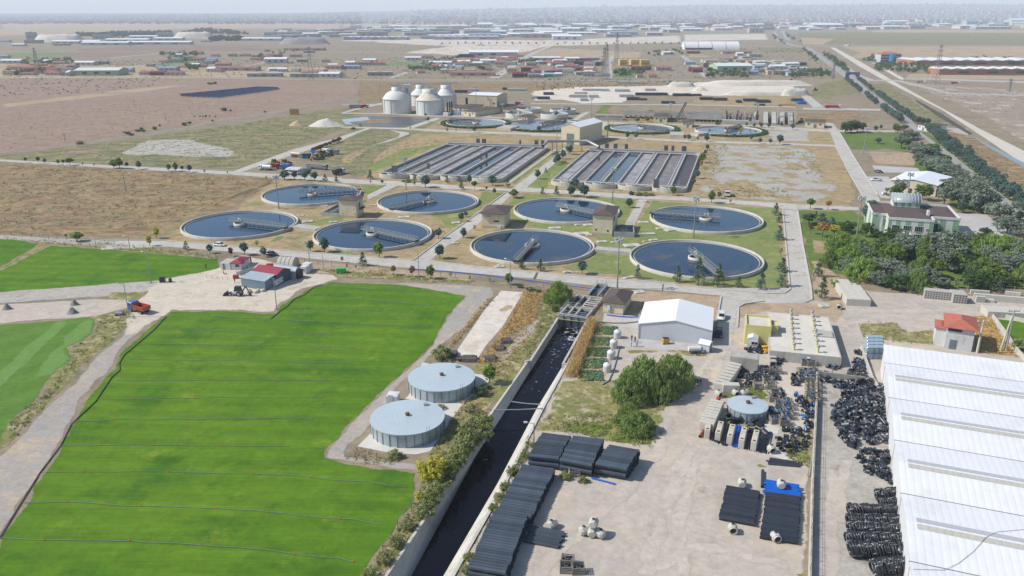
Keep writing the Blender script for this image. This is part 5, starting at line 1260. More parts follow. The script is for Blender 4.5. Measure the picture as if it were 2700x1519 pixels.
for row,pts in(('left',[(890,350),(893,402),(898,458),(903,515),(908,585),(915,652),(920,712),(930,790)]),('right',[(1160,372),(1170,430),(1180,480),(1190,545),(1203,612),(1213,680),(1222,745),(1237,822)])):
 for k,(x,y)in enumerate(pts):
  q=W('D1',x,y,h).xy-A.xy
  ca,sa=math.cos(t.rotation_euler.z),math.sin(t.rotation_euler.z)
  e=O('vent',va,t,(q.x*ca+q.y*sa,-q.x*sa+q.y*ca,h+.1));O('cowl',vb,e)
h2=Ht('D1',312,712,492)
A=W('D1',320,490,h2);B=W('D1',648,520,h2);Cb=W('D1',622,380,h2);A.z=B.z=Cb.z=0
building('pump_room','pale yellow flat-roofed pump room joined to the block with roof vents','pump room',A,B,h2,C=Cb,roof='flat',parapet=.55,mwall=mYELW,mroof=mROOFC)
A=W('D1',652,490,h2-.5);B=W('D1',738,498,h2-.5);Cb=W('D1',715,430,h2-.5);A.z=B.z=Cb.z=0
building('stair_room','small yellow stair room rising from the grey block beside the pump room','stair room',A,B,h2-.5,C=Cb,roof='flat',parapet=.4,mwall=mYELW,mroof=mROOFC)
h3=Ht('C8',1990,1105,952)
A=W('C8',1655,905,h3);B=W('C8',1990,952,h3);Cb=W('C8',2032,885,h3);A.z=B.z=Cb.z=0
building('bunker','bare concrete bunker with stained flat top at the corner of the crate yard','bunker',A,B,h3,C=Cb,roof='flat',parapet=.06,mwall=M('m_bunker',(186,182,172),.9,.14,.3,dirt=(150,146,138)),mroof=mCONC_G)
A,B=W('C8',1850,805),W('C8',1975,820)
t,w,d,_=building('white_cabin','white plastic cabin against the yellow pump room','cabin',A,B,Ht('C8',1850,805,690),depth=3.2,roof='gable',rh=.5,axis='y',mwall=mFRAME,mroof=mFRAME,ov=.05,wins=[('f',.9,1.0,1.6,.9)])
A,B=W('D2',1312,842),W('D2',1620,890)
h=Ht('D2',1620,890,650)
t,w,d,_=building('substation','peeling white substation with red tiled hipped roof behind the warehouse','substation',A,B,h,depth=9.0,rh=1.5,ov=.7,mwall=M('m_peeling',(222,222,222),.85,.1,.5,dirt=(170,160,148)),mroof=mTILE,wins=[('f',w*.12,h*.84,1.4,.7,mDARKM),('f',w*.42,h*.84,1.4,.7,mDARKM),('f',w*.72,h*.84,1.4,.7,mDARKM)],doors=[('f',w*.42,1.5,2.4,mDOORG)])
MB().box(-2.2,1.5,0,-.01,7,h*.78).obj('side_wing',mFRAME,t)
m=MB();hip(m,2.2,5.5,h*.78,.5,.3);m.obj('wing_roof',mTILE,t,(-2.2,1.5,0))
for k,(x,yb,yt,lb)in enumerate([(1688,898,540,'single tapering concrete pole beside the red tiled substation'),(2008,868,415,'twin-legged concrete pole by the wall of the small turf plot')]):
 h=Ht('D2',x,yb,yt)
 t=thing('utility_pole',lb,'utility pole',W('D2',x,yb),0,'concrete utility poles')
 m=MB();m.tube((0,0,0),(0,0,h),.32,10,0,.18)
 if k:m.tube((-1.2,0,0),(0,0,h-.5),.26,10,0,.16)
 m.obj('shaft',mTANKC,t)
 m=MB();m.beam((-1.3,0,h-.3),(1.3,0,h-.3),.16,.16);m.obj('crossarm',mGALV,t)
 m=MB()
 for x_ in(-1.2,0,1.2):m.lathe([(.1,h-.2),(.16,h-.05),(.1,h+.1),(.05,h+.3)],8,(x_,0))
 m.obj('insulator',mTANKC,t)
def zinc_tank(label,fr,l,r,t_,b_,yb,n=14):
 c0,rad0=fit_circle(fr,l,r,t_,b_,3.0)
 h=3.0
 for _ in range(3):
  c,rad=fit_circle(fr,l,r,t_,b_,h)
  x,y=proj((c.x,c.y-rad,0));f=FR[fr]
  want=f[1]+yb*f[2]
  h+=(want-y)*(c.y-rad)/FPX*1.12
 t=thing('water_tank',label,'water tank',(c.x,c.y,0),.3,'round zinc water tanks')
 MB().lathe([(rad,0),(rad,h)],64).obj('shell',mTANKM,t)
 m=MB()
 for i in range(n*2):
  a=i*math.pi/n
  x,y=rad*math.cos(a),rad*math.sin(a)
  m.beam((x*1.004,y*1.004,0),(x*1.004,y*1.004,h),.14,.14)
 m.obj('stiffeners',M('m_stiffener',(150,160,166),.5,metal=.3),t)
 MB().lathe([(rad+.12,h-.18),(rad+.12,h+.04),(0,h+.34)],64,smooth=False).obj('roof',mTANKR,t)
 MB().lathe([(.35,h+.3),(.35,h+.7),(.5,h+.72),(.3,h+.9),(0,h+.95)],12).obj('roof_vent',M('m_vent_brown',(130,92,82),.6),t)
 m=MB()
 a=-1.2
 for s in(-.25,.25):m.beam((rad*math.cos(a)+.15+s,rad*math.sin(a)-.2,0),(rad*math.cos(a)+.15+s,rad*math.sin(a)-.2,h+1),.06,.06)
 for k in range(int(h*3)):m.beam((rad*math.cos(a)-.1,rad*math.sin(a)-.2,.3+k/3),(rad*math.cos(a)+.4,rad*math.sin(a)-.2,.3+k/3),.04,.04)
 m.obj('ladder',mGALV,t)
 MB().box(rad*.55,rad*.45,h+.12,rad*.55+.9,rad*.45+.7,h+.45).obj('hatch',mGALV,t)
 return c,rad,h
zinc_tank('farther of the two large zinc water tanks beside the turf','D7',555,963,135,308,383)
zinc_tank('nearer of the two large zinc water tanks, a yellow tree at its side','D7',320,775,363,578,660)
zinc_tank('small zinc water tank in the middle of the crate yard','D3',450,927,562,772,872,10)
A,B=W('D7',418,388),W('D7',486,392)
t,w,d,_=building('pump_cabin','white boxy pump cabin between the two large zinc tanks','cabin',A,B,Ht('D7',486,392,345),C=W('D7',525,360),roof='flat',parapet=.05,mwall=mFRAME,mroof=mFRAME)
MB().box(.4,-.06,.2,1.4,0,2.1).obj('door',mSHEDW,t)
m=MB();m.lathe([(0,0),(.85,0),(.9,.1),(.86,.35),(.9,.45),(.86,.75),(.9,.85),(.86,1.15),(.9,1.25),(.86,1.6),(.7,1.82),(.35,1.95),(0,1.97)],24);da=m.mesh('drum',mFRAME)
m=MB();m.lathe([(.3,1.93),(.3,2.06),(0,2.08)],16);db=m.mesh('drum_lid',mFRAME)
m=MB();m.tube((.85,0,.25),(1.15,0,.25),.08,8);dc=m.mesh('drum_tap',mDARKM)
for k,(x,y)in enumerate([(1908,740),(1866,850),(1835,972),(1793,1118)]):
 spawn([('drum',da,-1),('lid',db,0),('tap',dc,-1)],'water_drum',f'white plastic water drum beside the vegetable beds, {nth(k+1)} from the canal gate','water drum',W('C7',x,y-12),2.6,1.05,'white water drums')
def intake():
 A,B=W('C7',1245,500),W('C7',1556,542)
 rot,w,_=bframe(A,B,1)
 d=(W('C7',1500,250)-W('C7',1400,515)).length
 t=thing('canal_intake','grey concrete canal intake with open pits, railings and pipes','intake',A,rot)
 h=.9
 m=MB()
 m.box(0,.4,0,w,.9,h)
 for x in(0,.27,.53,1):m.box(w*x-(.4 if x==1 else 0),.9,0,w*x+(.0 if x==1 else .4),d*.86,h)
 m.box(0,d*.36,.0,w*.27,d*.36+.5,h+.05);m.box(w*.27+.4,d*.36,0,w*.53,d*.36+.5,h+.05);m.box(w*.53+.4,d*.36,0,w-.4,d*.36+.5,h+.05)
 m.box(0,d*.86,0,w,d*.86+.5,h+.1);m.box(w*.53+.4,d*.6,0,w-.4,d*.6+.5,h+.02)
 m.box(w*.36,d*.95,0,w*.40,d*1.5,h);m.box(w*.74,d*.95,0,w*.78,d*1.5,h);m.box(w*.36,d*1.5,0,w*.78,d*1.5+.4,h)
 m.obj('wall',mCONC_G,t)
 MB().box(.4,.9,.03,w-.4,d*.86,.14).box(w*.40,d*.95,.03,w*.74,d*1.5,.14).obj('pit_water',M('m_pit',(52,56,62),.25,.2,.4),t)
 m=MB()
 m.rail([(.1,.65,h),(w-.1,.65,h)],1.1,1.4,.07);m.rail([(.1,.65,h),(.1,d*.88,h),(w*.5,d*.88,h)],1.1,1.6,.07);m.rail([(w-.2,d*.36,h),(w-.2,d*.88,h)],1.1,1.6,.07)
 m.rail([(w*.38,d*.95,h),(w*.38,d*1.5,h),(w*.76,d*1.5,h),(w*.76,d*.95,h)],1.1,1.4,.07);m.rail([(0,d*.36+.2,h),(w*.53,d*.36+.2,h)],1.1,1.4,.07)
 m.obj('handrail',mRAIL,t)
 m=MB()
 for i in range(4):m.box(w*(.08+.23*i),-.25,-2.4,w*(.08+.23*i)+w*.17,.1,.2)
 m.box(0,.1,-2.8,w,.4,h-.1);m.obj('sluice_wall',M('m_gate_steel',(150,156,162),.6,.2,.6),t)
 for i in range(3):MB().beam((w*(.22+.26*i),-.45,-2.3),(w*(.22+.26*i),-.45,1.0),.3,.2).obj('gate_stem',mDARKM,t)
 MB().path([(-.3,.1,h+.25),(w*.5,-.1,h+.35),(w+.6,.0,h+.1)],.18,10).path([(-.3,-.35,h-.05),(w*.4,-.4,h+.1),(w+.6,-.35,h-.1)],.14,8).obj('pipe',mGALV,t)
 for k in range(5):
  MB().box(w*.58,d*(.40+.085*k),h+.05,w*(.95+(.12 if k%2 else 0)),d*(.40+.085*k)+.35,h+.2).obj('walkway',mTANKC,t)
intake()
def hose_lines():
 mH=M('m_hose',(128,148,132),.5,.1,1)
 sp=MB();sp.lathe([(.0,.0),(.16,.02),(.16,.12),(.07,.18),(.05,.5),(.0,.52)],10);sp.beam((-.22,0,.1),(.22,0,.1),.1,.1);sp.beam((0,-.22,.1),(0,.22,.1),.1,.1)
 sp=sp.mesh('sprinkler',mORANGE)
 L=[('C1',[(1280,950),(1435,952),(1690,968),(1950,988),(2200,1014),(2335,1028)]),('C1',[(1250,1036),(1420,1045),(1690,1063),(1955,1085),(2228,1108)]),('C1',[(1020,1130),(1155,1137),(1425,1153),(1705,1170),(1985,1188),(2130,1202)]),('C1',[(40,1205),(165,1197),(310,1197),(420,1202),(590,1213),(880,1227),(1170,1243),(1465,1254),(1755,1273),(2055,1290),(2210,1293)]),('D8',[(750,-142),(870,-140),(1030,-146),(1200,-140),(1400,-130),(1560,-128)]if 0 else[(860,17),(975,15),(1090,17),(1320,21),(1555,21),(1790,26),(2020,32),(2160,38),(2230,42)]),('C5',[(1600,898),(1770,896),(1910,904),(2050,912),(2300,925),(2500,938),(2640,946)]if 0 else[(1330,1020),(1505,1018),(1660,1020),(1820,1026),(1960,1035),(2270,1047),(2420,1052),(2560,1056),(2700,1060),(2860,1062)]),('D8',[(800,108),(880,108),(1000,111),(1120,114),(1360,119),(1490,119),(1610,124),(1850,128),(1970,132),(2100,134),(2220,140)]),('D8',[(720,238),(862,238),(993,241),(1130,240),(1255,237),(1385,238),(1518,239),(1650,240),(1778,241),(1910,240),(2042,242)]),('D8',[(600,360),(750,357),(888,355),(1030,351),(1165,351),(1305,345),(1440,344),(1580,346),(1718,346),(1857,345),(1992,345)]),('D8',[(465,494),(620,489),(770,479),(910,481),(1056,479),(1200,480),(1345,478),(1490,479),(1635,476),(1720,471),(1780,476),(1922,478)]),('D8',[(382,639),(546,638),(700,642),(850,639),(930,637),(1002,641),(1158,641),(1312,643),(1466,644),(1620,645),(1774,645)]),('D8',[(260,806),(432,806),(600,800),(760,803),(918,806),(1080,805),(1240,807),(1398,815),(1558,818),(1720,823),(1800,823),(1877,832),(2034,850),(2170,858),(2290,868),(2395,890),(2500,897)]),('D8',[(140,995),(325,992),(495,997),(662,1003),(830,1012),(997,1019),(1168,1024),(1335,1034),(1505,1044),(1580,1042),(1675,1052),(1840,1072),(2010,1088),(2185,1098),(2353,1128)]),('D8',[(0,1216),(182,1220),(366,1225),(552,1230),(738,1232),(820,1228),(920,1238),(1097,1246),(1277,1261),(1458,1270),(1637,1288),(1817,1309),(1998,1332),(2100,1338),(2180,1358)]),('C5',[(1500,905),(1620,898),(1770,898),(1912,905),(2055,913),(2260,925)])]
 L=sorted(L[:-1],key=lambda q:-W(q[0],*q[1][0]).y)
 for k,(fr,pts)in enumerate(L):
  P=wpts(fr,pts,.12)
  o=P[0].copy();o.z=0
  t=thing('irrigation_hose',f'irrigation hose with orange sprinklers on large turf, {nth(k+1)} from far edge','irrigation hose',o,0,'irrigation hoses on the turf')
  Q=[]
  for a,b in zip(P,P[1:]):
   for i in range(4):
    q=a.lerp(b,i/4);q.y+=.35*mnoise.noise(Vector((q.x*.12,k*5,0)));Q.append(q-o)
  Q.append(P[-1]-o)
  MB().path(Q,.05,6).obj('hose',mH,t)
  n=max(6,round((P[-1]-P[0]).length/6.2))
  tot=0
  for i in range(1,n+1):
   q=Q[min(len(Q)-1,round(i/n*(len(Q)-1)))]
   O('sprinkler',sp,t,(q.x,q.y,.02),rnd.uniform(0,6),.5+.28*(i%2))
 P=[W('C5',1440,905,.15),W('C5',1340,1015,.15),W('C5',1195,1140,.15),W('C5',1075,1240,.15),W('C5',1035,1310,.15),W('C5',1040,1370,.15),W('D8',690,220,.15),W('D8',590,370,.15),W('D8',440,510,.15),W('D8',375,640,.15),W('D8',250,805,.15),W('D8',130,995,.15),W('D8',60,1110,.15),W('D8',-5,1216,.15)]
 tag(MB().path(P,.09,8).obj('supply_pipe',M('m_supply',(84,84,86),.6)),'black supply pipe running along the edge of the large turf and the gravel road','pipe')
 P=[W('C1',880,1228,.15),W('C1',960,1160,.15),W('C1',1020,1120,.15),W('C1',1080,1060,.15),W('C1',1170,1020,.15),W('C1',1240,960,.15),W('C1',1320,935,.15)]
 tag(MB().path(P,.09,8).obj('supply_pipe',M('m_supply',(84,84,86),.6)),'black supply pipe snaking past the lamp post by the sandy yard','pipe')
 P=[W('C2',-400,985,.3),W('C2',0,1012,.3),W('C2',450,1055,.3),W('C2',900,1110,.3),W('C2',1300,1160,.5),W('C2',1500,1190,.9),W('C2',1860,1235,.6)]
 tag(MB().path(P,.13,8).obj('hose_pipe',mBLUE),'thin blue pipe running along the near edge of the front road','pipe')
 P=[W('C8',180,405,.3),W('C8',330,425,.3),W('C8',480,435,.3),W('C8',560,430,.3)]
 tag(MB().path(P,.14,8).obj('hose_pipe',mBLUE),'blue pipe lying across the slab to the white shed','pipe')
 P=[W('C7',1570,540,.2),W('C7',1700,545,.2),W('C7',1850,560,.2),W('C7',2000,560,.2),W('C7',2140,545,.2)]
 tag(MB().path(P,.14,8).obj('hose_pipe',M('m_hose_tan',(150,136,112),.7)),'tan hose lying below the slab between canal gate and shed','hose')
 P=[W('C7',1930,820,.2),W('C7',1900,960,.2),W('C7',1860,1100,.2),W('C7',1810,1210,.2),W('C7',1740,1250,.2)]
 tag(MB().path(P,.12,8).obj('hose_pipe',mGALV),'grey hose curving past the white drums to the vegetable beds','hose')
 for k,(a,b)in enumerate((((1080,424),(1385,414)),((1190,372),(1370,390)))):
  tag(MB().path([W('D7',*a,.4),W('D7',(a[0]+b[0])/2,(a[1]+b[1])/2+3,.35),W('D7',*b,.4)],.11,8).obj('crossing_pipe',mGALV),'thin pale pipe spanning the dark canal, '+('nearer of two' if k==0 else 'farther of two'),'pipe')
hose_lines()
def ribbed(L,r):
 m=MB();n=16;step=.5;vs=[];k=int(L/step)
 prof=[]
 for i in range(k+1):
  x=i*L/k
  prof+=[(x,r*.975),(x+step*.3,r),(x+step*.7,r)]
 prof=[(min(x,L),rr)for x,rr in prof]
 for x,rr in prof:vs+=[(x,rr*math.cos(2*math.pi*j/n),rr*math.sin(2*math.pi*j/n))for j in range(n)]
 q=len(prof)
 m.add(vs,[(i*n+j,(i+1)*n+j,(i+1)*n+(j+1)%n,i*n+(j+1)%n)for i in range(q-1)for j in range(n)],0,False)
 for x in(0,L):m.add([(x,rr*math.cos(2*math.pi*j/n),rr*math.sin(2*math.pi*j/n))for rr in(r*.92,r*.78)for j in range(n)],[(j,(j+1)%n,n+(j+1)%n,n+j)for j in range(n)])
 m.lathe([],3)
 vs=[(x,r*.78*math.cos(2*math.pi*j/n),r*.78*math.sin(2*math.pi*j/n))for x in(0,L)for j in range(n)]
 m.add(vs,[(j,(j+1)%n,n+(j+1)%n,n+j)for j in range(n)])
 m.tube((L-.5,0,0),(L,0,0),r*1.06,n,0,None,False)
 return m
def smooth_pipe(L,r,n=10):
 m=MB();m.tube((0,0,0),(L,0,0),r,n,0,None,False);m.tube((0,0,0),(L,0,0),r*.8,n,0,None,False)
 for x in(0,L):m.add([(x,rr*math.cos(2*math.pi*j/n),rr*math.sin(2*math.pi*j/n))for rr in(r,r*.8)for j in range(n)],[(j,(j+1)%n,n+(j+1)%n,n+j)for j in range(n)])
 return m
def pipe_stack(fr,FL,FR_,NR,NL,n,layers,mat,name,label,group,rib=True,jit=.12,hump=None,zt=None,sag=0):
 """pipes lie from the left edge to the right edge; layers piled and stepped in"""
 zt0=zt if zt is not None else layers*.8
 fl,fr_,nr,nl=(W(fr,*p,zt0)for p in(FL,FR_,NR,NL))
 gap=(fl-nl).length/(n-1)
 r=gap/2*.94
 zt1=r*2*.87*(layers-1)+r*2
 fl,fr_,nr,nl=(W(fr,*p,zt1)for p in(FL,FR_,NR,NL))
 gap=(fl-nl).length/(n-1);r=gap/2*.94
 L=((fr_-fl).length+(nr-nl).length)/2
 me=(ribbed(L,r)if rib else smooth_pipe(L,r)).mesh(name,mat)
 rr=random.Random(n*7+layers)
 for k in range(layers):
  z=r+k*r*2*.87
  cnt=n
  for i in range(cnt):
   f=(i+.5*((layers-1-k)%2))/(n-1)
   p=nl.lerp(fl,f);q=nr.lerp(fr_,f)
   d=(q-p).normalized()
   ext=0
   p=p+d*(rr.uniform(-jit,jit)+ext)
   top=' top layer' if k==layers-1 else f' {nth(k+1)} layer from the ground'
   o=O(name,me,None,(p.x,p.y,z),math.atan2(d.y,d.x))
   lb=f'{label}, {nth(i+1)} from near side'+('' if layers==1 else f', {"top" if k == layers-1 else nth(k+1)} layer')
   tag(o,lb,'pipe',group)
S1=dict(mat=mBPIPER,name='ribbed_pipe',group='black ribbed pipes stacked by the canal')
pipe_stack('D5',(752,200),(1003,232),(905,410),(640,385),11,4,label='ribbed pipe in tall stack nearest canal',**S1)
pipe_stack('D5',(1020,226),(1292,258),(1195,470),(915,420),11,4,label='ribbed pipe in middle tall stack',**S1)
pipe_stack('D5',(1335,305),(1600,352),(1495,500),(1222,452),9,4,label='ribbed pipe in stack at the track',**S1)
pipe_stack('D5',(580,475),(862,515),(668,935),(352,880),21,3,label='ribbed pipe in long row along canal',**S1)
pipe_stack('D5',(328,885),(632,930),(445,1405),(118,1350),22,4,label='ribbed pipe in front stack by canal',**S1)
pipe_stack('D5',(650,1000),(945,1060),(915,1190),(612,1130),8,1,label='black ribbed pipe in the low flat row',mat=mBPIPER,name='ribbed_pipe',group='black ribbed pipes stacked by the canal',jit=.3)
S2=dict(mat=mBPIPE,name='plain_pipe',group='plain plastic pipes in the dirt yard',rib=False)
pipe_stack('D6',(1178,425),(1552,490),(1500,845),(1095,770),20,2,label='plain black pipe in smaller square stack',**S2)
pipe_stack('D6',(1632,492),(2015,552),(1982,1050),(1565,985),28,2,label='plain black pipe in larger square stack',jit=.16,**{k:v for k,v in S2.items()})
pipe_stack('D6',(1618,358),(2010,420),(1985,530),(1602,482),8,2,mat=mBLUE,name='plain_pipe',group='plain plastic pipes in the dirt yard',rib=False,label='bright blue pipe beside larger black stack',jit=.35)
pipe_stack('D6',(1650,108),(1990,160),(2020,212),(1650,180),9,1,label='thin black pipe in the low bundle below the slab',jit=.4,**S2)
def lone_pipe(fr,a,b,r,mat,label,name='plain_pipe'):
 p,q=W(fr,*a),W(fr,*b)
 d=q-p
 o=O(name,smooth_pipe(d.length,r).mesh(name,mat),None,(p.x,p.y,r),math.atan2(d.y,d.x))
 tag(o,label,'pipe')
lone_pipe('D6',(1580,460),(1585,275),.28,mBPIPE,'single thick black pipe lying left of the blue pipes')
lone_pipe('D5',(1187,603),(1390,655),.17,mBLUE,'single blue pipe lying before the tall ribbed stacks')
lone_pipe('D3',(115,1065),(165,985),.3,M('m_rust',(140,82,60),.8),'single rusty brown pipe at the road end of the divider walls')
lone_pipe('D4',(88,770),(112,590),.12,mGALV,'thin grey pipe leaning along the outside of the yard wall')
WALLS=[((222,935),(195,1075)),((362,968),(322,1105)),((500,1003),(462,1150)),((640,1038),(603,1195)),((785,1072),(748,1222))]
m_wall=[]
for k,(a,b)in enumerate(WALLS):
 p,q=W('D3',*a),W('D3',*b)
 d=(p-q);L=d.length
 rot=math.atan2(d.y,d.x)
 t=thing('divider_wall',f'pale concrete divider wall between pipe bundles, {nth(k+1)} from the track','divider wall',q,rot,'concrete divider walls')
 MB().bbox(0,-.5,0,L,.5,1.9,.06).obj('block',mTANKC,t)
 for x in(.5,L-.7):MB().box(x-.25,-.25,1.9,x+.25,.25,1.94).obj('rust_plate',M('m_rust',(1,1,1)),t)
for k,(a,b,n,mat,nm)in enumerate([((230,1090),(320,1110),9,mBPIPE,'black'),((335,1130),(452,1160),14,mBPIPE,'black'),((478,1160),(590,1185),12,mBLUE,'blue'),((615,1185),(735,1210),16,mBPIPE,'black'),((765,1215),(930,1250),24,mBPIPE,'black')]):
 p,q=W('D3',*a),W('D3',*b)
 up=(W('D3',WALLS[min(k,4)][0][0]+70,WALLS[min(k,4)][0][1])-W('D3',WALLS[min(k,4)][1][0]+70,WALLS[min(k,4)][1][1]))
 L=8.2
 rr=random.Random(k)
 r=min(.16,(q-p).length/n*.5)
 me=smooth_pipe(L,r*.9,8).mesh('bundle_pipe',mat)
 for i in range(n*2):
  f=(i%n+(.5 if i>=n else 0))/n
  if f>.97:continue
  c=p.lerp(q,f);d=up.normalized()
  z=r+(r*1.75 if i>=n else 0)
  o=O('bundle_pipe',me,None,(c.x+d.x*rr.uniform(-.6,.3),c.y+d.y*rr.uniform(-.6,.3),z),math.atan2(d.y,d.x)+rr.uniform(-.025,.025))
  tag(o,f'thin {nm if not (k == 1 and i % 5 == 0) else nm} pipe in {nth(k+1)} bundle from track, '+('upper' if i>=n else 'lower')+f' layer, {nth(i % n+1)} across','pipe','thin pipes between the divider walls')
def coil_mesh():
 m=MB();rr=random.Random(5)
 for k in range(11):
  R_=rr.uniform(.72,1.08);off=rr.uniform(-.28,.28);n=20;tilt=rr.uniform(-.12,.12)
  vs,fs=[],[]
  for i in range(n):
   a=2*math.pi*i/n
   c=Vector((off+tilt*math.cos(a),R_*math.cos(a),R_*math.sin(a)))
   e1=Vector((0,math.cos(a),math.sin(a)))
   for j in range(5):
    b=2*math.pi*j/5
    vs.append(c+e1*.075*math.cos(b)+Vector((.075*math.sin(b),0,0)))
  m.add(vs,[(i*5+j,i*5+(j+1)%5,((i+1)%n)*5+(j+1)%5,((i+1)%n)*5+j)for i in range(n)for j in range(5)],0,True)
 tie=MB()
 for a in(.6,2.2,4.3):
  tie.box(-.36,math.cos(a)*.9-.06,math.sin(a)*.9-.2,.36,math.cos(a)*.9+.06,math.sin(a)*.9+.2)
 return m.mesh('coil',mPOLYB),tie.mesh('coil_tie',M('m_tie',(196,200,206),.6))
cm,tm=coil_mesh()
ROWS=[((560,930),(690,918),6,.95),((585,985),(702,985),5,.9),((380,1035),(706,1045),16,1),((370,1105),(716,1112),16,1),((378,1165),(722,1172),16,1),((365,1235),(732,1245),17,1.05),((385,1310),(745,1322),16,1.1),((545,1435),(752,1420),9,1.15)]
for k,(a,b,n,s)in enumerate(ROWS):
 p,q=W('D4',*a),W('D4',*b)
 rr=random.Random(k+50)
 for i in range(n):
  c=p.lerp(q,i/(n-1));c.x-=.3
  t=spawn([('loops',cm,-1),('tie',tm,-1)],'pipe_coil',f'upright black pipe coil, {nth(i+1)} from yard end, {nth(k+1)} row from far end','pipe coil',(c.x,c.y+rr.uniform(-.12,.12),1.02*s),rr.uniform(-.28,.1)+.1,s,'coils of black pipe by the warehouse')
  t.rotation_euler=(rr.uniform(0,6),rr.uniform(-.35,-.1),rr.uniform(-.25,.12))
def elbow(r=.28,R_=.45,mi=0,m=None,arc=math.pi/2,n=6,seg=10):
 m=m or MB()
 vs=[]
 for i in range(n+1):
  a=arc*i/n
  c=Vector((R_*math.cos(a),R_*math.sin(a),0));e=Vector((math.cos(a),math.sin(a),0))
  for j in range(seg):
   b=2*math.pi*j/seg
   vs.append(c+e*r*math.cos(b)+Vector((0,0,r*math.sin(b))))
 m.add(vs,[(i*seg+j,(i+1)*seg+j,(i+1)*seg+(j+1)%seg,i*seg+(j+1)%seg)for i in range(n)for j in range(seg)],mi,True)
 return m
FITM=[]
for q in range(2):
 inner=mBLUE if q else mBPIPE
 m=elbow(.3,.5);m.tube((.5,-.35,0),(.5,.02,0),.34,10,0,None,False);m.tube((0,.5,0),(-.35,.5,0),.34,10,0,None,False)
 m.tube((.5,-.36,0),(.5,-.1,0),.25,10,1,None,True);FITM.append(m.mesh('pipe_elbow',mBPIPE,inner))
 m=MB();m.tube((-.6,0,0),(.6,0,0),.3,12,0,None,False);m.tube((0,0,0),(0,.62,0),.28,12,0,None,False);m.tube((-.58,0,0),(.58,0,0),.25,10,1);m.tube((.5,0,0),(.62,0,0),.36,12,0,None,False);m.tube((-.62,0,0),(-.5,0,0),.36,12,0,None,False);FITM.append(m.mesh('pipe_tee',mBPIPE,inner))
 m=MB();m.lathe([(.3,-.32),(.42,-.32),(.42,.32),(.3,.32),(.3,-.32)],14);m.disc(.3,-.1,14,(0,0),1);FITM.append(m.mesh('pipe_collar',mBPIPE,inner))
mBIG=[]
for inner in(mBLUE,mBPIPE):
 m=MB();m.lathe([(.62,-.7),(.78,-.7),(.78,.7),(.86,.72),(.86,.9),(.62,.9),(.62,-.7)],18);m.disc(.62,-.3,18,(0,0),1);mBIG.append(m.mesh('large_collar',mBPIPE,inner))
def poly_pts(fr,pts,n,r,mind=.5):
 P=wpts(fr,pts);out=[]
 x0,x1=min(p.x for p in P),max(p.x for p in P);y0,y1=min(p.y for p in P),max(p.y for p in P)
 k=0
 while len(out)<n and k<n*80:
  k+=1
  x,y=r.uniform(x0,x1),r.uniform(y0,y1)
  c=False
  for i in range(len(P)):
   a,b=P[i],P[i-1]
   if(a.y>y)!=(b.y>y)and x<(b.x-a.x)*(y-a.y)/(b.y-a.y)+a.x:c=not c
  if c and all((x-u)**2+(y-v)**2>mind**2 for u,v in out):out.append((x,y))
 return out
def heap(fr,pts,n,seed,where,kinds,sc=(.8,1.2),mind=.55,zf=None,group='loose pipe fittings in the crate yard',cat='pipe fitting',name='pipe_fitting',blue=0):
 r=random.Random(seed)
 for i,(x,y)in enumerate(poly_pts(fr,pts,n,r,mind)):
  s=r.uniform(*sc)
  me=r.choice(kinds)
  z=.3*s+(zf(x,y,r)if zf else 0)
  o=O(name,me,None,(x,y,z),0,s)
  o.rotation_euler=(r.choice((0,R(90),r.uniform(-.5,.5),r.uniform(0,6))),r.uniform(-.5,.5),r.uniform(0,6.3))
  shape={'pipe_elbow':'bent','pipe_tee':'branched','pipe_collar':'ring-shaped','large_collar':'wide barrel-like'}[me.name.split('.')[0]]
  tag(o,f'{shape} black plastic pipe fitting {where}',cat,group)
BK,BL=FITM[:3],FITM[3:]
BLUEF=[]
for me in BK:
 e=me.copy();e.name=me.name;e.materials[0]=M('m_blue_fitting',(72,132,190),.4,.3,3,spec=.4,ov=.25);BLUEF.append(e)
BL=BL+BK+BLUEF[:1]
HGR=[]
for me in BK[1:]:
 e=me.copy();e.name=me.name;e.materials[0]=M('m_grey_fitting',(104,112,120),.3,.3,3,spec=.6,ov=.3);HGR.append(e)
o_,ux_,uy_,_r=WH
def wall_h(x,y,r):
 dx=(Vector((x,y))-o_).dot(ux_)
 return r.random()*min(1.3,max(.1,1.5+dx*.11*1.0))if dx>-17 else 0
heap('D4',[(245,158),(330,135),(450,132),(560,152),(608,230),(622,400),(632,520),(560,560),(430,545),(380,575),(320,560),(268,470),(300,400),(235,385),(250,280),(330,250),(300,225),(330,190)],230,1,'in the big heap against the white warehouse',BK+HGR,(.8,1.25),.6,wall_h,'black pipe fittings heaped by the warehouse',name='heaped_fitting')
heap('D4',[(420,590),(640,600),(645,680),(660,830),(600,790),(480,750),(420,650)],60,2,'in the thinner trail between heap and coils',BK,(.7,1.1),.5,None,'black pipe fittings heaped by the warehouse',name='heaped_fitting')
heap('D3',[(560,310),(1040,300),(1060,370),(820,390),(560,350)],42,3,'in the belt before the concrete bunker',BK,(.7,1.1),.6)
heap('D3',[(540,410),(700,400),(760,440),(560,490)],12,4,'in the weeds above the small zinc tank',BK+BL,(.6,.95),.6)
heap('D3',[(1235,330),(1300,320),(1290,450),(1240,440)],16,5,'at the left of the blue crate block',BK,(.8,1.2),.5)
heap('D3',[(1330,620),(1470,640),(1460,950),(1370,960),(1340,800)],34,6,'along the inside of the yard wall',BK+BL,(.65,1.0),.6)
heap('D3',[(950,490),(1110,500),(1110,600),(1000,590)],16,7,'in the clump right of the small zinc tank',BK+BL,(.6,.9),.5)
heap('D3',[(990,120),(1160,130),(1150,180),(1000,190)],12,8,'at the foot of the grey concrete block',BK,(.9,1.3),.6)
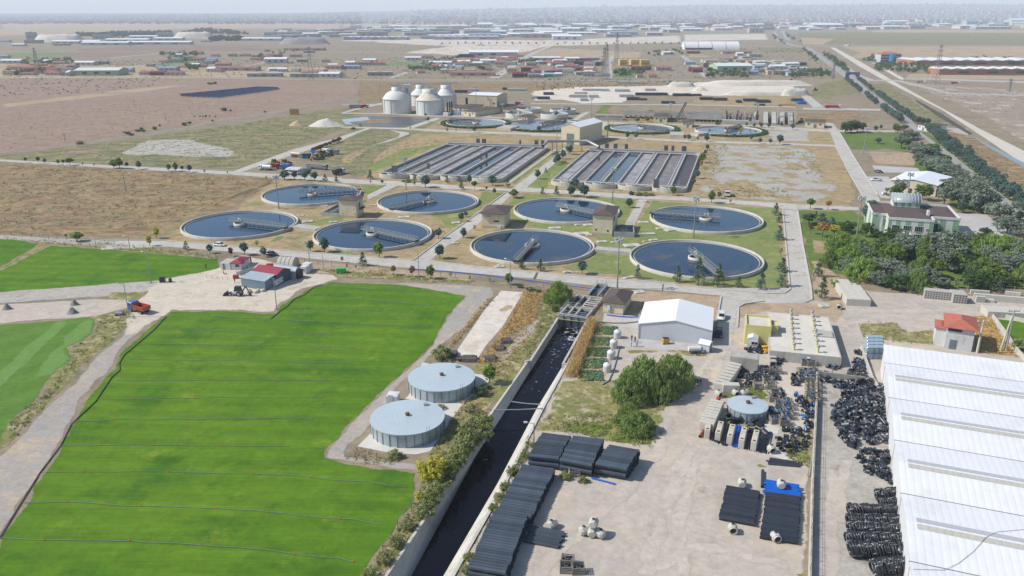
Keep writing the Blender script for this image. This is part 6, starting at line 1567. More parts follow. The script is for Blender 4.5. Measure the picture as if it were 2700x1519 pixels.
heap('D3',[(1600,190),(1790,210),(1780,250),(1640,240)],12,9,'leaning at the right corner of the concrete block',BL,(.6,.9),.5)
heap('D3',[(1500,290),(1640,300),(1640,335),(1510,330)],12,10,'along the grey cross wall',BK,(.7,1.0),.5)
heap('D1',[(1690,890),(1830,890),(1870,1180),(1620,1150),(1610,1080),(1680,1030)],60,11,'in the patch before the low pallet wall',BK+BL,(.55,.85),.5)
heap('D1',[(1710,800),(1790,800),(1800,860),(1730,860)],7,12,'in the small clump above the pallet wall',BK,(.7,1.1),.55)
heap('D3',[(940,720),(1080,720),(1000,850),(940,830)],12,13,'between crates and small zinc tank',BK+BL,(.8,1.2),.6)
heap('D3',[(1260,560),(1340,560),(1340,690),(1310,700)],8,22,'in the curved trail left of the wall crates',BK+BL,(.9,1.2),.6)
heap('D1',[(280,770),(420,740),(540,740),(530,850),(400,840)],24,23,'in the scrap clump behind the bunker',BK,(.6,1.0),.5)
G2=dict(group='large barrel-like pipe fittings',cat='large fitting',name='large_fitting')
heap('D3',[(470,830),(630,860),(640,905),(480,900)],3,14,'at the left foot of the small zinc tank',[mBIG[1]],(.85,1.0),1.6,**G2)
heap('D3',[(650,890),(880,880),(880,930),(650,930)],4,15,'in front of the small zinc tank',[mBIG[0]],(.7,.8),1.4,**G2)
heap('D3',[(690,975),(920,970),(910,1015),(700,1010)],4,16,'behind the divider walls',mBIG,(.6,.8),1.3,**G2)
heap('D3',[(1110,970),(1460,960),(1460,1080),(1120,1060)],8,17,'near the yard wall beyond the black bundle',mBIG,(.5,.75),1.2,**G2)
heap('D3',[(1040,1050),(1200,1060),(1160,1150),(1050,1130)],7,18,'at the right end of the black bundle',[mBIG[1]],(.55,.75),1.1,**G2)
heap('D3',[(1040,1160),(1380,1100),(1380,1180),(1280,1270),(1060,1230)],10,19,'on the weeds beside the yard wall',mBIG,(.5,.7),1.2,**G2)
heap('D3',[(570,240),(640,240),(640,290),(570,290)],3,20,'standing at the bunker corner',[mBIG[1]],(1.0,1.1),1.3,**G2)
heap('D1',[(1270,1150),(1420,1180),(1420,1215),(1270,1190)],5,21,'inside the corner of the grey cross wall',[mBIG[1]],(.9,1.0),1.2,**G2)
def crate_proto(w=1.9,d=1.5,h=1.25):
 m=MB()
 for x in(0,w):
  for y in(0,d):m.box(x-.05,y-.05,0,x+.05,y+.05,h+.1)
 a=m.mesh('crate_posts',mWOOD)
 m=MB()
 for k in range(4):
  z=.18+k*h/4
  m.box(.05,-.03,z,w-.05,.02,z+h/4*.6);m.box(.05,d-.02,z,w-.05,d+.03,z+h/4*.6);m.box(-.03,.05,z,.02,d-.05,z+h/4*.6);m.box(w-.02,.05,z,w+.03,d-.05,z+h/4*.6)
 b=m.mesh('crate_slats',mWOOD)
 m=MB();m.box(.03,.03,.1,w-.03,d-.03,.18);c=m.mesh('crate_floor',mWOOD)
 return[('posts',a,-1),('slats',b,-1),('floor',c,-1)],w,d,h
cp,cw_,cd_,ch_=crate_proto()
CR=[(1300+66*i,322+44*j,'b','in the crate block beside the wall')for j in range(3)for i in range(3)]+[(1395,478,'e','below the crate block'),(1450,480,'e','below the crate block'),(1392,530,'e','below the crate block'),(1452,535,'e','below the crate block'),(1380,612,'b','halfway along the wall'),(1448,615,'b','halfway along the wall'),(1440,680,'b','halfway along the wall')]+[(1112,690,'b','in column right of small zinc tank'),(1112,742,'b','in column right of small zinc tank'),(1112,796,'b','in column right of small zinc tank'),(1108,858,'b','in column right of small zinc tank'),(1040,812,'b','in column right of small zinc tank'),(1018,712,'b','in column right of small zinc tank'),(972,905,'b','near the slab by the small zinc tank'),(1072,925,'b','near the slab by the small zinc tank')]+[(765,490,'e','on weeds behind small zinc tank'),(918,490,'e','on weeds behind small zinc tank'),(880,420,'e','on weeds behind small zinc tank'),(972,585,'k','right behind the small zinc tank'),(945,640,'k','right behind the small zinc tank'),(1330,205,'b','by the grey concrete block'),(1405,212,'b','by the grey concrete block'),(985,300,'k','near the bunker'),(845,290,'b','near the bunker')]
k_in={}
for k,(x,y,ty,wh)in enumerate(CR):
 p=W('D3',x,y)
 a=random.Random(k).uniform(-.2,.1)
 k_in[wh]=k_in.get(wh,0)+1
 spawn(cp,'crate',f'{"grey slatted crate of blue fittings" if ty == "b" else "empty grey slatted crate" if ty == "e" else "grey slatted crate of dark scrap"}, {nth(k_in[wh])} one {wh}','crate',p,a,1,'slatted crates in the yard')
 rr=random.Random(k+9)
 for q in range({'b':5,'e':0,'k':4}[ty]):
  o=O('crated_fitting',rr.choice(BL if ty=='b' else BK),None,(p.x+rr.uniform(.4,cw_-.4),p.y+rr.uniform(.4,cd_-.4),.9+.15*(q%3)),0,.62)
  o.rotation_euler=(rr.uniform(0,6),rr.uniform(0,6),rr.uniform(0,6))
  if ty=='b':o.data=rr.choice(BLUEF+BK)
  tag(o,f'small pipe fitting lying inside a slatted crate {wh}','pipe fitting','pipe fittings inside crates')
for k,(x,y,lb)in enumerate([(975,1368,'upper crate of three standing in the open dirt yard'),(968,1432,'lower left crate of three in the open dirt yard'),(1075,1446,'lower right crate of three in the open dirt yard'),(1044,592,'lone wire crate before the tall ribbed pipe stacks')]):
 p=W('D5',x,y)
 spawn(cp,'crate','grey slatted '+lb,'crate',(p.x-.9,p.y,0),-.15+.1*k,.95,'slatted crates in the yard')
 for q in range(4 if k<3 else 0):
  o=O('crated_fitting',FITM[q%3],None,(p.x-.9+.5+.3*q,p.y+.5+.15*(q%2),.9),0,.6);o.rotation_euler=(q,q*2,q)
  tag(o,f'small pipe fitting lying inside the {lb.split(" standing")[0].split(" in the")[0]}','pipe fitting','pipe fittings inside crates')
def cone_proto():
 m=MB()
 n=8;r=.74;vs=[]
 for y,s in((-.55,1.0),(.45,1.0),(.75,.72)):
  vs+=[(r*s*math.cos(2*math.pi*(i+.5)/n),y,r*s*math.sin(2*math.pi*(i+.5)/n))for i in range(n)]
 m.add(vs,[(k*n+i,k*n+(i+1)%n,(k+1)*n+(i+1)%n,(k+1)*n+i)for k in range(2)for i in range(n)]+[tuple(range(2*n,3*n))])
 m.add(vs[:n]+[(.52*math.cos(2*math.pi*(i+.5)/n),-.55,.52*math.sin(2*math.pi*(i+.5)/n))for i in range(n)],[(i,(i+1)%n,n+(i+1)%n,n+i)for i in range(n)])
 a=m.mesh('manhole_body',M('m_precast',(206,202,192),.9,.12,1))
 m=MB()
 vs=[(rr*math.cos(2*math.pi*i/20),y,rr*math.sin(2*math.pi*i/20))for rr,y in((.62,-.55),(.62,-.8),(.5,-.8),(.5,-.2))for i in range(20)]
 m.add(vs,[(k*20+i,k*20+(i+1)%20,(k+1)*20+(i+1)%20,(k+1)*20+i)for k in range(3)for i in range(20)]);b=m.mesh('manhole_ring',mTANKC)
 m=MB();m.add([(.5*math.cos(2*math.pi*i/20),-.25,.5*math.sin(2*math.pi*i/20))for i in range(20)],[tuple(range(20))])
 m.add([(.25*math.cos(2*math.pi*i/12),.1+.25*math.sin(2*math.pi*i/12),.81)for i in range(12)],[tuple(range(12))]);c=m.mesh('manhole_hole',mDARKM)
 return[('body',a,-1),('ring',b,-1),('hole',c,-1)]
mp=cone_proto()
for k,(fr,x,y,z,rz,lb)in enumerate([('D5',840,1030,0,2.4,'standing by the low flat row of ribbed pipes'),('D5',1122,1085,0,2.0,'at the left of the group of four'),('D5',1190,1100,0,3.0,'at the bottom middle of the group of four'),('D5',1200,1095,1.55,2.8,'stacked on top of the group of four'),('D5',1262,1110,0,-2.4,'at the right of the group of four'),('D5',262,1440,0,.6,'leaning on the front ribbed stack by the canal'),('D5',735,480,.9,2.9,'resting behind the long ribbed row by the canal'),('D6',1350,440,0,2.9,'behind the smaller square stack of black pipes'),('D6',1785,500,.8,2.9,'between the blue pipes and the larger black stack'),('D6',1243,955,0,-.1,'alone in front of the smaller square stack'),('D6',1725,1050,0,.15,'in front of the larger square stack'),('D3',965,1235,0,.1,'at the end of the black bundle in the divider bays'),('D3',335,570,0,.4,'by the red barrel at the track'),('D3',590,530,0,1.0,'behind the small zinc tank on the left'),('D3',540,560,0,.2,'against the left of the small zinc tank'),('D3',640,560,0,2.0,'touching the back of the small zinc tank'),('D1',1510,265,0,-.5,'on the bare earth by the kerb stack')]):
 p=W(fr,x,y,0)
 t=spawn(mp,'manhole_unit','pale precast manhole unit '+lb,'manhole unit',(p.x,p.y,z+.7),rz,1,'precast concrete manhole units')
p=W('D3',332,645)
t=thing('barrel','red barrel standing at the track beside the concrete units','barrel',p)
MB().lathe([(0,0),(.42,0),(.44,.3),(.42,.6),(.44,.9),(.42,1.2),(0,1.2)],16).obj('body',M('m_red',(206,44,40),.5),t)
def block_proto(w,d,h,hole=0.0,slots=0):
 m=MB()
 if hole:
  th=hole
  m.box(0,0,0,w,d,th);m.box(0,0,h-th,w,d,h);m.box(0,0,th,th,d,h-th);m.box(w-th,0,th,w,d,h-th);m.box(th,d-.05,th,w-th,d,h-th)
 else:m.bbox(0,0,0,w,d,h,.05)
 return m.mesh('concrete_block',mTANKC if hole==0 else mCONC_G)
bm_=block_proto(2.7,.95,1.3)
for pk,(a,b,n,lv)in enumerate([((520,262),(345,505),8,2),((300,720),(185,975),9,2)]):
 p,q=W('D3',*a),W('D3',*b)
 dirv=(q-p).normalized();rot=math.atan2(dirv.y,dirv.x)+math.pi/2
 for i in range(n):
  for l in range(lv):
   c=p.lerp(q,i/(n-1))
   o=O('concrete_block',bm_,None,(c.x-1.3,c.y,1.31*l*.75),rot+rnd.uniform(-.05,.05),(1,1,.75))
   tag(o,f'pale concrete block in {"row by the bunker" if pk == 0 else "row by the divider walls"}, {nth(i+1)} from far end, {"top" if l else "bottom"} layer','concrete block','concrete blocks edging the crate yard')
o=O('concrete_block',block_proto(3.4,1.6,2.2),None,W('D3',385,545),-.1);tag(o,'squat pale concrete block standing between the block rows','concrete block','concrete blocks edging the crate yard')
bc=block_proto(1.5,1.4,1.3,.22)
for k,(x,y)in enumerate([(970,215),(970,165),(968,130)]):
 o=O('culvert_box',bc,None,W('D3',x-22,y),0);tag(o,f'open concrete culvert box left of the grey block, {nth(k+1)} from the near end','culvert box','concrete culvert boxes')
def grid_stack(fr,FLt,BLd,A_,B_,nx,ny,nz,name,label,group,hole=0.0,h=None,dvec=None,gapx=.02,skip=None):
 A,B=W(fr,*A_),W(fr,*B_)
 rot,w,_=bframe(A,B,1)
 hh=Ht(fr,*A_,FLt)
 u=(B-A).normalized();v=Vector((-u.y,u.x,0))
 d=abs((W(fr,*BLd,hh)-A).dot(v))
 bw,bd,bh=w/nx,d/ny,hh/nz
 me=block_proto(bw-gapx,bd-gapx,bh-.01,hole*bw)
 rr=random.Random(nx*31+ny)
 for i in range(nx):
  for j in range(ny):
   for k in range(nz):
    if skip and skip(i,j,k):continue
    c=A+u*bw*i+v*bd*j+Vector((0,0,bh*k))
    o=O(name,me,None,c,rot+rr.uniform(-.006,.006))
    tag(o,f'{label}, {nth(i+1)} across'+(f', {nth(j+1)} row back' if ny>1 else '')+(f', layer {nth(k+1)}' if nz>1 else ''),'concrete block',group)
grid_stack('D2',288,(180,68),(215,366),(492,381),3,7,2,'kerb_bundle','grey kerbstone bundle in big square stack','kerbstone bundles in the big stack',skip=lambda i,j,k:k==1 and i==2 and j>4)
grid_stack('D2',195,(1100,160),(1092,285),(1395,315),10,1,4,'culvert_channel','square culvert in left honeycomb stack','square culverts stacked as honeycomb',hole=.2)
grid_stack('D2',240,(1440,185),(1412,338),(1568,350),5,1,4,'culvert_channel','square culvert in right honeycomb stack','square culverts stacked as honeycomb',hole=.2)
grid_stack('D2',190,(1620,180),(1612,240),(1830,256),3,1,2,'concrete_beam','long pale beam at left of beam pile','concrete beams in the pile by the trees')
grid_stack('D2',232,(1660,220),(1650,300),(2230,350),6,2,2,'concrete_beam','long pale beam in main beam pile','concrete beams in the pile by the trees')
grid_stack('D2',262,(1680,250),(1672,330),(1780,335),2,1,2,'concrete_beam','short pale concrete beam before the main beam pile','concrete beams in the pile by the trees')
grid_stack('D2',300,(1790,280),(1780,330),(1890,338),2,1,1,'concrete_beam','low pale concrete beam lying before the main pile','concrete beams in the pile by the trees')
grid_stack('D2',205,(2010,195),(2005,240),(2180,262),3,2,2,'concrete_beam','pale beam at back right of the pile','concrete beams in the pile by the trees')
grid_stack('D2',430,(1770,360),(1800,500),(2330,530),8,5,2,'block_bundle','grey block bundle in the wide stack','strapped block bundles in the wide stack')
grid_stack('D2',520,(1450,470),(1420,600),(1640,620),4,4,2,'block_bundle','grey block bundle behind red tiled substation','strapped block bundles behind the substation')
t=thing('hose_heap','bright yellow hose heaped between pump room and concrete block','hose',W('D1',585,840))
rr=random.Random(12);m=MB()
for k in range(9):m.path([(rr.uniform(-.5,.9),.3+.42*k+.25*math.sin(q),.35+.35*math.sin(q*.9+k)+.15*(k%3))for q in(0,1,2,3,4)],.2,7)
m.obj('hose',M('m_hose_yellow',(244,186,40),.5,.15,2),t)
m=MB();m.bbox(0,0,.14,1.5,1.5,1.5,.12);pa=m.mesh('pallet_load',M('m_wrap',(176,196,206),.25,.4,3.5,spec=.6,dirt=(70,100,116)))
m=MB()
for x in(0,.65,1.3):m.box(x,0,0,x+.2,1.5,.13)
pb=m.mesh('pallet_base',mWOOD)
for i in range(3):
 for j in range(4):
  for l in range(2):
   p=W('D1',1845+66*i,905-44*j)
   spawn([('load',pa,-1),('pallet',pb,0)],'wrapped_pallet',f'shrink-wrapped pallet behind low wall, {nth(j+1)} row from near end, {nth(i+1)} across, {"upper" if l else "lower"} tier','pallet',(p.x,p.y,l*1.52),-.12,1,'shrink-wrapped pallets')
def wall_line(name,label,P,h,w,mat,posts=None,cat='wall',ph=1.0,step=3.0):
 o=P[0]
 t=thing(name,label,cat,(o.x,o.y,0))
 Q=[Vector((p.x-o.x,p.y-o.y,0))for p in P]
 m=MB();q=ribbon(Q,w);n=len(Q);Lf,Rt=q[:n],q[n:][::-1]
 for i in range(n-1):
  a,b,c,d=Lf[i],Lf[i+1],Rt[i+1],Rt[i]
  m.add([(v.x,v.y,zz)for zz in(0,h)for v in(d,c,b,a)],[(4,5,6,7),(0,1,5,4),(2,3,7,6),(1,2,6,5),(3,0,4,7)])
 if h>0:m.obj('wall',mat,t)
 if posts:
  pm=MB();pm.beam((0,0,0),(0,0,ph),.09,.09);pm=pm.mesh('fence_post',posts)
  wr=MB()
  for a,b in zip(Q,Q[1:]):
   k=max(1,round((b-a).length/step))
   for i in range(k):O('post',pm,t,a.lerp(b,i/k)+Vector((0,0,h)))
   for z in(.25,.6,.95):wr.beam(a+Vector((0,0,h+ph*z)),b+Vector((0,0,h+ph*z)),.025,.025)
  wr.obj('wire',posts,t)
 return t
mFPOST=M('m_fence_post',(150,138,122),.8,.2,2)
wall_line('yard_wall','long white-topped yard wall with wire fence beside the gravel strip',[W('D3',1505,330),W('D3',1500,700),W('D3',1475,1200),W('D4',105,850),W('D4',88,1449),W('D4',76,1900)],1.15,.35,mTANKC,mFPOST,step=3.5)
wall_line('cross_wall','grey block wall closing the top of the gravel strip',[W('D1',1225,1125),W('D1',1600,1170),W('D1',1935,1215)],1.3,.35,M('m_block_wall',(170,166,160),.9,.15,1.2),mFPOST)
wall_line('pallet_wall','low pale concrete wall in front of the wrapped pallets',[W('D1',1785,770),W('D1',1850,960),W('D1',1930,1190),W('D1',2000,1290)],1.0,.4,mTANKC)
wall_line('plot_wall','pale concrete wall with posts around the small turf plot on the right',[W('D2',2300,580),W('D2',1835,470),W('D2',1925,590),W('D2',2020,720),W('D2',2130,890),W('D2',2240,1010)],1.1,.35,mTANKC)
wall_line('wire_fence','rough wire fence with wooden posts along the top of the turf',wpts('C5',[(-100,195),(200,205),(500,240),(830,270),(1000,290),(1250,320),(1560,350),(1800,378),(1950,388)]),0,.1,mFPOST,mFPOST,'fence',1.5,4)
wall_line('wire_fence','wire fence with posts along the verge of the front road to the canal',wpts('C1',[(1060,740),(1400,780),(1800,810),(2200,850),(2576,890),(2900,925),(3030,945)]),0,.1,mFPOST,mFPOST,'fence',1.6,5)
wall_line('wire_fence','crooked post fence through the straw bank beside the old slab',wpts('C7',[(1080,175),(1000,260),(880,450),(800,560),(700,700),(600,850),(490,1030)]),0,.1,mFPOST,mFPOST,'fence',1.6,3)
wall_line('wire_fence','old post fence in the weeds between turf and canal slope',wpts('D7',[(630,960),(575,1040),(530,1110),(490,1160),(455,1230),(400,1320),(330,1430)]),0,.1,mFPOST,mFPOST,'fence',1.8,3)
wall_line('wire_fence','tall pale mesh fence around the bare sports court',wpts('B4',[(805,555),(850,640),(1150,655),(1215,655),(1200,600)]),0,.1,mFPOST,mGALV,'fence',3.2,4)
wall_line('wire_fence','pale post fence along the park edge behind the beam pile',wpts('D2',[(1360,165),(1580,180),(1830,200),(1960,215),(2100,225),(2400,260)]),0,.1,mTANKC,mTANKC,'fence',2.0,5)
wall_line('park_wall','long white boundary wall between the avenue park and the orange warehouses',[W('A3',1480,500),W('A3',1665,606)],2.0,.6,mTANKC)
def leaf_mat(name,a,b,trans=.32):
 t=NT(name)
 at_=t.n('ShaderNodeAttribute');at_.attribute_name='v'
 oi=t.n('ShaderNodeObjectInfo')
 c=t.mix(at_.outputs['Fac'],lin(a),lin(b))
 c=t.scale(c,t.ramp(oi.outputs['Random'],0,1,.84,1.14))
 p=t.bsdf(c,.65,0,.2)
 tr=t.n('ShaderNodeBsdfTranslucent');t.l(c,tr.inputs[0])
 ms=t.n('ShaderNodeMixShader');ms.inputs[0].default_value=trans
 t.l(p,ms.inputs[1]);t.l(tr.outputs[0],ms.inputs[2])
 return t.done(ms.outputs[0])
LM={'blue':leaf_mat('m_leaf_blue',(88,118,107),(132,162,146)),'green':leaf_mat('m_leaf_green',(98,130,60),(158,180,92)),'dark':leaf_mat('m_leaf_dark',(74,104,63),(114,141,83)),'silver':leaf_mat('m_leaf_silver',(118,134,114),(176,188,165)),'willow':leaf_mat('m_leaf_willow',(118,153,70),(181,206,109)),'yellow':leaf_mat('m_leaf_yellow',(206,186,63),(235,235,97)),'autumn':leaf_mat('m_leaf_autumn',(160,139,63),(211,160,81)),'brown':leaf_mat('m_leaf_brown',(123,83,74),(160,109,93)),'straw':leaf_mat('m_leaf_straw',(204,172,110),(234,206,148)),'weed':leaf_mat('m_leaf_weed',(134,146,90),(192,188,132)),'bank':leaf_mat('m_leaf_bank',(116,134,72),(184,188,124)),'fir':leaf_mat('m_leaf_fir',(86,111,76),(132,151,104)),'hedge':leaf_mat('m_leaf_hedge',(63,107,60),(100,141,79)),'cabbage':leaf_mat('m_leaf_cabbage',(98,140,112),(150,184,150)),'young':leaf_mat('m_leaf_young',(132,165,88),(174,192,114))}
mBARK=M('m_bark',(112,96,80),.9,.2,3)
def leafmesh(name,clumps,per,size,mat,rr,hang=0.0,flat=.0):
 """clumps: (centre, radius, vertical stretch); leaf-sized faces spread through each"""
 vs,fs,val=[],[],[]
 for c,r,st in clumps:
  cv=rr.random()
  for _ in range(max(3,int(per*rr.uniform(.7,1.3)))):
   while True:
    d=Vector((rr.uniform(-1,1),rr.uniform(-1,1),rr.uniform(-1,1)))
    if .02<d.length_squared<1:break
   p=Vector(c)+Vector((d.x*r,d.y*r,d.z*r*st))
   n=(d.normalized()*.8+Vector((rr.uniform(-1,1),rr.uniform(-1,1),rr.uniform(-.4,1.2)))).normalized()
   a=n.orthogonal().normalized();a.rotate(__import__('mathutils').Quaternion(n,rr.uniform(0,6.28)))
   b=n.cross(a)
   if hang:a=Vector((a.x*.35,a.y*.35,-1)).normalized();b=a.cross(Vector((d.x,d.y,.1))).normalized()
   s=size*rr.uniform(.6,1.35)
   l,w=(s*hang,s*.4)if hang else(s,s*.62)
   k=len(vs)
   vs+=[p-a*l,p+b*w,p+a*l,p-b*w]
   fs.append((k,k+1,k+2,k+3))
   v=min(1,max(0,cv*.75+rr.uniform(-.1,.35)))
   val+=[v]*4
 me=bpy.data.meshes.new(name)
 me.from_pydata([tuple(v)for v in vs],[],fs)
 me.materials.append(mat)
 me.attributes.new('v','FLOAT','POINT').data.foreach_set('value',val)
 return me
def trunk(h,r,rr,limbs=4,top=.8,spread=.2):
 m=MB();m.tube((0,0,0),(rr.uniform(-.02,.02),rr.uniform(-.02,.02),h),r,7,0,r*.7)
 for i in range(limbs):
  a=i*6.28/limbs+rr.uniform(-.4,.4)
  m.tube((0,0,h*.92),(math.cos(a)*spread,math.sin(a)*spread,h+(top-h)*rr.uniform(.5,.95)),r*.6,5,0,r*.15)
 return m.mesh('trunk',mBARK)
def tree_proto(kind,seed,leaf=None,big=False):
 rr=random.Random(seed);cl=[]
 mat=LM[leaf or kind]
 if kind in('cone','fir'):
  for i in range(54):
   z=rr.uniform(0,1)**1.25;rad=.25*(1-z)+.02;a=rr.uniform(0,6.28);q=rr.uniform(.45,1)
   cl.append(((math.cos(a)*rad*q,math.sin(a)*rad*q,.16+.82*z),.055+.05*(1-z),.7))
  return[('trunk',trunk(.5,.022,rr,0),-1),('crown',leafmesh('crown',cl,15,.032,mat,rr),-1)]
 if kind=='willow':
  for i in range(190):
   a=rr.uniform(0,6.28);q=rr.random()**.5;hgt=.93-.42*q**2.2+rr.uniform(-.08,.05)
   cl.append(((math.cos(a)*q*.5,math.sin(a)*q*.5,hgt-.12*q-rr.random()*.42*q),.075,1.5))
  return[('trunk',trunk(.35,.03,rr,6,.85,.3),-1),('crown',leafmesh('crown',cl,34,.026,mat,rr,1.7),-1)]
 if big:
  lobes=[((rr.uniform(-.28,.28),rr.uniform(-.28,.28),rr.uniform(.42,.76)),rr.uniform(.2,.3))for _ in range(8)]
  for i in range(210):
   c,r=rr.choice(lobes)
   d=Vector((rr.gauss(0,1),rr.gauss(0,1),rr.gauss(0,.8))).normalized()*r*rr.uniform(.6,1)
   cl.append(((c[0]+d.x,c[1]+d.y,max(.16,c[2]+d.z)),.07,.8))
  return[('trunk',trunk(.3,.03,rr,6,.8,.3),-1),('crown',leafmesh('crown',cl,30,.028,mat,rr),-1)]
 rx,rz,zc={'ball':(.27,.26,.72),'oval':(.24,.36,.62),'bush':(.55,.42,.42),'sparse':(.24,.34,.62)}[kind]
 for i in range(60 if kind!='sparse' else 22):
  d=Vector((rr.gauss(0,1),rr.gauss(0,1),rr.gauss(0,1))).normalized()*rr.uniform(.5,1)
  tap=1-.35*max(0,d.z)if kind=='oval' else 1
  cl.append(((d.x*rx*tap,d.y*rx*tap,zc+d.z*rz),.085 if kind!='bush' else .14,.9))
 return[('trunk',trunk(zc-rz*.6,.022,rr,4,zc+rz*.5,rx*.5),-1),('crown',leafmesh('crown',cl,20,.042 if kind!='bush' else .055,mat,rr),-1)]
PROTO={}
def proto(key,v):
 k=(key,v%3)
 if k not in PROTO:
  sh,lf={'b':('oval','blue'),'c':('cone','fir'),'B':('cone','blue'),'g':('oval','green'),'d':('ball','dark'),'l':('ball','green'),'y':('oval','yellow'),'a':('ball','autumn'),'m':('oval','brown'),'s':('sparse','brown'),'t':('sparse','young'),'w':('willow','willow'),'v':('willow','young'),'S':('bigs','silver'),'D':('bigs','dark'),'G':('bigs','green'),'Y':('bigs','yellow'),'P':('bigs','blue'),'u':('bush','bank'),'x':('bush','weed'),'h':('bush','dark'),'q':('oval','silver')}[key]
  PROTO[k]=tree_proto(sh,hash(sh)%7+v%3*11+3 if 0 else len(PROTO)*3+1,lf,sh=='bigs')
 return PROTO[k]
KIND={'b':'blue-green oval tree','c':'small green fir','B':'blue-green spruce','g':'green oval tree','d':'dark round-headed tree','l':'green round-headed tree','y':'yellowing tree','a':'orange-tinged round tree','m':'dark red-leaved tree','s':'nearly bare brownish tree','t':'thin young tree','w':'yellow-green weeping willow','v':'bright green willow','S':'silver-grey spreading tree','D':'dark green spreading tree','G':'green spreading tree','Y':'yellow autumn tree','P':'blue-green pine','u':'grey-green bank bush','x':'dry grey bush','h':'dark green bush','q':'silvery oval tree'}
NATW={'b':.52,'c':.5,'B':.5,'g':.52,'d':.6,'l':.6,'y':.52,'a':.6,'m':.5,'s':.5,'t':.5,'w':1.05,'v':1.05,'S':1.0,'D':1.0,'G':1.0,'Y':1.0,'P':.95,'u':1.2,'x':1.2,'h':1.2,'q':.52}
TREES=[]
def T(zone,fr,L,group=None):
 """L: (x, y of the foot, y of the top, kind, width in frame pixels or None)"""
 for q in L:
  x,yb,yt,k=q[:4]
  p=W(fr,x,yb)
  if any((p-o[0]).length<2.2 for o in TREES):continue
  h=Ht(fr,x,yb,yt)
  ws=1.25 if k in 'bBgqc' else 1.0
  if len(q)>4:ws=q[4]*FR[fr][2]*(p.y*CP+CAMH*SP)/FPX/(NATW[k]*h)*(1.35 if k in 'SDGYwvPu' else 1.15)
  TREES.append((p,h,ws,k,zone,group or 'trees of the works'))
T('along the front road','C1',[(165,640,570,'c'),(367,670,598,'b'),(658,685,583,'b'),(545,695,615,'m'),(825,700,625,'b'),(765,615,555,'t'),(1220,655,568,'b'),(1340,660,545,'b'),(1802,705,583,'g'),(1665,772,670,'c'),(2305,545,462,'b'),(2353,500,475,'t'),(2500,400,330,'b'),(2537,362,315,'b'),(2520,540,460,'b'),(2318,715,605,'b')])
T('on the verge by the big turf','C1',[(1925,855,775,'a'),(2085,870,760,'s'),(2240,885,780,'g'),(2405,880,825,'t'),(1530,800,765,'s'),(1605,805,770,'s'),(1490,750,695,'s')])
T('on the verge by the big turf','C2',[(695,1165,1040,'g'),(30,1090,1010,'g'),(250,1120,1050,'t'),(480,1130,1085,'t')])
T('beside the left round tanks','B1',[(2148,785,720,'b',56),(2225,785,720,'b'),(2300,790,720,'b',46),(2373,795,728,'b',44),(2455,800,745,'c'),(2540,802,755,'c'),(2010,790,755,'y'),(1183,1227,1140,'y'),(1130,1285,1200,'y'),(1405,1310,1250,'b'),(585,1250,1185,'g',70),(500,1225,1195,'d')])
T('along the left access road','B1',[(195,655,615,'d'),(290,660,612,'d'),(340,662,625,'b'),(440,670,635,'g'),(480,672,632,'d'),(530,676,622,'d',55),(625,680,648,'t'),(710,685,655,'t'),(860,698,640,'g',50),(905,700,622,'g'),(960,703,650,'d'),(1050,706,648,'b'),(1275,720,668,'g'),(1325,722,660,'g'),(1378,725,678,'d'),(1432,728,675,'b'),(1545,738,700,'t'),(1720,745,715,'t')])
T('before the left aeration basin','B2',[(325,1160,1060,'c'),(330,1218,1170,'s'),(460,1215,1170,'b'),(825,1190,1110,'c'),(825,1245,1185,'s'),(945,1255,1130,'b',90),(1190,1205,1125,'c'),(1325,1190,1130,'c'),(1350,1275,1190,'c'),(1440,1210,1120,'b'),(1495,1285,1175,'l'),(1697,1235,1125,'b',78),(1630,1285,1245,'b'),(1720,1330,1268,'b'),(1940,1372,1285,'g',90),(1870,1250,1170,'c')])
T('along the road between the aeration basins','B2',[(2205,1160,1060,'b'),(2298,1090,1035,'c'),(2490,935,840,'b'),(2432,968,880,'b'),(2405,1000,920,'b'),(2540,855,790,'b'),(2260,1330,1255,'c'),(2417,1340,1245,'c')])
T('along the thickener road','B2',[(1500,640,565,'b'),(1190,622,580,'c'),(1290,627,590,'t'),(775,608,565,'t'),(975,518,465,'b'),(948,468,420,'d'),(2218,630,565,'b'),(2385,632,580,'t'),(1630,420,350,'g',60)])
T('along the thickener road','B3',[(935,608,545,'b'),(1020,615,548,'b'),(1530,630,570,'b'),(1617,638,585,'s'),(1703,642,570,'b'),(1965,615,560,'b'),(2135,628,570,'b'),(2222,660,605,'b'),(2320,662,612,'b'),(2412,667,575,'b',55),(1730,556,505,'t'),(2035,560,500,'y')])
T('along the road between the aeration basins','B3',[(65,1003,915,'b'),(142,942,890,'c'),(237,862,800,'b'),(262,848,760,'b'),(305,808,725,'b',50),(372,762,675,'b',56)])
T('before the right aeration basin','B3',[(388,1168,1075,'b',66),(515,1178,1065,'b',82),(422,1090,1005,'b',74),(245,1155,1075,'c'),(112,1152,1080,'c'),(1380,1160,1075,'g'),(1752,1235,1125,'g',60),(1825,1190,1130,'b'),(1932,1240,1190,'y')])
T('right of the right aeration basin','B3',[(1710,722,668,'b'),(1690,768,720,'b'),(1665,845,755,'g',50),(1650,885,820,'y'),(1610,998,920,'b'),(1582,1055,1008,'b')])
T('before the inlet works','B3',[(2090,492,455,'b'),(2165,505,460,'b'),(2235,507,460,'b'),(2305,510,460,'b'),(2430,495,450,'b'),(2535,525,465,'b'),(925,452,420,'y'),(1030,452,405,'g',40),(1130,448,400,'g',40),(1160,370,325,'x',70),(1810,475,440,'h',50),(2300,450,410,'g',50)])
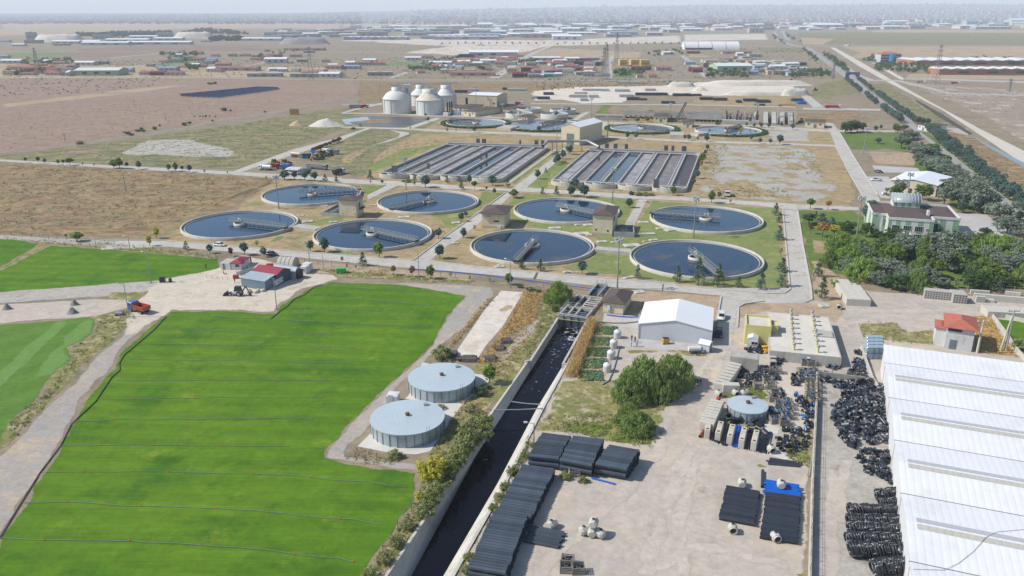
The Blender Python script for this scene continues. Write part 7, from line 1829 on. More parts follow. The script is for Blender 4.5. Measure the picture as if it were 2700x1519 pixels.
T('on the lawns of the front tanks','C2',[(1075,142,60,'c'),(2055,292,190,'b',66),(150,458,350,'b'),(205,402,335,'b'),(175,632,530,'b'),(305,545,475,'t'),(845,988,880,'c'),(1052,1008,880,'c'),(1525,1042,900,'b',84),(2152,1092,945,'B',66),(1950,1070,985,'t')])
T('on the lawns of the front tanks','C3',[(625,1132,960,'c',80),(860,1158,880,'c',110),(1085,1178,940,'c',100),(1318,1192,1080,'c'),(1572,1212,1035,'B',92)])
T('beside the road at the right of the tanks','C3',[(1738,378,245,'B',62),(1780,458,350,'B',58),(1770,655,505,'B',90),(1795,830,740,'t'),(1808,1015,870,'B',95),(1803,1180,985,'B',100)])
T('in the office garden','C3',[(2130,305,185,'l',92),(2330,315,210,'a',60),(2115,482,360,'d',155),(2195,382,330,'c'),(2255,472,360,'B',120),(2370,492,405,'B',100),(2130,590,460,'s'),(2265,622,460,'a',140),(2400,592,480,'y',130),(2535,572,440,'D',150),(2295,745,620,'t'),(2220,1070,880,'c',85),(2255,1322,1090,'c',110),(2395,1198,1090,'t',90)])
GW='trees of the office park'
T('in the park below the office','C4',[(470,730,535,'w',270),(640,770,585,'w',250),(560,905,660,'w',320),(700,1030,800,'w',300),(340,905,700,'v',125),(780,830,640,'v',200),(2060,800,555,'w',300),(2210,770,560,'w',220),(1160,810,545,'S',240),(1560,780,480,'S',270),(1480,920,640,'S',270),(1650,850,600,'S',260),(1740,700,500,'S',200),(960,1010,780,'S',220),(860,1100,940,'S',170),(2230,990,750,'S',260),(2380,920,700,'S',220),(1500,1125,985,'S',170),(1010,710,480,'D',180),(840,590,490,'D',130),(735,580,410,'D',120),(1420,610,455,'D',190),(1060,1145,960,'D',190),(2000,560,480,'D',130),(1840,1130,930,'D',220),(1125,590,450,'y',120),(1270,1160,920,'v',210),(1320,1000,795,'w',230),(1950,920,825,'G',150),(2090,1060,865,'G',260),(2370,1060,945,'Y',110),(1900,1010,920,'G',110),(2110,1160,1000,'c',100),(1690,1125,1010,'t'),(1000,900,760,'S',200),(920,730,590,'G',180),(1080,790,660,'G',170),(1680,960,830,'S',150),(1800,900,740,'D',160),(2330,700,600,'S',200),(2420,800,640,'S',200),(1980,1000,880,'D',150),(1770,1130,1030,'D',140),(2200,1110,990,'D',160)],GW)
T('around the workshop and office','C4',[(730,440,195,'P',165),(1020,185,20,'G',130),(1330,190,5,'G',145),(1085,150,-45,'S',110),(1560,255,15,'S',190),(1205,192,135,'c'),(1910,320,110,'S',190),(1800,270,90,'S',180),(1770,330,210,'P',90),(1980,330,200,'S',150),(2160,430,195,'S',260),(2230,560,350,'S',230),(2330,430,300,'D',130),(2400,640,480,'S',160),(2450,760,600,'P',160)],GW)
T('in the belt along the avenue','B4',[(660,435,345,'D',90),(752,432,335,'D',90),(800,430,370,'b',34),(893,428,382,'b'),(933,408,375,'b'),(1060,440,365,'G',60),(1112,425,375,'d',50),(1090,552,440,'S',110),(1135,490,410,'S',100),(1180,480,420,'S',80),(910,520,475,'b',40),(1160,560,505,'y',60),(1195,590,500,'S',110),(1250,620,520,'S',120),(1300,610,520,'D',110),(1250,680,580,'S',110),(1330,600,530,'S',90),(1320,700,600,'S',120),(1360,660,580,'b',40),(1290,720,630,'S',110),(1390,740,620,'S',130),(1440,790,660,'S',140),(1500,800,690,'S',140),(1420,690,610,'G',70),(1540,830,720,'S',140),(1480,900,760,'S',150),(1590,930,780,'S',170),(1660,1030,840,'S',190),(1560,1010,890,'P',90),(1690,930,800,'S',140),(1790,990,900,'P',70),(1520,930,800,'S',130),(1640,880,760,'S',140),(1740,1000,880,'S',120)],'silver trees along the avenue')
def rowtrees(zone,pts,n,k,hh,w,group):
 P=[W(*p)for p in pts]
 ds=[0]
 for a,b in zip(P,P[1:]):ds.append(ds[-1]+(b-a).length)
 for i in range(n):
  s=ds[-1]*i/(n-1)
  j=max(q for q in range(len(P)-1)if ds[q]<=s+1e-6)
  p=P[j].lerp(P[j+1],(s-ds[j])/(ds[j+1]-ds[j]))
  h=hh*rnd.uniform(.85,1.12)
  TREES.append((p+Vector((rnd.uniform(-.5,.5),rnd.uniform(-.5,.5),0)),h,w/(NATW[k]*h)*rnd.uniform(.9,1.1),k,zone,group))
AV='blue-green trees lining the avenue'
rr=random.Random(77)
for x,y in poly_pts('C4',[(420,760),(900,740),(1300,740),(1800,760),(2400,700),(2500,1130),(1700,1110),(1150,1130),(560,1040)],30,rr,6.5):
 TREES.append((Vector((x,y,0)),rr.uniform(5,7.5),rr.uniform(.9,1.3),rr.choice('wGSwGGSv'),'filling the park below the office',GW))
rowtrees('in the row left of the avenue below the arch',[('B4',668,38),('B4',778,132)],12,'b',5.0,4.2,AV)
rowtrees('in the row left of the avenue, middle stretch',[('B4',822,160),('B4',896,225)],9,'b',5.2,4.4,AV)
rowtrees('in the row left of the avenue by the gatehouse',[('B4',948,262),('B4',1085,362)],13,'b',5.4,4.6,AV)
rowtrees('in the row right of the avenue below the arch',[('B4',762,35),('B4',868,122)],12,'b',5.0,4.2,AV)
rowtrees('in the row right of the avenue above the gatehouse',[('B4',908,148),('B4',1060,265),('B4',1212,372)],26,'b',5.2,4.6,AV)
rowtrees('in the front pine row right of the avenue',[('B4',1295,425),('B4',1440,565),('B4',1640,730),('B4',1830,880),('B4',2060,1060),('B4',2250,1210)],30,'P',6.6,6.0,AV)
rowtrees('in the back pine row right of the avenue',[('B4',1330,430),('B4',1480,545),('B4',1680,705),('B4',1870,860),('B4',2090,1020)],24,'P',6.0,5.6,AV)
rowtrees('at the gatehouse behind the avenue',[('B4',1225,365),('B4',1300,372)],5,'P',4.2,4.4,AV)
T('on the pink field edge','B1',[(935,432,418,'h'),(965,440,415,'h',40),(990,450,430,'h',40),(1040,420,400,'h',40),(1068,412,385,'h'),(1085,432,408,'d',34),(1168,408,378,'h'),(1207,380,362,'h'),(1392,375,348,'h',40),(1432,372,345,'d',30),(600,515,485,'x',60),(1468,318,300,'d'),(1510,318,298,'d'),(1532,322,300,'d'),(1555,325,295,'d'),(1585,320,298,'d'),(1605,318,295,'d'),(1625,320,300,'d'),(1605,345,328,'h'),(1690,265,235,'h',40),(1740,268,250,'h'),(2000,278,262,'h'),(1585,65,45,'h',40),(1622,62,42,'h',30)],'shrubs on the field edge')
for i in range(16):
 T('in the red-leaved clump by the parked trucks','B1',[(2370+13*i+rnd.uniform(-6,6),572-5.2*i+rnd.uniform(-8,8),540-5.2*i,'m',34)],'dark red shrubs by the truck park')
BB='bushes on the canal bank'
T('on the bank above the canal slope','D7',[(1010,600,500,'u',110),(960,640,520,'u',120),(1030,540,440,'u',100),(900,690,560,'u',110),(930,600,470,'u',110),(870,730,620,'u',100),(850,780,660,'u',110),(800,850,740,'u',110),(760,900,800,'u',110),(720,960,860,'u',110),(690,1020,920,'u',100),(660,1080,990,'u',110),(620,1100,1020,'u',100),(560,1160,1080,'x',90),(520,1210,1130,'u',80),(480,1270,1190,'x',90),(440,1320,1240,'u',90),(400,1370,1290,'x',90),(360,1420,1350,'u',90),(320,1470,1390,'u',90),(990,500,410,'x',90),(870,620,520,'u',90),(1000,330,270,'h',90),(1035,290,255,'h',60),(940,440,380,'x',80)],BB)
T('beside the zinc tanks','D7',[(795,770,550,'Y',175),(700,870,715,'Y',150),(660,950,860,'Y',90),(625,990,930,'y',50),(1055,260,150,'g',70),(470,720,670,'u',80),(760,110,20,'u',100),(750,420,390,'x',70)],BB)
T('at the head of the canal','C7',[(1250,330,95,'w',250),(1160,320,190,'v',150),(1020,215,175,'h',60),(930,195,155,'h',110),(820,165,140,'h',90),(1200,420,340,'u',100)],BB)
T('by the dirt track in the yard','C8',[(620,1330,900,'v',430),(960,1240,880,'v',430),(470,1420,1080,'v',380),(820,1380,980,'v',380)],'willows by the dirt track')
T('by the dirt track in the yard','D5',[(1580,195,10,'v',230),(1500,120,-60,'v',180)],'willows by the dirt track')
T('on the canal edge by the ribbed pipes','D5',[(120,1300,1240,'u',90),(90,1420,1350,'u',90),(500,560,480,'u',90),(440,700,620,'u',90),(390,790,710,'u',90),(340,880,810,'u',80),(620,420,370,'u',80),(1110,630,580,'u',80),(960,600,540,'u',90),(690,330,280,'u',70)],BB)
T('inside the small turf plot','D2',[(2170,860,720,'u',160)],BB)
T('by the low wall of the aeration basin','B3',[(975,1155,1110,'h',60),(1040,1160,1115,'x',80),(1110,1165,1120,'x',70),(1170,1165,1130,'x',60)],'low shrubs by the basins')
T('by the low wall of the aeration basin','B2',[(755,1200,1150,'x',80),(700,1195,1160,'x',60),(1870,520,490,'h',80),(130,600,570,'x',60),(215,570,535,'t',40)],'low shrubs by the basins')
zones={}
for q in sorted(TREES,key=lambda q:q[0].x/q[0].y):zones.setdefault((q[4],q[3]),[]).append(q)
for(zone,k),L in zones.items():
 for i,(p,h,ws,_,_,grp)in enumerate(L):
  lb=KIND[k]+' '+zone+('' if len(L)==1 else f', {nth(i+1)} from the left')
  if len(lb.split())>16:lb=lb.replace('from the left','from left')
  nm='bush' if k in 'uxh' else 'willow_tree' if k in 'wv' else 'pine_tree' if k in 'P' else 'fir_tree' if k in 'cB' else 'olive_tree' if k in 'S' else 'tree'
  s=h*(1.12 if k in 'bBcg' else 1.0)
  pr=proto(k,int(p.x*7+p.y*3))
  ws_=max(.6,min(2.6,ws))
  spawn(pr,nm,lb,'bush' if nm=='bush' else 'tree',p,rnd.uniform(0,6.28),(s*ws_,s*ws_,s),grp)
for k,(i,a0,a1,lb)in enumerate([(0,2.6,5.6,'long dark clipped hedge around the thickener nearest the digesters'),(0,5.9,7.0,'short dark hedge at the right of the thickener nearest the digesters'),(1,4.0,5.9,'dark clipped hedge around the thickener behind the blower house'),(2,2.5,5.35,'long dark clipped hedge around the grey sludge thickener'),(2,5.7,7.0,'short dark hedge right of the grey sludge thickener'),(3,4.0,7.0,'long dark clipped hedge around the right thickener'),(1,.1,.9,'short dark hedge behind the thickener by the blower house')]):
 c,rad=thick_at[i];rr=random.Random(k);cl=[]
 n=int((a1-a0)*rad/.8)
 for j in range(n):
  a=a0+(a1-a0)*(j+rr.random())/n
  for r_ in(1.2,2.2,3.2):cl.append(((math.cos(a)*(rad+r_+rr.uniform(-.3,.3)),math.sin(a)*(rad+r_+rr.uniform(-.3,.3)),.75+rr.uniform(-.1,.15)),.9,.85))
 o=O('hedge',leafmesh('hedge',cl,14,.42,LM['hedge'],rr),None,(c.x,c.y,0));tag(o,lb,'hedge','dark hedges round the thickeners')
def scatter(name,mat,areas,seed,size,hgt,per=7,rad=.5):
 rr=random.Random(seed);cl=[]
 for fr,pts,n in areas:
  for x,y in poly_pts(fr,pts,n,rr,0):cl.append(((x,y,hgt*rr.uniform(.2,.7)),rad*rr.uniform(.6,1.5),hgt/rad*.8))
 tag(O(name,leafmesh(name,cl,per,size,mat,rr)),kind='stuff')
scatter('weeds',LM['weed'],[('D7',[(1060,420),(860,720),(620,1130),(430,1430),(280,1449),(610,960),(650,770),(850,430)],420),('C7',[(1090,280),(1330,270),(1235,500),(920,970),(760,1000),(1010,620)],260),('D5',[(1830,180),(1700,340),(1300,260),(780,170),(820,60),(1430,40)],340),('D5',[(600,440),(650,250),(330,870),(270,900)],120),('C5',[(920,870),(1140,860),(1180,920),(900,1180),(600,1430),(480,1400),(640,1260),(590,1190),(800,1060)],150),('D8',[(430,110),(560,10),(280,400),(60,640),(60,490),(290,310)],160),('C5',[(0,215),(350,240),(1000,268),(1900,385),(1900,405),(1290,350),(640,300),(0,235)],260),('C1',[(1250,800),(1700,830),(2600,900),(2600,940),(1950,895),(1500,880)],220),('D3',[(380,540),(530,420),(720,380),(960,540),(920,620)],90),('D3',[(1040,1080),(1430,1000),(1440,1440),(1180,1320)],100),('D2',[(340,560),(740,540),(900,650),(1250,640),(1260,840),(700,770),(420,800)],110),('C1',[(440,240),(540,190),(900,60),(860,90),(300,300),(100,380)],240),('D7',[(150,740),(400,770),(560,800),(380,690),(220,660)],50)],1,.16,.45,8,.45)
scatter('dry_weeds',LM['straw'],[('C7',[(860,210),(1090,190),(1000,520),(620,780),(480,1030),(330,1010),(640,600)],520),('C7',[(420,330),(600,200),(400,420),(130,740),(0,880),(0,840)],160),('C7',[(1010,520),(1080,600),(780,980),(600,1300),(480,1050),(740,760)],160),('D2',[(1660,470),(1840,500),(2150,950),(1700,900),(1640,560)],140),('C1',[(1700,820),(1900,810),(1850,870),(1720,860)],50),('D7',[(860,400),(1050,260),(1080,330),(960,470)],60)],2,.18,.6,8,.5)
def corn():
 rr=random.Random(8);cl=[]
 for row in range(5):
  a,b=W('C7',1585+22*row,565),W('C7',1330+27*row,1180)
  n=int((b-a).length/.42)
  for i in range(n):
   p=a.lerp(b,i/n)
   for z in(.5,1.2,1.8):cl.append(((p.x+rr.uniform(-.38,.38),p.y+rr.uniform(-.3,.3),z*rr.uniform(.75,1.15)),.3,1.3))
 tag(O('corn_crop',leafmesh('corn_crop',cl,6,.17,LM['straw'],rr,1.8)),kind='stuff')
 for k,(x,y)in enumerate([(1790,652),(1738,772),(1700,890),(1655,1020),(1605,1158)]):
  for half,mt in((0,'young'),(1,'cabbage')):
   cl=[]
   o=W('C7',x-45+half*95,y)
   for i in range(9):
    for j in range(9):
     if rr.random()<(.9 if half else .7):cl.append(((o.x-1.7+.42*i+rr.uniform(-.1,.1)-.1*j*0,o.y-2.4+.6*j+rr.uniform(-.1,.1),.2),.27,.7))
   tag(O('vegetable_crop',leafmesh('vegetable_crop',cl,12,.2,LM[mt],rr)),kind='stuff')
corn()
scatter('field_scrub',LM['weed'],[('B1',[(0,660),(1700,760),(2000,790),(1500,1010),(1200,1130),(0,1180)],900),('B1',[(0,300),(1000,180),(2300,180),(1600,330),(900,460),(0,560)],500),('B1',[(300,600),(900,500),(2000,330),(2576,400),(1700,700)],600),('B3',[(1650,700),(1900,660),(1880,900),(1700,1050)],150),('B3',[(1700,1050),(2500,1100),(2500,1200),(1750,1160)],120),('B3',[(2350,700),(2750,760),(2850,1000),(2500,900)],110),('B4',[(1400,430),(1900,640),(2100,900),(1900,820)],150),('B4',[(900,80),(1000,70),(1500,380),(1250,370)],120),('A3',[(1700,640),(2700,720),(2700,900),(2100,800)],300),('B2',[(0,900),(400,700),(1150,720),(900,850),(200,1050)],160)],41,.3,.5,6,.9)
scatter('plain_scrub',LM['dark'],[('A1',[(0,460),(2576,440),(2576,590),(0,590)],700),('A2',[(0,440),(2576,440),(2576,600),(0,600)],700),('A3',[(0,350),(900,350),(1200,600),(0,600)],420),('A1',[(0,590),(1400,600),(900,700),(0,730)],160),('A3',[(880,240),(2600,235),(2600,330),(900,330)],260),('A2',[(0,330),(2576,330),(2576,400),(0,400)],260),('B3',[(0,150),(1250,95),(1700,60),(900,30),(0,30)],200)],42,.7,1.1,6,1.6)
mCAR={k:M('m_car_'+k,c,.3,.03,.5,spec=.6)for k,c in{'white':(236,238,240),'dark':(44,52,70),'navy':(34,42,78),'red':(190,44,40),'blue':(48,112,190),'yellow':(210,164,76),'orange':(196,92,62),'grey':(150,154,158),'tan':(206,184,150),'green':(60,200,80),'black':(40,40,44)}.items()}
def wheels(t,xs,w,r=.32,wd=.22):
 for x in xs:
  for s in(-1,1):
   y0,y1=(s*(w/2-wd),s*w/2)
   o=MB().tube((x,y0,r),(x,y1,r),r,16).obj('wheel',mTYRE,t)
   MB().tube((x,y1-s*.02,r),(x,y1+s*.015,r),r*.58,12).obj('rim',mRIM,o)
def car(label,p,rot,colr,kind='sedan'):
 L,w,hb,ht={'sedan':(4.4,1.75,.88,1.42),'suv':(4.5,1.85,1.0,1.66),'pickup':(5.2,1.85,1.0,1.75)}[kind]
 t=thing('car',label,'car',p,rot)
 x=L/2
 st=[(-x,.62,.45,hb*.86),(-x+.25,.94,.3,hb*.98),(-x*.3,1,.25,hb),(x*.35,1,.25,hb*.99),(x-.5,.95,.28,hb*.86),(x-.08,.8,.34,hb*.72),(x,.62,.42,hb*.6)]
 m=MB();vs=[]
 for sx,f,z0,z1 in st:vs+=[(sx,-w/2*f*.94,z0),(sx,-w/2*f,(z0+z1)*.55),(sx,-w/2*f*.9,z1),(sx,w/2*f*.9,z1),(sx,w/2*f,(z0+z1)*.55),(sx,w/2*f*.94,z0)]
 n=len(st)
 m.add(vs,[(i*6+j,i*6+(j+1)%6,(i+1)*6+(j+1)%6,(i+1)*6+j)for i in range(n-1)for j in range(6)]+[tuple(range(5,-1,-1)),tuple(range((n-1)*6,n*6))],0,True)
 m.obj('body',mCAR[colr],t)
 g={'sedan':(-1.75,-1.05,.45,1.15),'suv':(-2.1,-1.8,.55,1.2),'pickup':(-.5,-.35,.75,1.35)}[kind]
 a,b,c,d=g;wb,wt=w/2*.88,w/2*.72
 q=[(a,-wb,hb-.02),(d,-wb,hb-.02),(d,wb,hb-.02),(a,wb,hb-.02),(b,-wt,ht-.06),(c,-wt,ht-.06),(c,wt,ht-.06),(b,wt,ht-.06)]
 MB().add(q,[(0,1,5,4),(1,2,6,5),(2,3,7,6),(3,0,4,7)]).obj('windows',mGLASS,t)
 m=MB();m.bbox(b-.06,-wt-.03,ht-.07,c+.06,wt+.03,ht,.03)
 for i,j in((0,4),(1,5),(2,6),(3,7)):m.beam(q[i],q[j],.07,.07)
 m.obj('roof',mCAR[colr],t)
 if kind=='pickup':
  MB().box(-x+.15,-w/2*.8,hb-.35,-.6,w/2*.8,hb+.02).obj('load_bed',mDARKM,t)
 for s in(-.6,.6):MB().box(x-.2,s*w/2-.15,.55,x-.01,s*w/2+.15,.7).obj('headlight',mFRAME,t)
 wheels(t,(-L*.3,L*.31),w)
 return t
def truck(label,p,rot,cab,bed,kind='tipper',L=7.0,s=1.0):
 t=thing('truck',label,'truck',p,rot,None,s)
 x1=L/2
 m=MB();m.bbox(x1-1.9,-1.15,.7,x1,1.15,2.7,.14);m.obj('cab',mCAR[cab],t)
 m=MB();m.box(x1-.03,-1.0,1.7,x1+.03,1.0,2.45);m.box(x1-1.3,-1.17,1.75,x1-.4,1.17,2.4);m.obj('windows',mGLASS,t)
 MB().box(-x1,-.5,.7,x1-1.9,.5,1.0).obj('chassis',mDARKM,t)
 m=MB();b0,b1=-x1,x1-2.1
 if kind=='tipper':
  for y in(-1.2,1.1):m.box(b0,y,1.1,b1,y+.1,2.2)
  m.box(b0,-1.1,1.1,b0+.1,1.1,2.2);m.box(b1-.1,-1.1,1.1,b1,1.1,2.4);m.box(b0+.1,-1.1,1.05,b1-.1,1.1,1.2)
  for k in range(6):
   for y in(-1.26,1.2):m.box(b0+(b1-b0)*k/5-.05,y,1.1,b0+(b1-b0)*k/5+.05,y+.06,2.2)
 elif kind=='tanker':m.tube((b0,0,1.9),(b1,0,1.9),.95,16);m.box(b0,-.6,1.0,b1,.6,1.2)
 else:m.bbox(b0,-1.2,1.05,b1,1.2,3.0,.1)
 m.obj({'tipper':'tipper_body','tanker':'tank','van':'cargo_box'}[kind],mCAR[bed],t)
 wheels(t,(x1-1.1,-x1+1.2,-x1+2.4)if L>6.5 else(x1-1.1,-x1+1.2),2.35,.48,.4)
 return t
def facing(fr,a,b):
 p,q=W(fr,*a),W(fr,*b)
 return(p+q)/2,math.atan2(q.y-p.y,q.x-p.x)
p,r=facing('C1',(400,605),(500,612));car('white sedan parked on the front road before the outermost round tank',p,r+math.pi*0,'white')
p,r=facing('C1',(838,682),(936,690));car('dark blue sedan on the front road near the red-roofed cabin',p,r,'dark')
p,r=facing('C8',(1552,420),(1548,485));car('white car facing the viewer on the drive beside the white shed',p,r,'white','suv')
p,r=facing('C8',(1522,620),(1512,690));car('dark blue car standing in the shadow of the white shed',p,r,'navy','suv')
p,r=facing('B4',(940,805),(855,802));car('white pickup parked left of the workshop',p,r,'white','pickup')
p,r=facing('B4',(905,738),(932,742));car('small black car on the paved court behind the workshop',p,r,'black')
p,r=facing('B3',(2375,296),(2455,298));car('dark car on the far road by the black pipe heaps',p,r,'dark')
p,r=facing('C5',(1270,880),(1155,850));truck('orange tipper truck with blue cab parked beside the gravel road',p,r,'blue','orange',L=6.2)
p,r=facing('C3',(1188,130),(1192,185));truck('white truck with red body standing on the gravel lot edge',p,r,'white','red',L=6.0)
p,r=facing('B4',(505,248),(635,250));truck('long red lorry with white cab on the far works road',p,r,'white','red',L=12,s=1.1)
for fr,a,b,c,d,kd,L,lb in[('B1',(2045,715),(1962,710),'white','white','tanker',7,'white tanker truck at the front left of the truck park'),('B1',(2040,705),(2095,700),'red','red','tipper',6,'red truck behind the white tanker in the truck park'),('B1',(2188,708),(2125,705),'blue','blue','van',5,'blue van truck in the front of the truck park'),('B1',(2200,735),(2178,742),'white','white','van',5.5,'first white box truck in the front row of the truck park'),('B1',(2232,738),(2212,745),'white','white','van',5.5,'second white box truck in the front row of the truck park'),('B1',(2262,740),(2245,747),'white','white','van',5.5,'third white box truck in the front row of the truck park'),('B1',(2330,735),(2270,742),'white','grey','tanker',6.5,'grey tanker with white cab in the truck park front row'),('B1',(2335,700),(2455,710),'grey','grey','tipper',12,'long grey tipper trailer in the truck park'),('B1',(2540,748),(2576,740),'white','black','van',7,'white and dark truck at the right of the truck park'),('B1',(2205,612),(2290,618),'yellow','tan','tanker',8,'tan tanker with yellow cab at the back of the truck park'),('B1',(2335,618),(2295,622),'blue','blue','tipper',5.5,'blue truck beside the tan tanker'),('B1',(2370,590),(2400,595),'blue','blue','tipper',6,'blue truck before the red shrubs'),('B1',(2450,588),(2495,592),'blue','white','van',6,'blue and white truck at the back right of the truck park'),('B1',(2500,590),(2540,592),'grey','grey','tipper',6,'grey truck at the far right of the truck park'),('B2',(1955,322),(2045,325),'white','red','tipper',7,'brown-red truck with white cab behind the raised round tanks'),('B2',(210,365),(305,355),'white','red','tanker',8,'white and red tanker left of the digesters'),('A3',(2020,633),(2095,635),'white','orange','tipper',9,'orange tipper truck on the dirt road below the orange warehouses'),('A3',(1765,625),(1835,628),'white','orange','tipper',9,'orange and white tipper truck by the lattice pylon'),('A3',(1205,348),(1275,350),'black','white','van',14,'long white lorry on the far cross road'),('A2',(1030,345),(1080,345),'orange','orange','tipper',16,'rust-coloured lorry on the far pale road')]:
 p,r=facing(fr,a,b);truck(lb,p,r,c,d,kd,L)
def digger(label,p,rot,colr='yellow',s=1.0,back=True):
 t=thing('digger',label,'digger',p,rot,None,s)
 m=MB();m.bbox(-1.6,-.7,.75,2.0,.7,1.55,.15);m.bbox(.4,-.55,1.5,2.0,.55,1.8,.12);m.obj('body',mCAR[colr],t)
 m=MB();m.add([(-1.5,-.7,1.5),(.4,-.7,1.5),(.4,.7,1.5),(-1.5,.7,1.5),(-1.3,-.6,2.7),(.1,-.6,2.7),(.1,.6,2.7),(-1.3,.6,2.7)],[(0,1,5,4),(1,2,6,5),(2,3,7,6),(3,0,4,7)]);c=m.obj('cab_glass',mGLASS,t)
 MB().bbox(-1.4,-.68,2.7,.2,.68,2.82,.05).obj('cab_roof',mCAR['black']if colr=='white' else mCAR[colr],t)
 m=MB()
 for y in(-.75,.75):m.beam((1.0,y,1.3),(2.9,y,.7),.14,.2)
 m.obj('loader_arm',mCAR['black'],t)
 MB().add([(2.8,-1.1,.15),(3.7,-1.1,.12),(3.7,1.1,.12),(2.8,1.1,.15),(2.75,-1.1,1.0),(2.75,1.1,1.0),(3.0,-1.1,1.05),(3.0,1.1,1.05)],[(0,3,2,1),(0,4,5,3),(0,1,6,4),(2,3,5,7),(4,6,7,5)]).obj('bucket',mDARKM,t)
 if back:
  m=MB();m.beam((-1.6,0,1.0),(-2.9,0,2.9),.22,.3);m.beam((-2.9,0,2.9),(-4.0,0,.9),.2,.26);m.obj('boom',mCAR['black']if colr=='white' else mCAR[colr],t)
  MB().box(-4.3,-.3,.3,-3.7,.3,1.0).obj('hoe_bucket',mDARKM,t)
 wheels(t,(-1.0,),1.9,.72,.42);wheels(t,(1.55,),1.8,.55,.36)
 return t
p,r=facing('C6',(760,970),(400,955));digger('white backhoe loader with black cab on the sandy yard',p,r,'white')
for fr,a,b,lb in[('B1',(2040,690),(2110,660),'yellow loader behind the red truck in the truck park'),('B1',(2140,680),(2170,670),'small yellow digger by the red machine in the truck park'),('B1',(2360,640),(2430,625),'yellow digger nearest in the back cluster of the truck park'),('B1',(2400,612),(2440,600),'yellow digger in the middle of the back cluster'),('B1',(2430,610),(2480,605),'yellow digger at the right of the back cluster'),('A3',(965,690),(1025,680),'yellow loader at the edge of the chalk yard'),('A3',(770,620),(870,615),'yellow digger on top of the chalk bank'),('B4',(350,345),(300,368),'orange digger arm behind the long garage')]:
 p,r=facing(fr,a,b);digger(lb,p,r,'yellow',1.25)
def person(label,p,rot,shirt,trousers,arms=((.32,.06,.95),(-.32,.06,.95)),stride=.08,h=1.74):
 V=[(0,0,.95),(0,0,1.2),(0,.01,1.42),(0,.02,1.55),(0,.03,1.64),(.1,0,.9),(.11,stride,.48),(.11,stride*.5,.08),(.11,stride*.5+.16,.04),(-.1,0,.9),(-.11,-stride,.48),(-.11,-stride*1.3,.08),(-.11,-stride*1.3+.16,.04),(.2,0,1.4),(.27,-.02,1.14),arms[0],(-.2,0,1.4),(-.27,-.02,1.14),arms[1]]
 Rr=[.15,.14,.15,.07,.105,.1,.065,.045,.035,.1,.065,.045,.035,.065,.05,.035,.065,.05,.035]
 E=[(0,1),(1,2),(2,3),(3,4),(0,5),(5,6),(6,7),(7,8),(0,9),(9,10),(10,11),(11,12),(2,13),(13,14),(14,15),(2,16),(16,17),(17,18)]
 me=bpy.data.meshes.new('body');me.from_pydata(V,E,[])
 tmp=bpy.data.objects.new('tmp',me);col.objects.link(tmp)
 tmp.modifiers.new('s','SKIN');
 for i,v in enumerate(me.skin_vertices[0].data):
  v.radius=(Rr[i],Rr[i]*.8);v.use_root=(i==0)
 tmp.modifiers.new('d','SUBSURF').levels=1
 b=bpy.data.meshes.new_from_object(tmp.evaluated_get(bpy.context.evaluated_depsgraph_get()))
 bpy.data.objects.remove(tmp);b.name='body'
 b.materials.clear()
 for c in((206,160,130),shirt,trousers,(40,36,34)):b.materials.append(M('m_cloth_%d_%d_%d'%c,c,.85))
 for f in b.polygons:
  z=f.center.z;out=abs(f.center.x)>.24 and z<1.1
  f.material_index=3 if z<.1 else 0 if(z>1.5 or out)else 2 if z<.98 else 1
  f.use_smooth=True
 s=h/1.76
 t=tag(O('person',b,None,p,rot,s),label,'person','people')
 MB().lathe([(.0,1.78),(.09,1.75),(.115,1.68),(.11,1.62)],10,(0,.02)).obj('hair',M('m_hair',(44,36,32),.8),t)
for fr,x,y,sh,tr,rz,lb in[('C8',478,725,(60,66,90),(50,52,60),.4,'person in dark shirt at the back left of the group by the white shed'),('C8',517,742,(30,32,36),(34,34,38),2.6,'person in black at the back right of the group by the white shed'),('C8',474,788,(226,228,230),(70,76,96),.9,'person in white shirt at the front left of the group'),('C8',540,788,(206,190,168),(60,60,66),2.2,'person in pale shirt at the front right of the group'),('C8',1264,1258,(36,36,40),(34,34,40),3.0,'person in black on the dirt track, left one of two'),('C8',1296,1258,(50,54,84),(44,44,60),2.8,'taller person in dark blue on the dirt track'),('C5',1791,493,(44,48,52),(40,44,50),.5,'person in dark clothes walking on the turf left of the red-roofed cabin'),('C6',549,735,(200,60,50),(40,44,60),1.2,'person in red top before the dark shed'),('C7',1652,712,(56,56,60),(48,48,54),.2,'person standing at the dried corn by the vegetable beds')]:
 person(lb,W(fr,x,y),rz,sh,tr)
A,B,C=W('C6',482,495),W('C6',665,500),W('C6',888,385)
h=Ht('C6',665,500,385)
t,w,d,_=building('site_cabin','white site cabin with red hipped roof beside the front road','cabin',A,B,h,C=C,rh=.9,ov=.3,mwall=mFRAME,mroof=mREDR,wins=[('f',w*.3 if 0 else 1.4,.9,1.3,1.1),('r',2.0,1.2,.9,.9)],doors=[('r',7.0,1.0,2.1,mDOORB)])
MB().tube((w+.2,1.2,1.6),(w+.2,1.2,h+1.1),.12,8).obj('flue',mDARKM,t)
A,B=W('C6',290,490),W('C6',470,498)
t,w,d,_=building('porch_room','low white annex with grey flat roof left of the red-roofed cabin','annex',A,B,Ht('C6',290,490,375),depth=4.5,roof='flat',parapet=.12,mwall=mFRAME,mroof=mCONC_G)
MB().box(w*.25,-.07,0,w*.45,0,2.0).obj('door',mDOORG,t)
A,B=W('C6',672,800),W('C6',1105,872)
h=Ht('C6',1105,872,712)
mSTL=M('m_steel_blue',(128,150,166),.5,.08,.4,ridge=(.4,0,.3));mSTR=M('m_steel_roof',(176,190,198),.5,.08,.4,ridge=(.6,0,.2))
building('tool_shed','blue-grey steel shed with pale sloping roof behind the backhoe','shed',A,B,h,depth=4.5,roof='shed',rh=.7,ov=.12,mwall=mSTL,mroof=mSTR)
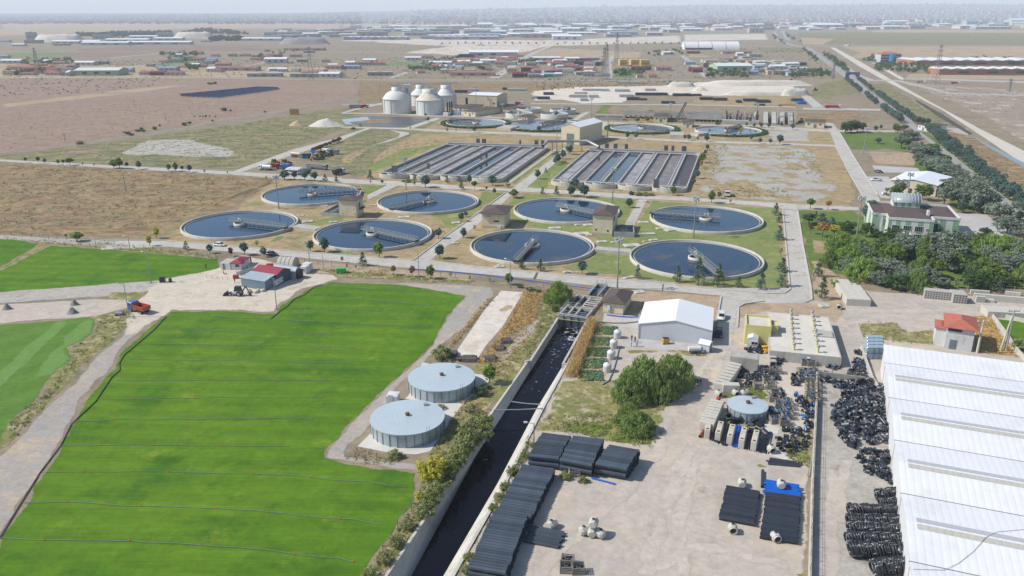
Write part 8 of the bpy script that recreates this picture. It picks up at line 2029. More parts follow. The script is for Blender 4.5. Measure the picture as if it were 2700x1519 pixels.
u=(B-A).normalized();v=Vector((-u.y,u.x,0))
building('store_shed','dark steel shed with broad red roof behind the blue-grey shed','shed',A+v*4.8+u*.3,B+v*4.8+u*.1,h+.5,depth=6.5,roof='gable',rh=1.3,ov=.35,mwall=M('m_steel_dark',(86,98,112),.55,.08,.4),mroof=mREDR)
t=thing('arch_shelter','grey corrugated arched shelter behind the red-roofed shed','shelter',A+v*11.6+u*1.5,math.atan2(u.y,u.x))
def arch(w,d,h,n=12):
 m=MB();pr=[(d/2-d/2*math.cos(math.pi*i/n),h*math.sin(math.pi*i/n))for i in range(n+1)]
 m.add([(0,*p)for p in pr]+[(w,*p)for p in pr],[(i,i+1,n+2+i,n+1+i)for i in range(n)],0,True)
 m.add([(w,*p)for p in pr],[tuple(range(n+1))]);m.add([(0,*p)for p in pr],[tuple(range(n,-1,-1))])
 return m
arch(8.5,3.5,3.4).obj('shell',mSTR,t);MB().box(8.5,.6,0,9.3,2.9,2.6).obj('door',mDARKM,t)
A,B=W('C6',1290,458),W('C6',1595,476)
u2=(B-A);t=thing('tent','beige tunnel tent with ribs beside the front road','tent',A,math.atan2(u2.y,u2.x))
arch(u2.length,5.2,2.9).obj('cover',M('m_canvas',(206,200,184),.9,.1,1),t)
for k in range(5):
 m=MB();pr=[(u2.length*k/4,2.6-2.64*math.cos(math.pi*i/10),2.95*math.sin(math.pi*i/10))for i in range(11)]
 m.path(pr,.06,5);m.obj('rib',M('m_canvas_rib',(170,164,150),.8),t)
A,B,C=W('C6',1176,800),W('C6',1306,810),W('C6',1492,708)
h=Ht('C6',1306,810,690)
rot,w,d=bframe(A,B,None,C)
t=thing('container_trailer','long white container trailer on wheels beside the red-roofed shed','trailer',A,rot)
MB().bbox(0,0,.45,w,d,h,.1).obj('box',mFRAME,t)
for y in(.18,.6):MB().box(w,d*y,h*.55,w+.04,d*y+.7,h*.68).obj('vent',mDARKM,t)
for y in(d*.3,d*.75):
 MB().tube((.2,y,.35),(.45,y,.35),.35,12).tube((w-.45,y,.35),(w-.2,y,.35),.35,12).obj('wheel_pair',mTYRE,t)
for k,(a,b,top,dd,lb)in enumerate([((1740,565),(1842,575),440,2.2,'nearer small white cabin by the concrete pole'),((1770,520),(1895,530),395,2.6,'farther, larger white cabin by the concrete pole')]):
 A,B=W('C6',*a),W('C6',*b)
 t,w,d,h=building('booth',lb,'cabin',A,B,Ht('C6',*a,top),depth=dd,roof='flat',parapet=.06,mwall=mFRAME,mroof=mFRAME,wins=[('f',.5,1.1,.8,.7)])
t=thing('sack_pile','heap of pale sacks and wrapped bales behind the backhoe','sacks',W('C6',900,900))
rr=random.Random(4)
for i in range(14):
 m=MB();r=rr.uniform(.35,.75);m.lathe([(0,0),(r*.9,.05),(r,r*.5),(r*.7,r*.95),(0,r*1.1)],10,(rr.uniform(-2.2,3.4),rr.uniform(-1.2,1.2)))
 m.obj('sack',M('m_sack',(214,202,182),.9,.2,2),t)
t=thing('boat_frame','pale green pipe lengths stacked on a rack behind the sheds','pipe rack',W('C6',640,600),1.0)
for i in range(6):MB().tube((0,i*.35,.3+.3*(i%2)),(6.5,i*.35,.3+.3*(i%2)),.16,8).obj('pipe',M('m_pale_green',(186,200,190),.6),t)
m=MB()
for x in(.5,5.5):m.beam((x,-.3,0),(x,-.3,1.6),.1,.1);m.beam((x,2.2,0),(x,2.2,1.6),.1,.1);m.beam((x,-.3,.15),(x,2.2,.15),.1,.1)
m.obj('rack',mGALV,t)
for fr,x,y,a,b,h,c,lb,nm in[('C5',1408,612,1.6,1.1,1.5,'black','dark grey rubbish container at the turf edge','rubbish_container'),('C5',1477,610,.8,.8,1.1,'black','small black bin right of the rubbish container','bin'),('C6',1180,440,2.2,1.2,.8,'red','red trough beside the tunnel tent','trough'),('C1',1480,842,3.0,1.4,1.5,'green','bright green hopper machine at the turf corner','hopper'),('C8',890,765,1.6,1.3,1.4,'yellow','yellow compressor before the white shed wall','compressor'),('B4',962,912,1.6,1.2,1.2,'white','white box with green base left of the workshop trees','box'),('B2',150,365,9,4,3,'grey','pale container left of the digesters by the tanker','container'),('B1',2220,292,7,3,4,'yellow','yellow container on the waste ground by the soil heaps','container'),('C6',560,660,1.6,1.2,1.0,'red','red mower parked before the pipe rack','mower'),('C5',1030,900,2.0,1.2,.7,'grey','grey concrete trough beside the lamp post','trough')]:
 p=W(fr,x,y)
 t=thing(nm,lb,nm.replace('_',' '),p,.1)
 MB().bbox(-a/2,0,.2,a/2,b,h,.12).obj('body',mCAR[c],t)
 m=MB();m.bbox(-a*.46,.08,h,a*.46,b-.08,h+.1,.03);m.obj('lid',mDARKM if c in('black','yellow')else mCAR[c],t)
 for s in(-1,1):MB().tube((s*a*.35,-.02,.2),(s*a*.35,.1,.2),.2,10).tube((s*a*.35,b-.1,.2),(s*a*.35,b+.02,.2),.2,10).obj('foot',mTYRE,t)
p=W('C8',1240,880)
t=thing('sprayer_trailer','white sprayer tank on a blue trailer before the grey hut','trailer',p,.05)
MB().tube((-1.6,.6,1.2),(1.3,.6,1.2),.62,16).obj('tank',mFRAME,t);MB().box(-1.5,.2,.45,1.6,1.0,.7).box(1.3,.2,.7,1.7,1.0,1.5).obj('frame',mCAR['blue'],t);wheels(t,(.3,),1.6,.38,.25)
for k in range(5):
 p=W('C6',38+95*k,640+9*k)
 t=thing('marker_post',f'thin red marker post on the pink paving, {nth(k+1)} from the left','marker post',p,0,'red marker posts')
 MB().tube((0,0,0),(0,0,.9),.06,8).obj('post',mCAR['red'],t)
p=W('C6',345,568);t=thing('motorcycle','dark red motorcycle parked on the paving by the white annex','motorcycle',p,2.0)
for x in(-.65,.65):MB().lathe([(.26,-.05),(.33,0),(.26,.05)],14).obj('wheel',mTYRE,t).matrix_local=__import__('mathutils').Matrix.Translation((x,0,.33))@__import__('mathutils').Matrix.Rotation(R(90),4,'X')
MB().bbox(-.5,-.14,.4,.5,.14,.8,.06).box(-.6,-.12,.78,.1,.12,.9).beam((.5,0,.5),(.65,0,1.1),.08,.08).beam((.6,-.3,1.08),(.6,.3,1.08),.05,.05).obj('frame',mCAR['red'],t)
FC={'r':((214,204,190),(166,106,92)),'R':((196,186,172),(172,118,104)),'w':((214,214,210),(238,240,240)),'W':((206,210,212),(246,248,248)),'g':((176,172,166),(190,190,188)),'b':((190,196,204),(140,164,196)),'G':((186,198,164),(226,234,228)),'k':((72,76,82),(90,94,100)),'m':((130,66,76),(128,58,76)),'y':((226,186,96),(206,196,170)),'t':((60,160,146),(180,190,190)),'O':((186,130,96),(232,236,236)),'F':((172,176,178),(226,228,228)),'n':((200,186,166),(206,196,182))}
FN={'r':'red-roofed house','R':'long red-roofed shed','w':'white-roofed shed','W':'long white warehouse','g':'grey shed','b':'blue-roofed shed','G':'pale green hall','k':'dark shed','m':'dark red shed','y':'yellow building','t':'turquoise shed','O':'orange-walled warehouse','F':'long grey factory hall','n':'beige flat-roofed house'}
_um={}
def unit(st,shape):
 if(st,shape)in _um:return _um[st,shape]
 m=MB()
 if shape=='gable':
  e=.72
  m.add([(0,0,0),(1,0,0),(1,1,0),(0,1,0),(0,0,e),(1,0,e),(1,1,e),(0,1,e),(0,.5,.98),(1,.5,.98)],[(0,1,5,4),(1,2,6,9,5),(2,3,7,6),(3,0,4,8,7)])
  gable(m,1,1,e+.01,.28,.02,'x',1,.02)
 elif shape=='hip':
  m.box(0,0,0,1,1,.68);m.add([(-.04,-.04,.68),(1.04,-.04,.68),(1.04,1.04,.68),(-.04,1.04,.68),(.3,.5,1),(.7,.5,1)],[(0,1,5,4),(1,2,5),(2,3,4,5),(3,0,4),(0,3,2,1)],1)
 elif shape=='bays':
  n=9;m.box(0,0,0,1,1,.8)
  for i in range(n):
   a,c,b=i/n,(i+.5)/n,(i+1)/n
   m.add([(a,-.01,.8),(b,-.01,.8),(c,-.01,1),(a,1.01,.8),(b,1.01,.8),(c,1.01,1)],[(0,1,2),(5,4,3),(0,2,5,3),(1,4,5,2)],1)
 else:
  m.box(0,0,0,1,1,.97);m.box(-.01,-.01,.97,1.01,1.01,1,1)
  m.box(.4,.35,1,.55,.6,1.08,0)
 t=FC[st]
 for i,(x,w_)in enumerate(((.18,.1),(.45,.1),(.72,.1))):m.box(x,-.012,.25,x+w_,-.002,.5,2)
 _um[st,shape]=m.mesh('house',M('m_fw_'+st,t[0],.8,.08,3),M('m_fr_'+st,t[1],.7,.1,3),M('m_far_pane',(80,84,92),.4))
 return _um[st,shape]
SHAPE={'r':'hip','R':'gable','w':'gable','W':'gable','g':'flat','b':'gable','G':'gable','k':'flat','m':'gable','y':'flat','t':'gable','O':'bays','F':'bays','n':'flat'}
FAR=[]
def fb(fr,L,zone,name='house',group='buildings of the far settlement'):
 for q in L:
  xl,xr,yb,st,d,h=(*q,None,None)[:6]if len(q)<6 else q
  A,B=W(fr,xl,yb),W(fr,xr,yb)
  w=(B-A).length
  h=h or{'r':5.5,'R':6,'g':4.5,'w':6.5,'W':9,'F':9,'O':8,'G':9}.get(st,5.5)
  d=d or(min(w*.7,14)if st in 'rngkbmyt' else min(max(w*.35,16),40))
  FAR.append((A,w,d,h,0 if w>60 else rnd.uniform(-.12,.12),st,zone,name,group))
VZ='in the settlement beyond the works'
fb('A1',[(565,885,572,'G',34),(558,708,495,'w'),(890,990,548,'b'),(0,155,480,'w'),(55,265,528,'R'),(1190,1330,535,'b'),(1625,1940,535,'R'),(1865,2118,582,'g'),(2190,2400,584,'g'),(2405,2560,586,'w'),(1998,2160,478,'w',20,9),(2240,2310,470,'g'),(2055,2125,437,'m'),(1805,1880,427,'r'),(1440,1520,412,'r'),(1550,1630,468,'b'),(1430,1520,460,'r'),(1050,1130,568,'r'),(1130,1240,570,'m'),(1240,1370,570,'r'),(330,420,562,'r'),(440,560,520,'R'),(2270,2390,572,'R'),(2450,2576,524,'R'),(2185,2440,382,'R'),(2290,2370,400,'g'),(0,60,440,'b'),(320,380,482,'w'),(20,110,568,'n'),(1560,1620,545,'w'),(700,800,485,'g'),(1590,1650,430,'r'),(1720,1780,428,'n'),(1290,1390,462,'n'),(1500,1560,510,'r'),(495,520,575,'w')],VZ)
fb('A2',[(965,1330,428,'W',45,11),(885,1000,434,'k',20),(115,220,494,'R'),(225,330,494,'r'),(820,1155,574,'R'),(200,385,572,'g'),(0,140,522,'b'),(600,690,442,'r'),(480,600,457,'w'),(1450,1540,556,'R'),(1545,1630,556,'R'),(1410,1500,588,'g'),(1530,1600,584,'t'),(1430,1650,458,'w'),(1690,1795,462,'w'),(1800,1950,458,'g'),(1490,1580,487,'g'),(2190,2270,532,'m'),(2275,2340,530,'m'),(2375,2490,534,'R'),(2230,2280,590,'r'),(2315,2385,592,'r'),(2430,2510,414,'w'),(660,830,494,'w'),(680,780,517,'R'),(830,920,522,'b'),(1050,1170,480,'w'),(1155,1225,490,'r'),(1215,1280,434,'r'),(1110,1200,450,'R'),(875,970,487,'w'),(2100,2155,498,'y',20,9),(2185,2245,492,'y',20,8),(2260,2330,495,'y',20,8),(1245,1330,545,'r'),(1380,1450,470,'r'),(1600,1680,478,'g'),(1700,1760,500,'r'),(1830,1900,546,'w'),(590,660,525,'n'),(960,1070,500,'g'),(30,100,495,'w'),(160,260,475,'w')],VZ)
fb('A3',[(300,520,407,'R',14),(260,530,545,'G',40,11),(150,240,472,'b'),(50,150,540,'m'),(75,150,548,'m'),(680,820,567,'n'),(880,950,562,'y'),(640,720,566,'n'),(410,460,422,'w'),(500,600,432,'n'),(540,700,520,'b'),(540,620,492,'w'),(640,740,512,'b'),(430,520,480,'R'),(280,350,470,'m'),(210,260,488,'r'),(700,860,500,'n'),(20,100,490,'b'),(35,130,405,'m',12,5)],VZ)
OZ='right of the avenue'
fb('A3',[(1765,2720,495,'O',70,9),(1930,2740,566,'O',30,9)],OZ,'warehouse')
FZ='in the row of factories on the left plain'
fb('A1',[(390,590,332,'W'),(590,745,330,'W'),(615,960,342,'W',30),(950,1430,338,'W',30),(795,1110,316,'W'),(1160,1370,306,'W'),(975,1180,290,'W'),(700,840,298,'g',None,14),(1825,2115,308,'W'),(1515,1590,318,'g'),(185,310,328,'g',None,9),(0,70,318,'b'),(90,180,350,'w'),(400,510,345,'R'),(200,260,300,'g',20,22),(1180,1280,286,'g',30,16),(2335,2410,290,'g',30,14),(850,920,292,'R')],FZ,'factory','factories of the far plain')
IZ='in the far industrial zone'
fb('A2',[(20,490,302,'F',80,10),(600,690,296,'F',80,10),(690,1185,300,'F',80,11),(1595,1810,304,'W',60,16),(1255,1460,280,'W',60,14),(1030,1140,215,'W',60,30),(1110,1240,258,'G',80,14)],IZ,'factory','factories of the far plain')
fb('A3',[(985,1215,215,'W',120,26),(935,1150,200,'F',80,22),(2140,2230,195,'b',60,40),(2480,2720,180,'W',100,40),(2210,2480,220,'F',60,14),(0,150,236,'W',60,14),(240,340,212,'W',60,18),(1540,1700,180,'W',80,26)],IZ,'factory','factories of the far plain')
def fill(fr,pts,n,styles,zone,name,group,ws,hs,seed,cl=None):
 r=random.Random(seed)
 for x,y in poly_pts(fr,pts,n,r,12 if name=='house' else 40):
  st=r.choice(styles);w=r.uniform(*ws)
  FAR.append((Vector((x,y,0)),w,w*r.uniform(.5,.9),r.uniform(*hs),r.uniform(-.4,.4)if name=='house' else r.choice((0,.25)),st,zone,name,group))
HG='buildings of the far settlement'
fill('A2',[(560,560),(1150,560),(1350,440),(1130,430),(640,470)],42,'rrngwrn',VZ,'house',HG,(9,20),(4,6.5),1)
fill('A2',[(1260,590),(1960,590),(1960,470),(1420,470)],42,'rwgkgnrm',VZ,'house',HG,(9,24),(3.5,6.5),2)
fill('A3',[(160,575),(880,575),(860,490),(400,440),(150,470)],52,'nrgwbkn',VZ,'house',HG,(9,24),(3.5,6.5),3)
fill('A1',[(0,575),(560,575),(500,470),(0,490)],22,'rnrRg',VZ,'house',HG,(9,22),(4,6),4)
fill('A1',[(1000,580),(1700,560),(2560,575),(2560,440),(1200,400)],28,'rnrRgw',VZ,'house',HG,(9,22),(4,6),5)
FG='factories of the far plain'
fill('A2',[(0,300),(1500,295),(2576,262),(2576,190),(1500,186),(0,215)],165,'WFwgWbWFnG',IZ,'factory',FG,(35,110),(8,17),6)
fill('A1',[(1850,300),(2576,300),(2576,225),(2100,235)],34,'WgwgnF',IZ,'factory',FG,(30,80),(7,13),7)
fill('A3',[(0,262),(640,255),(900,230),(2700,222),(2700,180),(0,190)],60,'WFwgnbR',IZ,'factory',FG,(40,120),(9,22),8)
def spawn_far():
 zz={}
 for q in sorted(FAR,key=lambda q:q[0].x/q[0].y):zz.setdefault((q[6],q[5]),[]).append(q)
 for(zone,st),L in zz.items():
  for i,(A,w,d,h,rot,_,_,name,grp)in enumerate(L):
   o=O(name,unit(st,SHAPE[st]),None,(A.x,A.y,0),rot,(w,d,h))
   tag(o,FN[st]+' '+zone+('' if len(L)==1 else f', {nth(i+1)} from the left'),name,grp)
spawn_far()
A,B=W('A3',15,376),W('A3',440,378)
t=thing('barrel_hall','white barrel-roofed hall with dark ribs beyond the settlement','hall',A)
w=(B-A).length
m=arch(w,40,17);m.obj('shell',M('m_fabric_white',(246,246,244),.6,.04,.05),t)
for k in range(5):
 m=MB();m.path([(w*k/4,20-20.2*math.cos(math.pi*i/10),17.2*math.sin(math.pi*i/10))for i in range(11)],.5,5);m.obj('rib',M('m_canvas_rib',(1,1,1)),t)
MB().box(w*.02,-.3,0,w*.5,0,4).obj('opening',mDARKM,t)
A,B=W('A3',1490,472),W('A3',1660,476);w=(B-A).length
t=thing('glass_office','small grey office block with red roof and blue glass front by the avenue','office',A)
MB().box(0,0,0,w,22,13).obj('wall',M('m_off_grey',(204,206,210),.6),t)
for k in range(3):MB().box(.5,-.15,1.5+4*k,w*.42,0,3.8+4*k).box(w*.72,-.15,1.5+4*k,w-.5,0,3.8+4*k).obj('window_band',mGLASS,t)
MB().lathe([(6,0),(6,14)],20,(w*.57,1.5)).obj('glass_bay',M('m_blue_glass',(30,150,206),.2,.1,.4,spec=.6),t)
m=MB();hip(m,w,22,13.02,3.5,.8);m.obj('roof',mTILE,t)
A,B=W('A3',1232,596),W('A3',1330,600);w=(B-A).length
t=thing('arch_gate','blue and purple pointed arch gate over the avenue','gate',A)
mAR=M('m_arch',(98,96,140),.6,.1,1)
hA=Ht('A3',1232,596,545)
for x in(0,w):MB().bbox(x-1,-1,0,x+1,1,hA,.2).obj('tower',mAR,t)
MB().box(1,-.8,hA-2.2,w-1,.8,hA).obj('lintel',mAR,t)
m=MB()
for s in(0,1):
 pr=[((1.4+(w/2-1.4)*(i/8)**1.6)if s==0 else w-(1.4+(w/2-1.4)*(i/8)**1.6),hA*.3+hA*.62*(i/8)**.75)for i in range(9)]
 for a,b in zip(pr,pr[1:]):m.beam((a[0],0,a[1]),(b[0],0,b[1]),1.4,1.6)
m.obj('arch',M('m_arch_blue',(84,92,168),.6),t)
def heap_of(name,label,fr,x0,x1,yb,yt,mat,dr=.6,seed=0,group='heaps of earth and stone',flat=.0):
 A,B=W(fr,x0,yb),W(fr,x1,yb);w=(B-A).length;h=Ht(fr,(x0+x1)/2,yb,yt)*1.0
 d=w*dr;m=MB();nx,ny=26,12;vs=[]
 for j in range(ny+1):
  for i in range(nx+1):
   u,v=i/nx*2-1,j/ny*2-1
   e=max(0,1-(abs(u)**2.6+abs(v)**2)**.62)if flat else max(0,1-math.hypot(u,v))
   e=min(1,e*(2.6 if flat else 1.25))
   k=mnoise.noise(Vector((u*3+seed,v*3,seed)))*.22+mnoise.noise(Vector((u*9+seed,v*9,seed)))*.08
   vs.append((w*(u+1)/2,d*(v+1)/2,max(0,h*e*(1+k))-(.05 if e==0 else 0)))
 m.add(vs,[(j*(nx+1)+i,j*(nx+1)+i+1,(j+1)*(nx+1)+i+1,(j+1)*(nx+1)+i)for j in range(ny)for i in range(nx)],0,True)
 o=m.obj(name,mat,None,(A.x,A.y,0));tag(o,label,'heap',group)
mH1=M('m_heap_tan',(206,180,148),.95,.12,.2);mH2=M('m_heap_pale',(222,216,204),.95,.12,.15,dirt=(196,184,168));mH3=M('m_heap_grey',(158,156,154),.95,.14,.1);mH4=M('m_heap_chalk',(236,226,212),.95,.1,.08,dirt=(216,196,172))
for a in[('small tan soil heap left of the big pale heap','B1',2170,2295,380,345,mH1),('big pale gravel heap beside the sludge pond','B1',2310,2576,388,335,mH2),('white stone mound behind the factory row','A1',1285,1600,290,245,mH2,.4,3),('broad dusty pale mound at the far left','A1',200,600,322,265,mH2,.5,4),('dark grey slag mound on the far plain','A1',2085,2475,337,288,mH3,.4,5),('long pinkish chalk bank behind the chalk yard','B3',1630,2760,100,52,mH4,.12,6),('grey-white chalk heap left of the long bank','B3',1330,1605,112,66,mH2,.35,7),('small chalk heap in the middle of the yard','B3',1560,1740,152,110,mH4,.4,8),('long low white chalk heap at the front of the yard','B3',1855,2650,192,154,mH4,.12,9),('pointed heap at the end of the long low chalk heap','B3',2440,2720,196,132,mH2,.3,10),('small brown gravel heap on the sandy lot, farthest back','C5',590,670,815,768,mH3,.8,11),('brown gravel heap on the sandy lot, nearest the track','C5',555,660,890,843,mH3,.8,12),('brown gravel heap on the sandy lot at the left edge','C5',-5,85,853,805,mH3,.8,13)]:
 heap_of('heap',*a,flat=.5 if 'bank' in a[0]or 'long low' in a[0]or 'mound' in a[0]else 0)
def pile(label,fr,x0,x1,yb,yt,mat,rmax=.6):
 A,B=W(fr,x0,yb),W(fr,x1,yb);w=(B-A).length;h=Ht(fr,x0,yb,yt)*.8
 r=min(rmax,h/3);m=MB();rr=random.Random(int(x0));n=max(2,min(5,int(h/(2*r))))
 for j in range(n):
  for i in range((7 if rmax>.5 else 14)-j):
   x=rr.uniform(-.1,.3)*w if rmax<.5 else rr.uniform(0,w*.12);m.tube((x,i*2*r+j*r,r+j*1.75*r),(w-rr.uniform(0,w*.12),i*2*r+j*r,r+j*1.75*r),r,8)
 tag(m.obj('pipe_pile',mat,None,(A.x,A.y,0)),label,'pipe pile','pipe piles in the chalk yard')
mGP=M('m_grey_pipe',(170,172,174),.7,.1,.5)
PL=[('B3',1010,1340,190,158,'k'),('B3',930,1060,236,208,'k'),('B3',1030,1130,238,222,'k'),('B3',1380,1472,198,170,'k'),('B3',1478,1565,198,168,'k'),('B3',1570,1660,195,178,'k'),('B3',1640,1780,236,212,'k'),('B3',1770,1910,242,208,'k'),('B3',2070,2210,250,222,'k'),('B3',2190,2330,262,228,'k'),('B3',2000,2050,264,240,'k'),('B3',1270,1400,270,250,'k'),('B3',2180,2280,292,275,'k'),('B3',370,560,210,182,'g'),('B3',565,660,212,178,'g'),('B3',480,560,246,220,'g'),('B3',60,190,230,200,'k'),('B3',120,225,186,162,'k'),('B3',5,62,222,180,'g'),('B3',815,965,155,122,'g'),('B3',860,1000,208,180,'g'),('B3',1110,1215,148,126,'g'),('B3',690,765,150,130,'g'),('B3',500,690,146,128,'g'),('B3',850,960,74,54,'g'),('B3',960,1055,76,50,'g'),('B3',420,550,175,160,'g'),('B4',262,350,196,170,'n'),('B4',305,370,218,195,'u'),('B2',1270,1420,190,150,'k'),('B2',1425,1530,172,145,'g'),('B2',1870,2080,168,138,'g'),('B2',1810,1860,160,130,'k')]
PL.sort(key=lambda q:px(q[0],q[1],q[3])[0])
for c,nm,mt in(('k','black',mBPIPE),('g','grey',mGP),('n','dark green',M('m_green_pipe',(40,84,82),.5)),('u','blue',mBLUE)):
 L=[q for q in PL if q[5]==c]
 for i,q in enumerate(L):pile(f'{nm} pile of long pipes stored near the chalk yard'+('' if len(L)==1 else f', {nth(i+1)} from the left'),*q[:5],mt)
for k,q in enumerate([(110,330,1005,955,'low stack of dark pipes at the near end of the old slab'),(420,545,1000,940,'tangled dark pipes at the foot of the crooked post fence'),(600,715,800,745,'tangled dark pipes halfway along the crooked post fence'),(530,640,880,840,'dark pipes between the two tangles by the crooked fence'),(10,110,950,900,'dark pipe scraps at the corner of the old slab')]):
 pile(q[4],'C7',*q[:4],M('m_pipe_dusty',(112,104,102),.6,.35,.8),.11)
mSOL=M('m_solar',(62,72,98),.25,.12,.3,spec=.6)
for i in range(8):
 f=i/7
 a=W('B1',1365+270*f,160+11*f);b=W('B1',2040+90*f,94+7*f)
 d=b-a
 t=thing('solar_row',f'long dark row of solar panels on the pink field, {nth(8-i)} from the back','solar panels',a,math.atan2(d.y,d.x),'solar panel rows')
 n=int(d.length/14);m=MB();ps=MB()
 for k in range(n):
  x=k*14
  m.add([(x,-1.8,.8),(x+13.2,-1.8,.8),(x+13.2,1.8,2.9),(x,1.8,2.9),(x,-1.8,.72),(x+13.2,-1.8,.72),(x+13.2,1.8,2.82),(x,1.8,2.82)],[(0,1,2,3),(7,6,5,4),(0,4,5,1),(1,5,6,2),(2,6,7,3),(3,7,4,0)])
  ps.beam((x+3,.3,0),(x+3,.3,1.9),.2,.2);ps.beam((x+10,.3,0),(x+10,.3,1.9),.2,.2)
 m.obj('panel_table',mSOL,t);ps.obj('frame',mGALV,t)
def pylon(label,fr,x,yb,yt,wd=3.2):
 h=Ht(fr,x,yb,yt);p=W(fr,x,yb)
 t=thing('pylon',label,'pylon',p,.3,'lattice pylons')
 m=MB();n=9;lv=[(h*i/n,wd*(1-.82*(i/n)))for i in range(n+1)]
 for(z0,w0),(z1,w1)in zip(lv,lv[1:]):
  c0=[(w0*a,w0*b,z0)for a,b in((-1,-1),(1,-1),(1,1),(-1,1))];c1=[(w1*a,w1*b,z1)for a,b in((-1,-1),(1,-1),(1,1),(-1,1))]
  for k in range(4):m.beam(c0[k],c1[k],.3,.3);m.beam(c0[k],c1[(k+1)%4],.16,.16);m.beam(c0[(k+1)%4],c1[k],.16,.16)
 m.obj('tower',M('m_pylon',(150,146,142),.6,.1,1),t)
 m=MB()
 for z,l in((h*.72,5.5),(h*.84,4.5),(h*.95,3.5)):m.beam((-l,0,z),(l,0,z),.3,.3)
 m.obj('crossarm',M('m_pylon',(1,1,1)),t)
for a in[('lattice pylon at the far left near the green field','A1',285,540,360),('lattice pylon behind the pink field','A1',2347,600,350),('left pylon of the pair before the settlement road','A2',1978,600,355),('right pylon of the pair before the settlement road','A2',1996,602,330),('tall pylon behind the yellow stacks of the settlement','A2',2075,475,245),('lattice pylon before the orange warehouses','A3',1905,634,335),('pale lattice mast on the scrubland at the right','A3',2462,692,592,1.2),('lattice pylon on the left of the avenue','A3',1132,590,462,1.6),('thin pylon over the far industrial zone','A2',962,235,155),('thin pylon at the left of the industrial zone','A2',75,222,140)]:pylon(*a)
for k,(fr,x,yb,yt)in enumerate([('A3',1840,628,512),('A3',1620,582,495),('A3',1040,512,430),('A3',978,442,392),('A3',925,392,320),('A3',1770,655,570),('B4',1690,345,225),('B4',1410,200,100),('B4',760,335,245),('A3',880,352,312),('B1',490,490,430),('B1',1250,335,290),('B1',2432,185,125),('B1',950,870,735),('A1',1598,592,535),('A2',1545,470,385)]):
 m=MB();h=Ht(fr,x,yb,yt);m.tube((0,0,0),(0,0,h),.22,7,0,.14);m.beam((-.9,0,h-.4),(.9,0,h-.4),.12,.12)
 p=W(fr,x,yb);tag(m.obj('far_pole',mPOLE,None,p),f'thin pole on open land, at picture depth {nth(k+1)} of sixteen' if 0 else f'thin far pole {["left of the orange warehouses", "at the white boundary wall", "left of the avenue bend", "at the far avenue verge", "at the avenue fork", "on the dirt road by the trucks", "alone on the right scrubland", "beside the lined canal", "behind the gatehouse trees", "at the far cross road", "on the pink field", "above the shrub row", "left of the digester pond", "in the brown field", "below the left settlement", "like a white minaret in the settlement"][k]}','pole','thin far poles')
def far_trees():
 r=random.Random(21);L=[]
 for fr,pts,n in[('A2',[(480,545),(740,545),(900,440),(680,460)],26),('A2',[(1030,530),(1110,530),(1090,500)],5),('A2',[(1340,500),(1500,500),(1480,465),(1350,465)],10),('A2',[(2060,585),(2260,585),(2300,530),(2060,540)],14),('A2',[(2300,430),(2576,430),(2576,380),(2290,390)],10),('A3',[(750,590),(1130,590),(1100,540),(760,550)],22),('A3',[(160,590),(560,600),(520,560),(200,560)],16),('A3',[(1420,540),(1880,560),(1830,500),(1500,490)],36),('A3',[(1350,470),(1480,480),(1470,430),(1400,440)],8),('A3',[(2000,500),(2600,500),(2600,455),(2200,440)],14),('A1',[(1200,432),(1480,432),(1560,405),(1210,410)],18),('A1',[(1270,468),(1420,465),(1400,440),(1280,445)],8),('A1',[(1380,535),(1520,530),(1510,500),(1400,505)],10),('A1',[(40,570),(330,570),(330,545),(30,548)],8),('A1',[(150,500),(560,490),(540,455),(200,465)],16),('A1',[(1900,450),(2460,390),(2200,380),(1990,400)],10),('A3',[(1040,400),(1130,440),(1310,560),(1240,560),(1060,420)],22),('A3',[(930,400),(1040,500),(990,430),(900,370)],12),('A3',[(660,250),(790,345),(690,300)],10),('A3',[(780,255),(890,320),(850,320),(770,270)],12)]:
  for x,y in poly_pts(fr,pts,int(n*1.9),r,3):L.append((x,y))
 for a,b,n in((('A2',730,335),('A2',1560,335),14),(('A2',1600,336),('A2',2576,336),16)):
  p,q=W(*a),W(*b)
  for i in range(n):c=p.lerp(q,(i+.5)/n);L.append((c.x,c.y))
 cl=[]
 for x,y in L:
  h=r.uniform(5,9)
  for _ in range(9):cl.append(((x+r.uniform(-.32,.32)*h,y+r.uniform(-.32,.32)*h,h*r.uniform(.3,.8)),h*.22,.9))
 tag(O('far_trees',leafmesh('far_trees',cl,12,.75,LM['dark'],r)),kind='stuff')
far_trees()
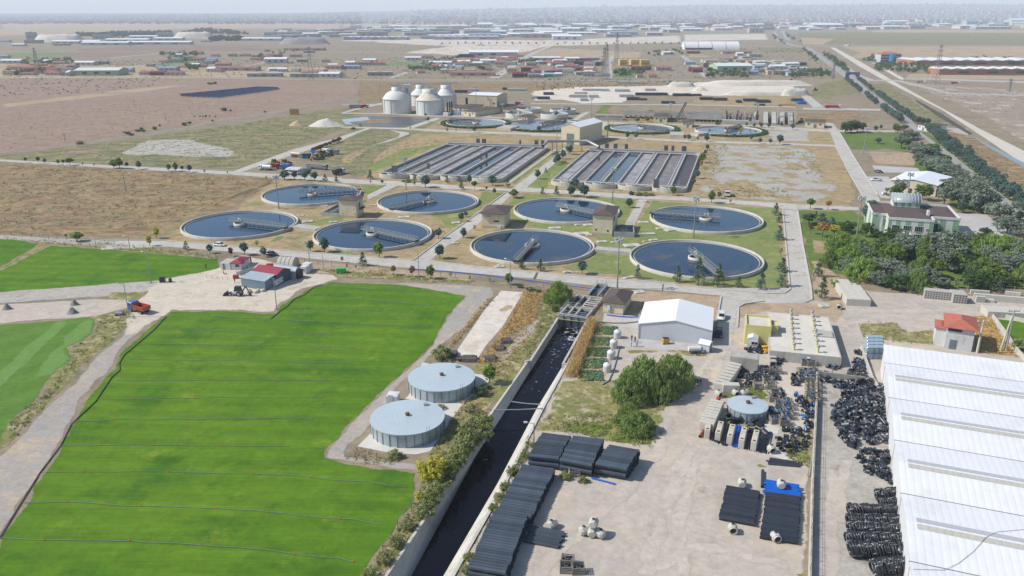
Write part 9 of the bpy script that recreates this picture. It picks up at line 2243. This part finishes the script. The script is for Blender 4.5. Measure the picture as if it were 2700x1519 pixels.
def far_mass():
 rr=random.Random(31);cl=[]
 def wood(x0,x1,y0,y1,n,s=11):
  for _ in range(n):
   d=rr.uniform(y0,y1);x=rr.uniform(x0,x1)*d
   cl.append(((x,d,hill_h(x,d)+s*.5 if d>7500 else s*.5),s,.6))
 wood(-.75,-.18,6300,14500,4600,17);wood(-.2,.72,6000,12000,1500,13);wood(.0,.28,4700,5600,420,9);wood(.22,.5,4800,5800,300,9)
 for fr,pts,n in(('A1',[(820,282),(1290,270),(1290,245),(830,255)],160),('A1',[(1380,255),(1900,262),(1600,225),(1480,225)],140),('A1',[(560,275),(820,278),(820,265),(600,265)],60),('A1',[(1590,312),(1830,308),(1830,292),(1600,292)],50),('A2',[(1900,195),(2576,195),(2576,165),(1950,172)],260),('A3',[(0,195),(800,215),(840,180),(0,172)],260)):
  for x,y in poly_pts(fr,pts,n,rr,0):cl.append(((x,y,5),8,.8))
 tag(O('far_woods',leafmesh('far_woods',cl,11,5.5,leaf_mat('m_leaf_far',(44,62,48),(74,92,66)),rr)),kind='stuff')
 t=NT('m_town_block')
 v=t.oco();s=t.n('ShaderNodeSeparateXYZ');t.l(v,s.inputs[0])
 def band(o,f,th):return t.ramp(t.math('SINE',t.math('MULTIPLY',o,f)),th,th+.1)
 win=t.math('MULTIPLY',band(s.outputs[2],6.283*9,.1),t.math('MAXIMUM',band(s.outputs[0],6.283*5,.0),band(s.outputs[1],6.283*4,.0)))
 oi=t.n('ShaderNodeObjectInfo');rc=t.n('ShaderNodeValToRGB');t.l(oi.outputs['Random'],rc.inputs[0])
 rc.color_ramp.interpolation='CONSTANT'
 for i,c in enumerate([(230,216,204),(212,172,156),(196,202,204),(234,222,214),(186,138,124),(176,196,198)]):
  e=rc.color_ramp.elements[i]if i<2 else rc.color_ramp.elements.new(i/6)
  e.position=i/6;e.color=(*lin(c),1)
 mB=t.done(t.bsdf(t.mix(t.math('MULTIPLY',win,.55),rc.outputs[0],lin((110,116,126))),.8))
 m=MB();m.box(0,0,0,1,1,1);m.box(.35,.3,1,.65,.7,1.06);bm_=m.mesh('block',mB,M('m_fr_r',(1,1,1)))
 m=MB();m.box(0,0,0,1,1,.93);m.add([(-.03,-.03,.93),(1.03,-.03,.93),(1.03,1.03,.93),(-.03,1.03,.93),(.3,.5,1.06),(.7,.5,1.06)],[(0,1,5,4),(1,2,5),(2,3,4,5),(3,0,4)],1);br=m.mesh('block',mB,M('m_fr_r',(1,1,1)))
 L=[]
 for fr,x0,x1,yb,n,h in(('A2',395,920,162,13,48),('A2',1350,1760,152,14,34),('A2',2000,2576,152,18,36),('A3',5,560,172,22,36),('A3',600,900,165,10,30),('A3',1160,1500,165,12,34),('A3',1700,2100,160,14,34),('A3',2300,2560,160,8,34)):
  for i in range(n):
   a=W(fr,x0+(x1-x0)*(i+rr.uniform(0,.3))/n,yb+rr.uniform(-4,2));L.append((a.x,a.y,0,rr.uniform(30,60),h*rr.uniform(.8,1.15)))
 while len(L)<300:
  d=7000+rr.random()**1.2*4200;x=rr.uniform(-.12,.68)*d
  L.append((x,d,hill_h(x,d)if d>7500 else 0,rr.uniform(24,55),rr.uniform(16,40)))
 L.sort(key=lambda q:q[0]/q[1])
 for i,(x,y,z,w,h)in enumerate(L):
  o=O('apartment_block',rr.choice((bm_,br)),None,(x,y,z),rr.uniform(-.3,.3),(w,w*rr.uniform(.35,.7),h))
  tag(o,f'hazy apartment block of the distant town, {nth(i+1)} from the left','apartment block','apartment blocks of the distant town')
 m=MB()
 for i in range(3400):
  d=6800+rr.random()*8500;x=rr.uniform(-.7,.72)*d;right=x/d>-.12
  w=rr.uniform(14,44)if right else rr.uniform(9,20);h=rr.uniform(9,34)if right else rr.uniform(4,9)
  if rr.random()<.5 and not right:continue
  z=hill_h(x,d)if d>7500 else 0
  m.box(x,d,z-3,x+w,d+w*.6,z+h,rr.choice((0,0,1,2)));m.box(x-.5,d-.5,z+h,x+w+.5,d+w*.6+.5,z+h+1.5,rr.choice((3,3,0,4)))
 tag(m.obj('town',[M('m_town_a',(214,198,186)),M('m_town_b',(196,152,138)),M('m_town_c',(168,168,172)),M('m_town_roof',(160,96,84)),M('m_town_d',(150,152,158))]),kind='stuff')
far_mass()
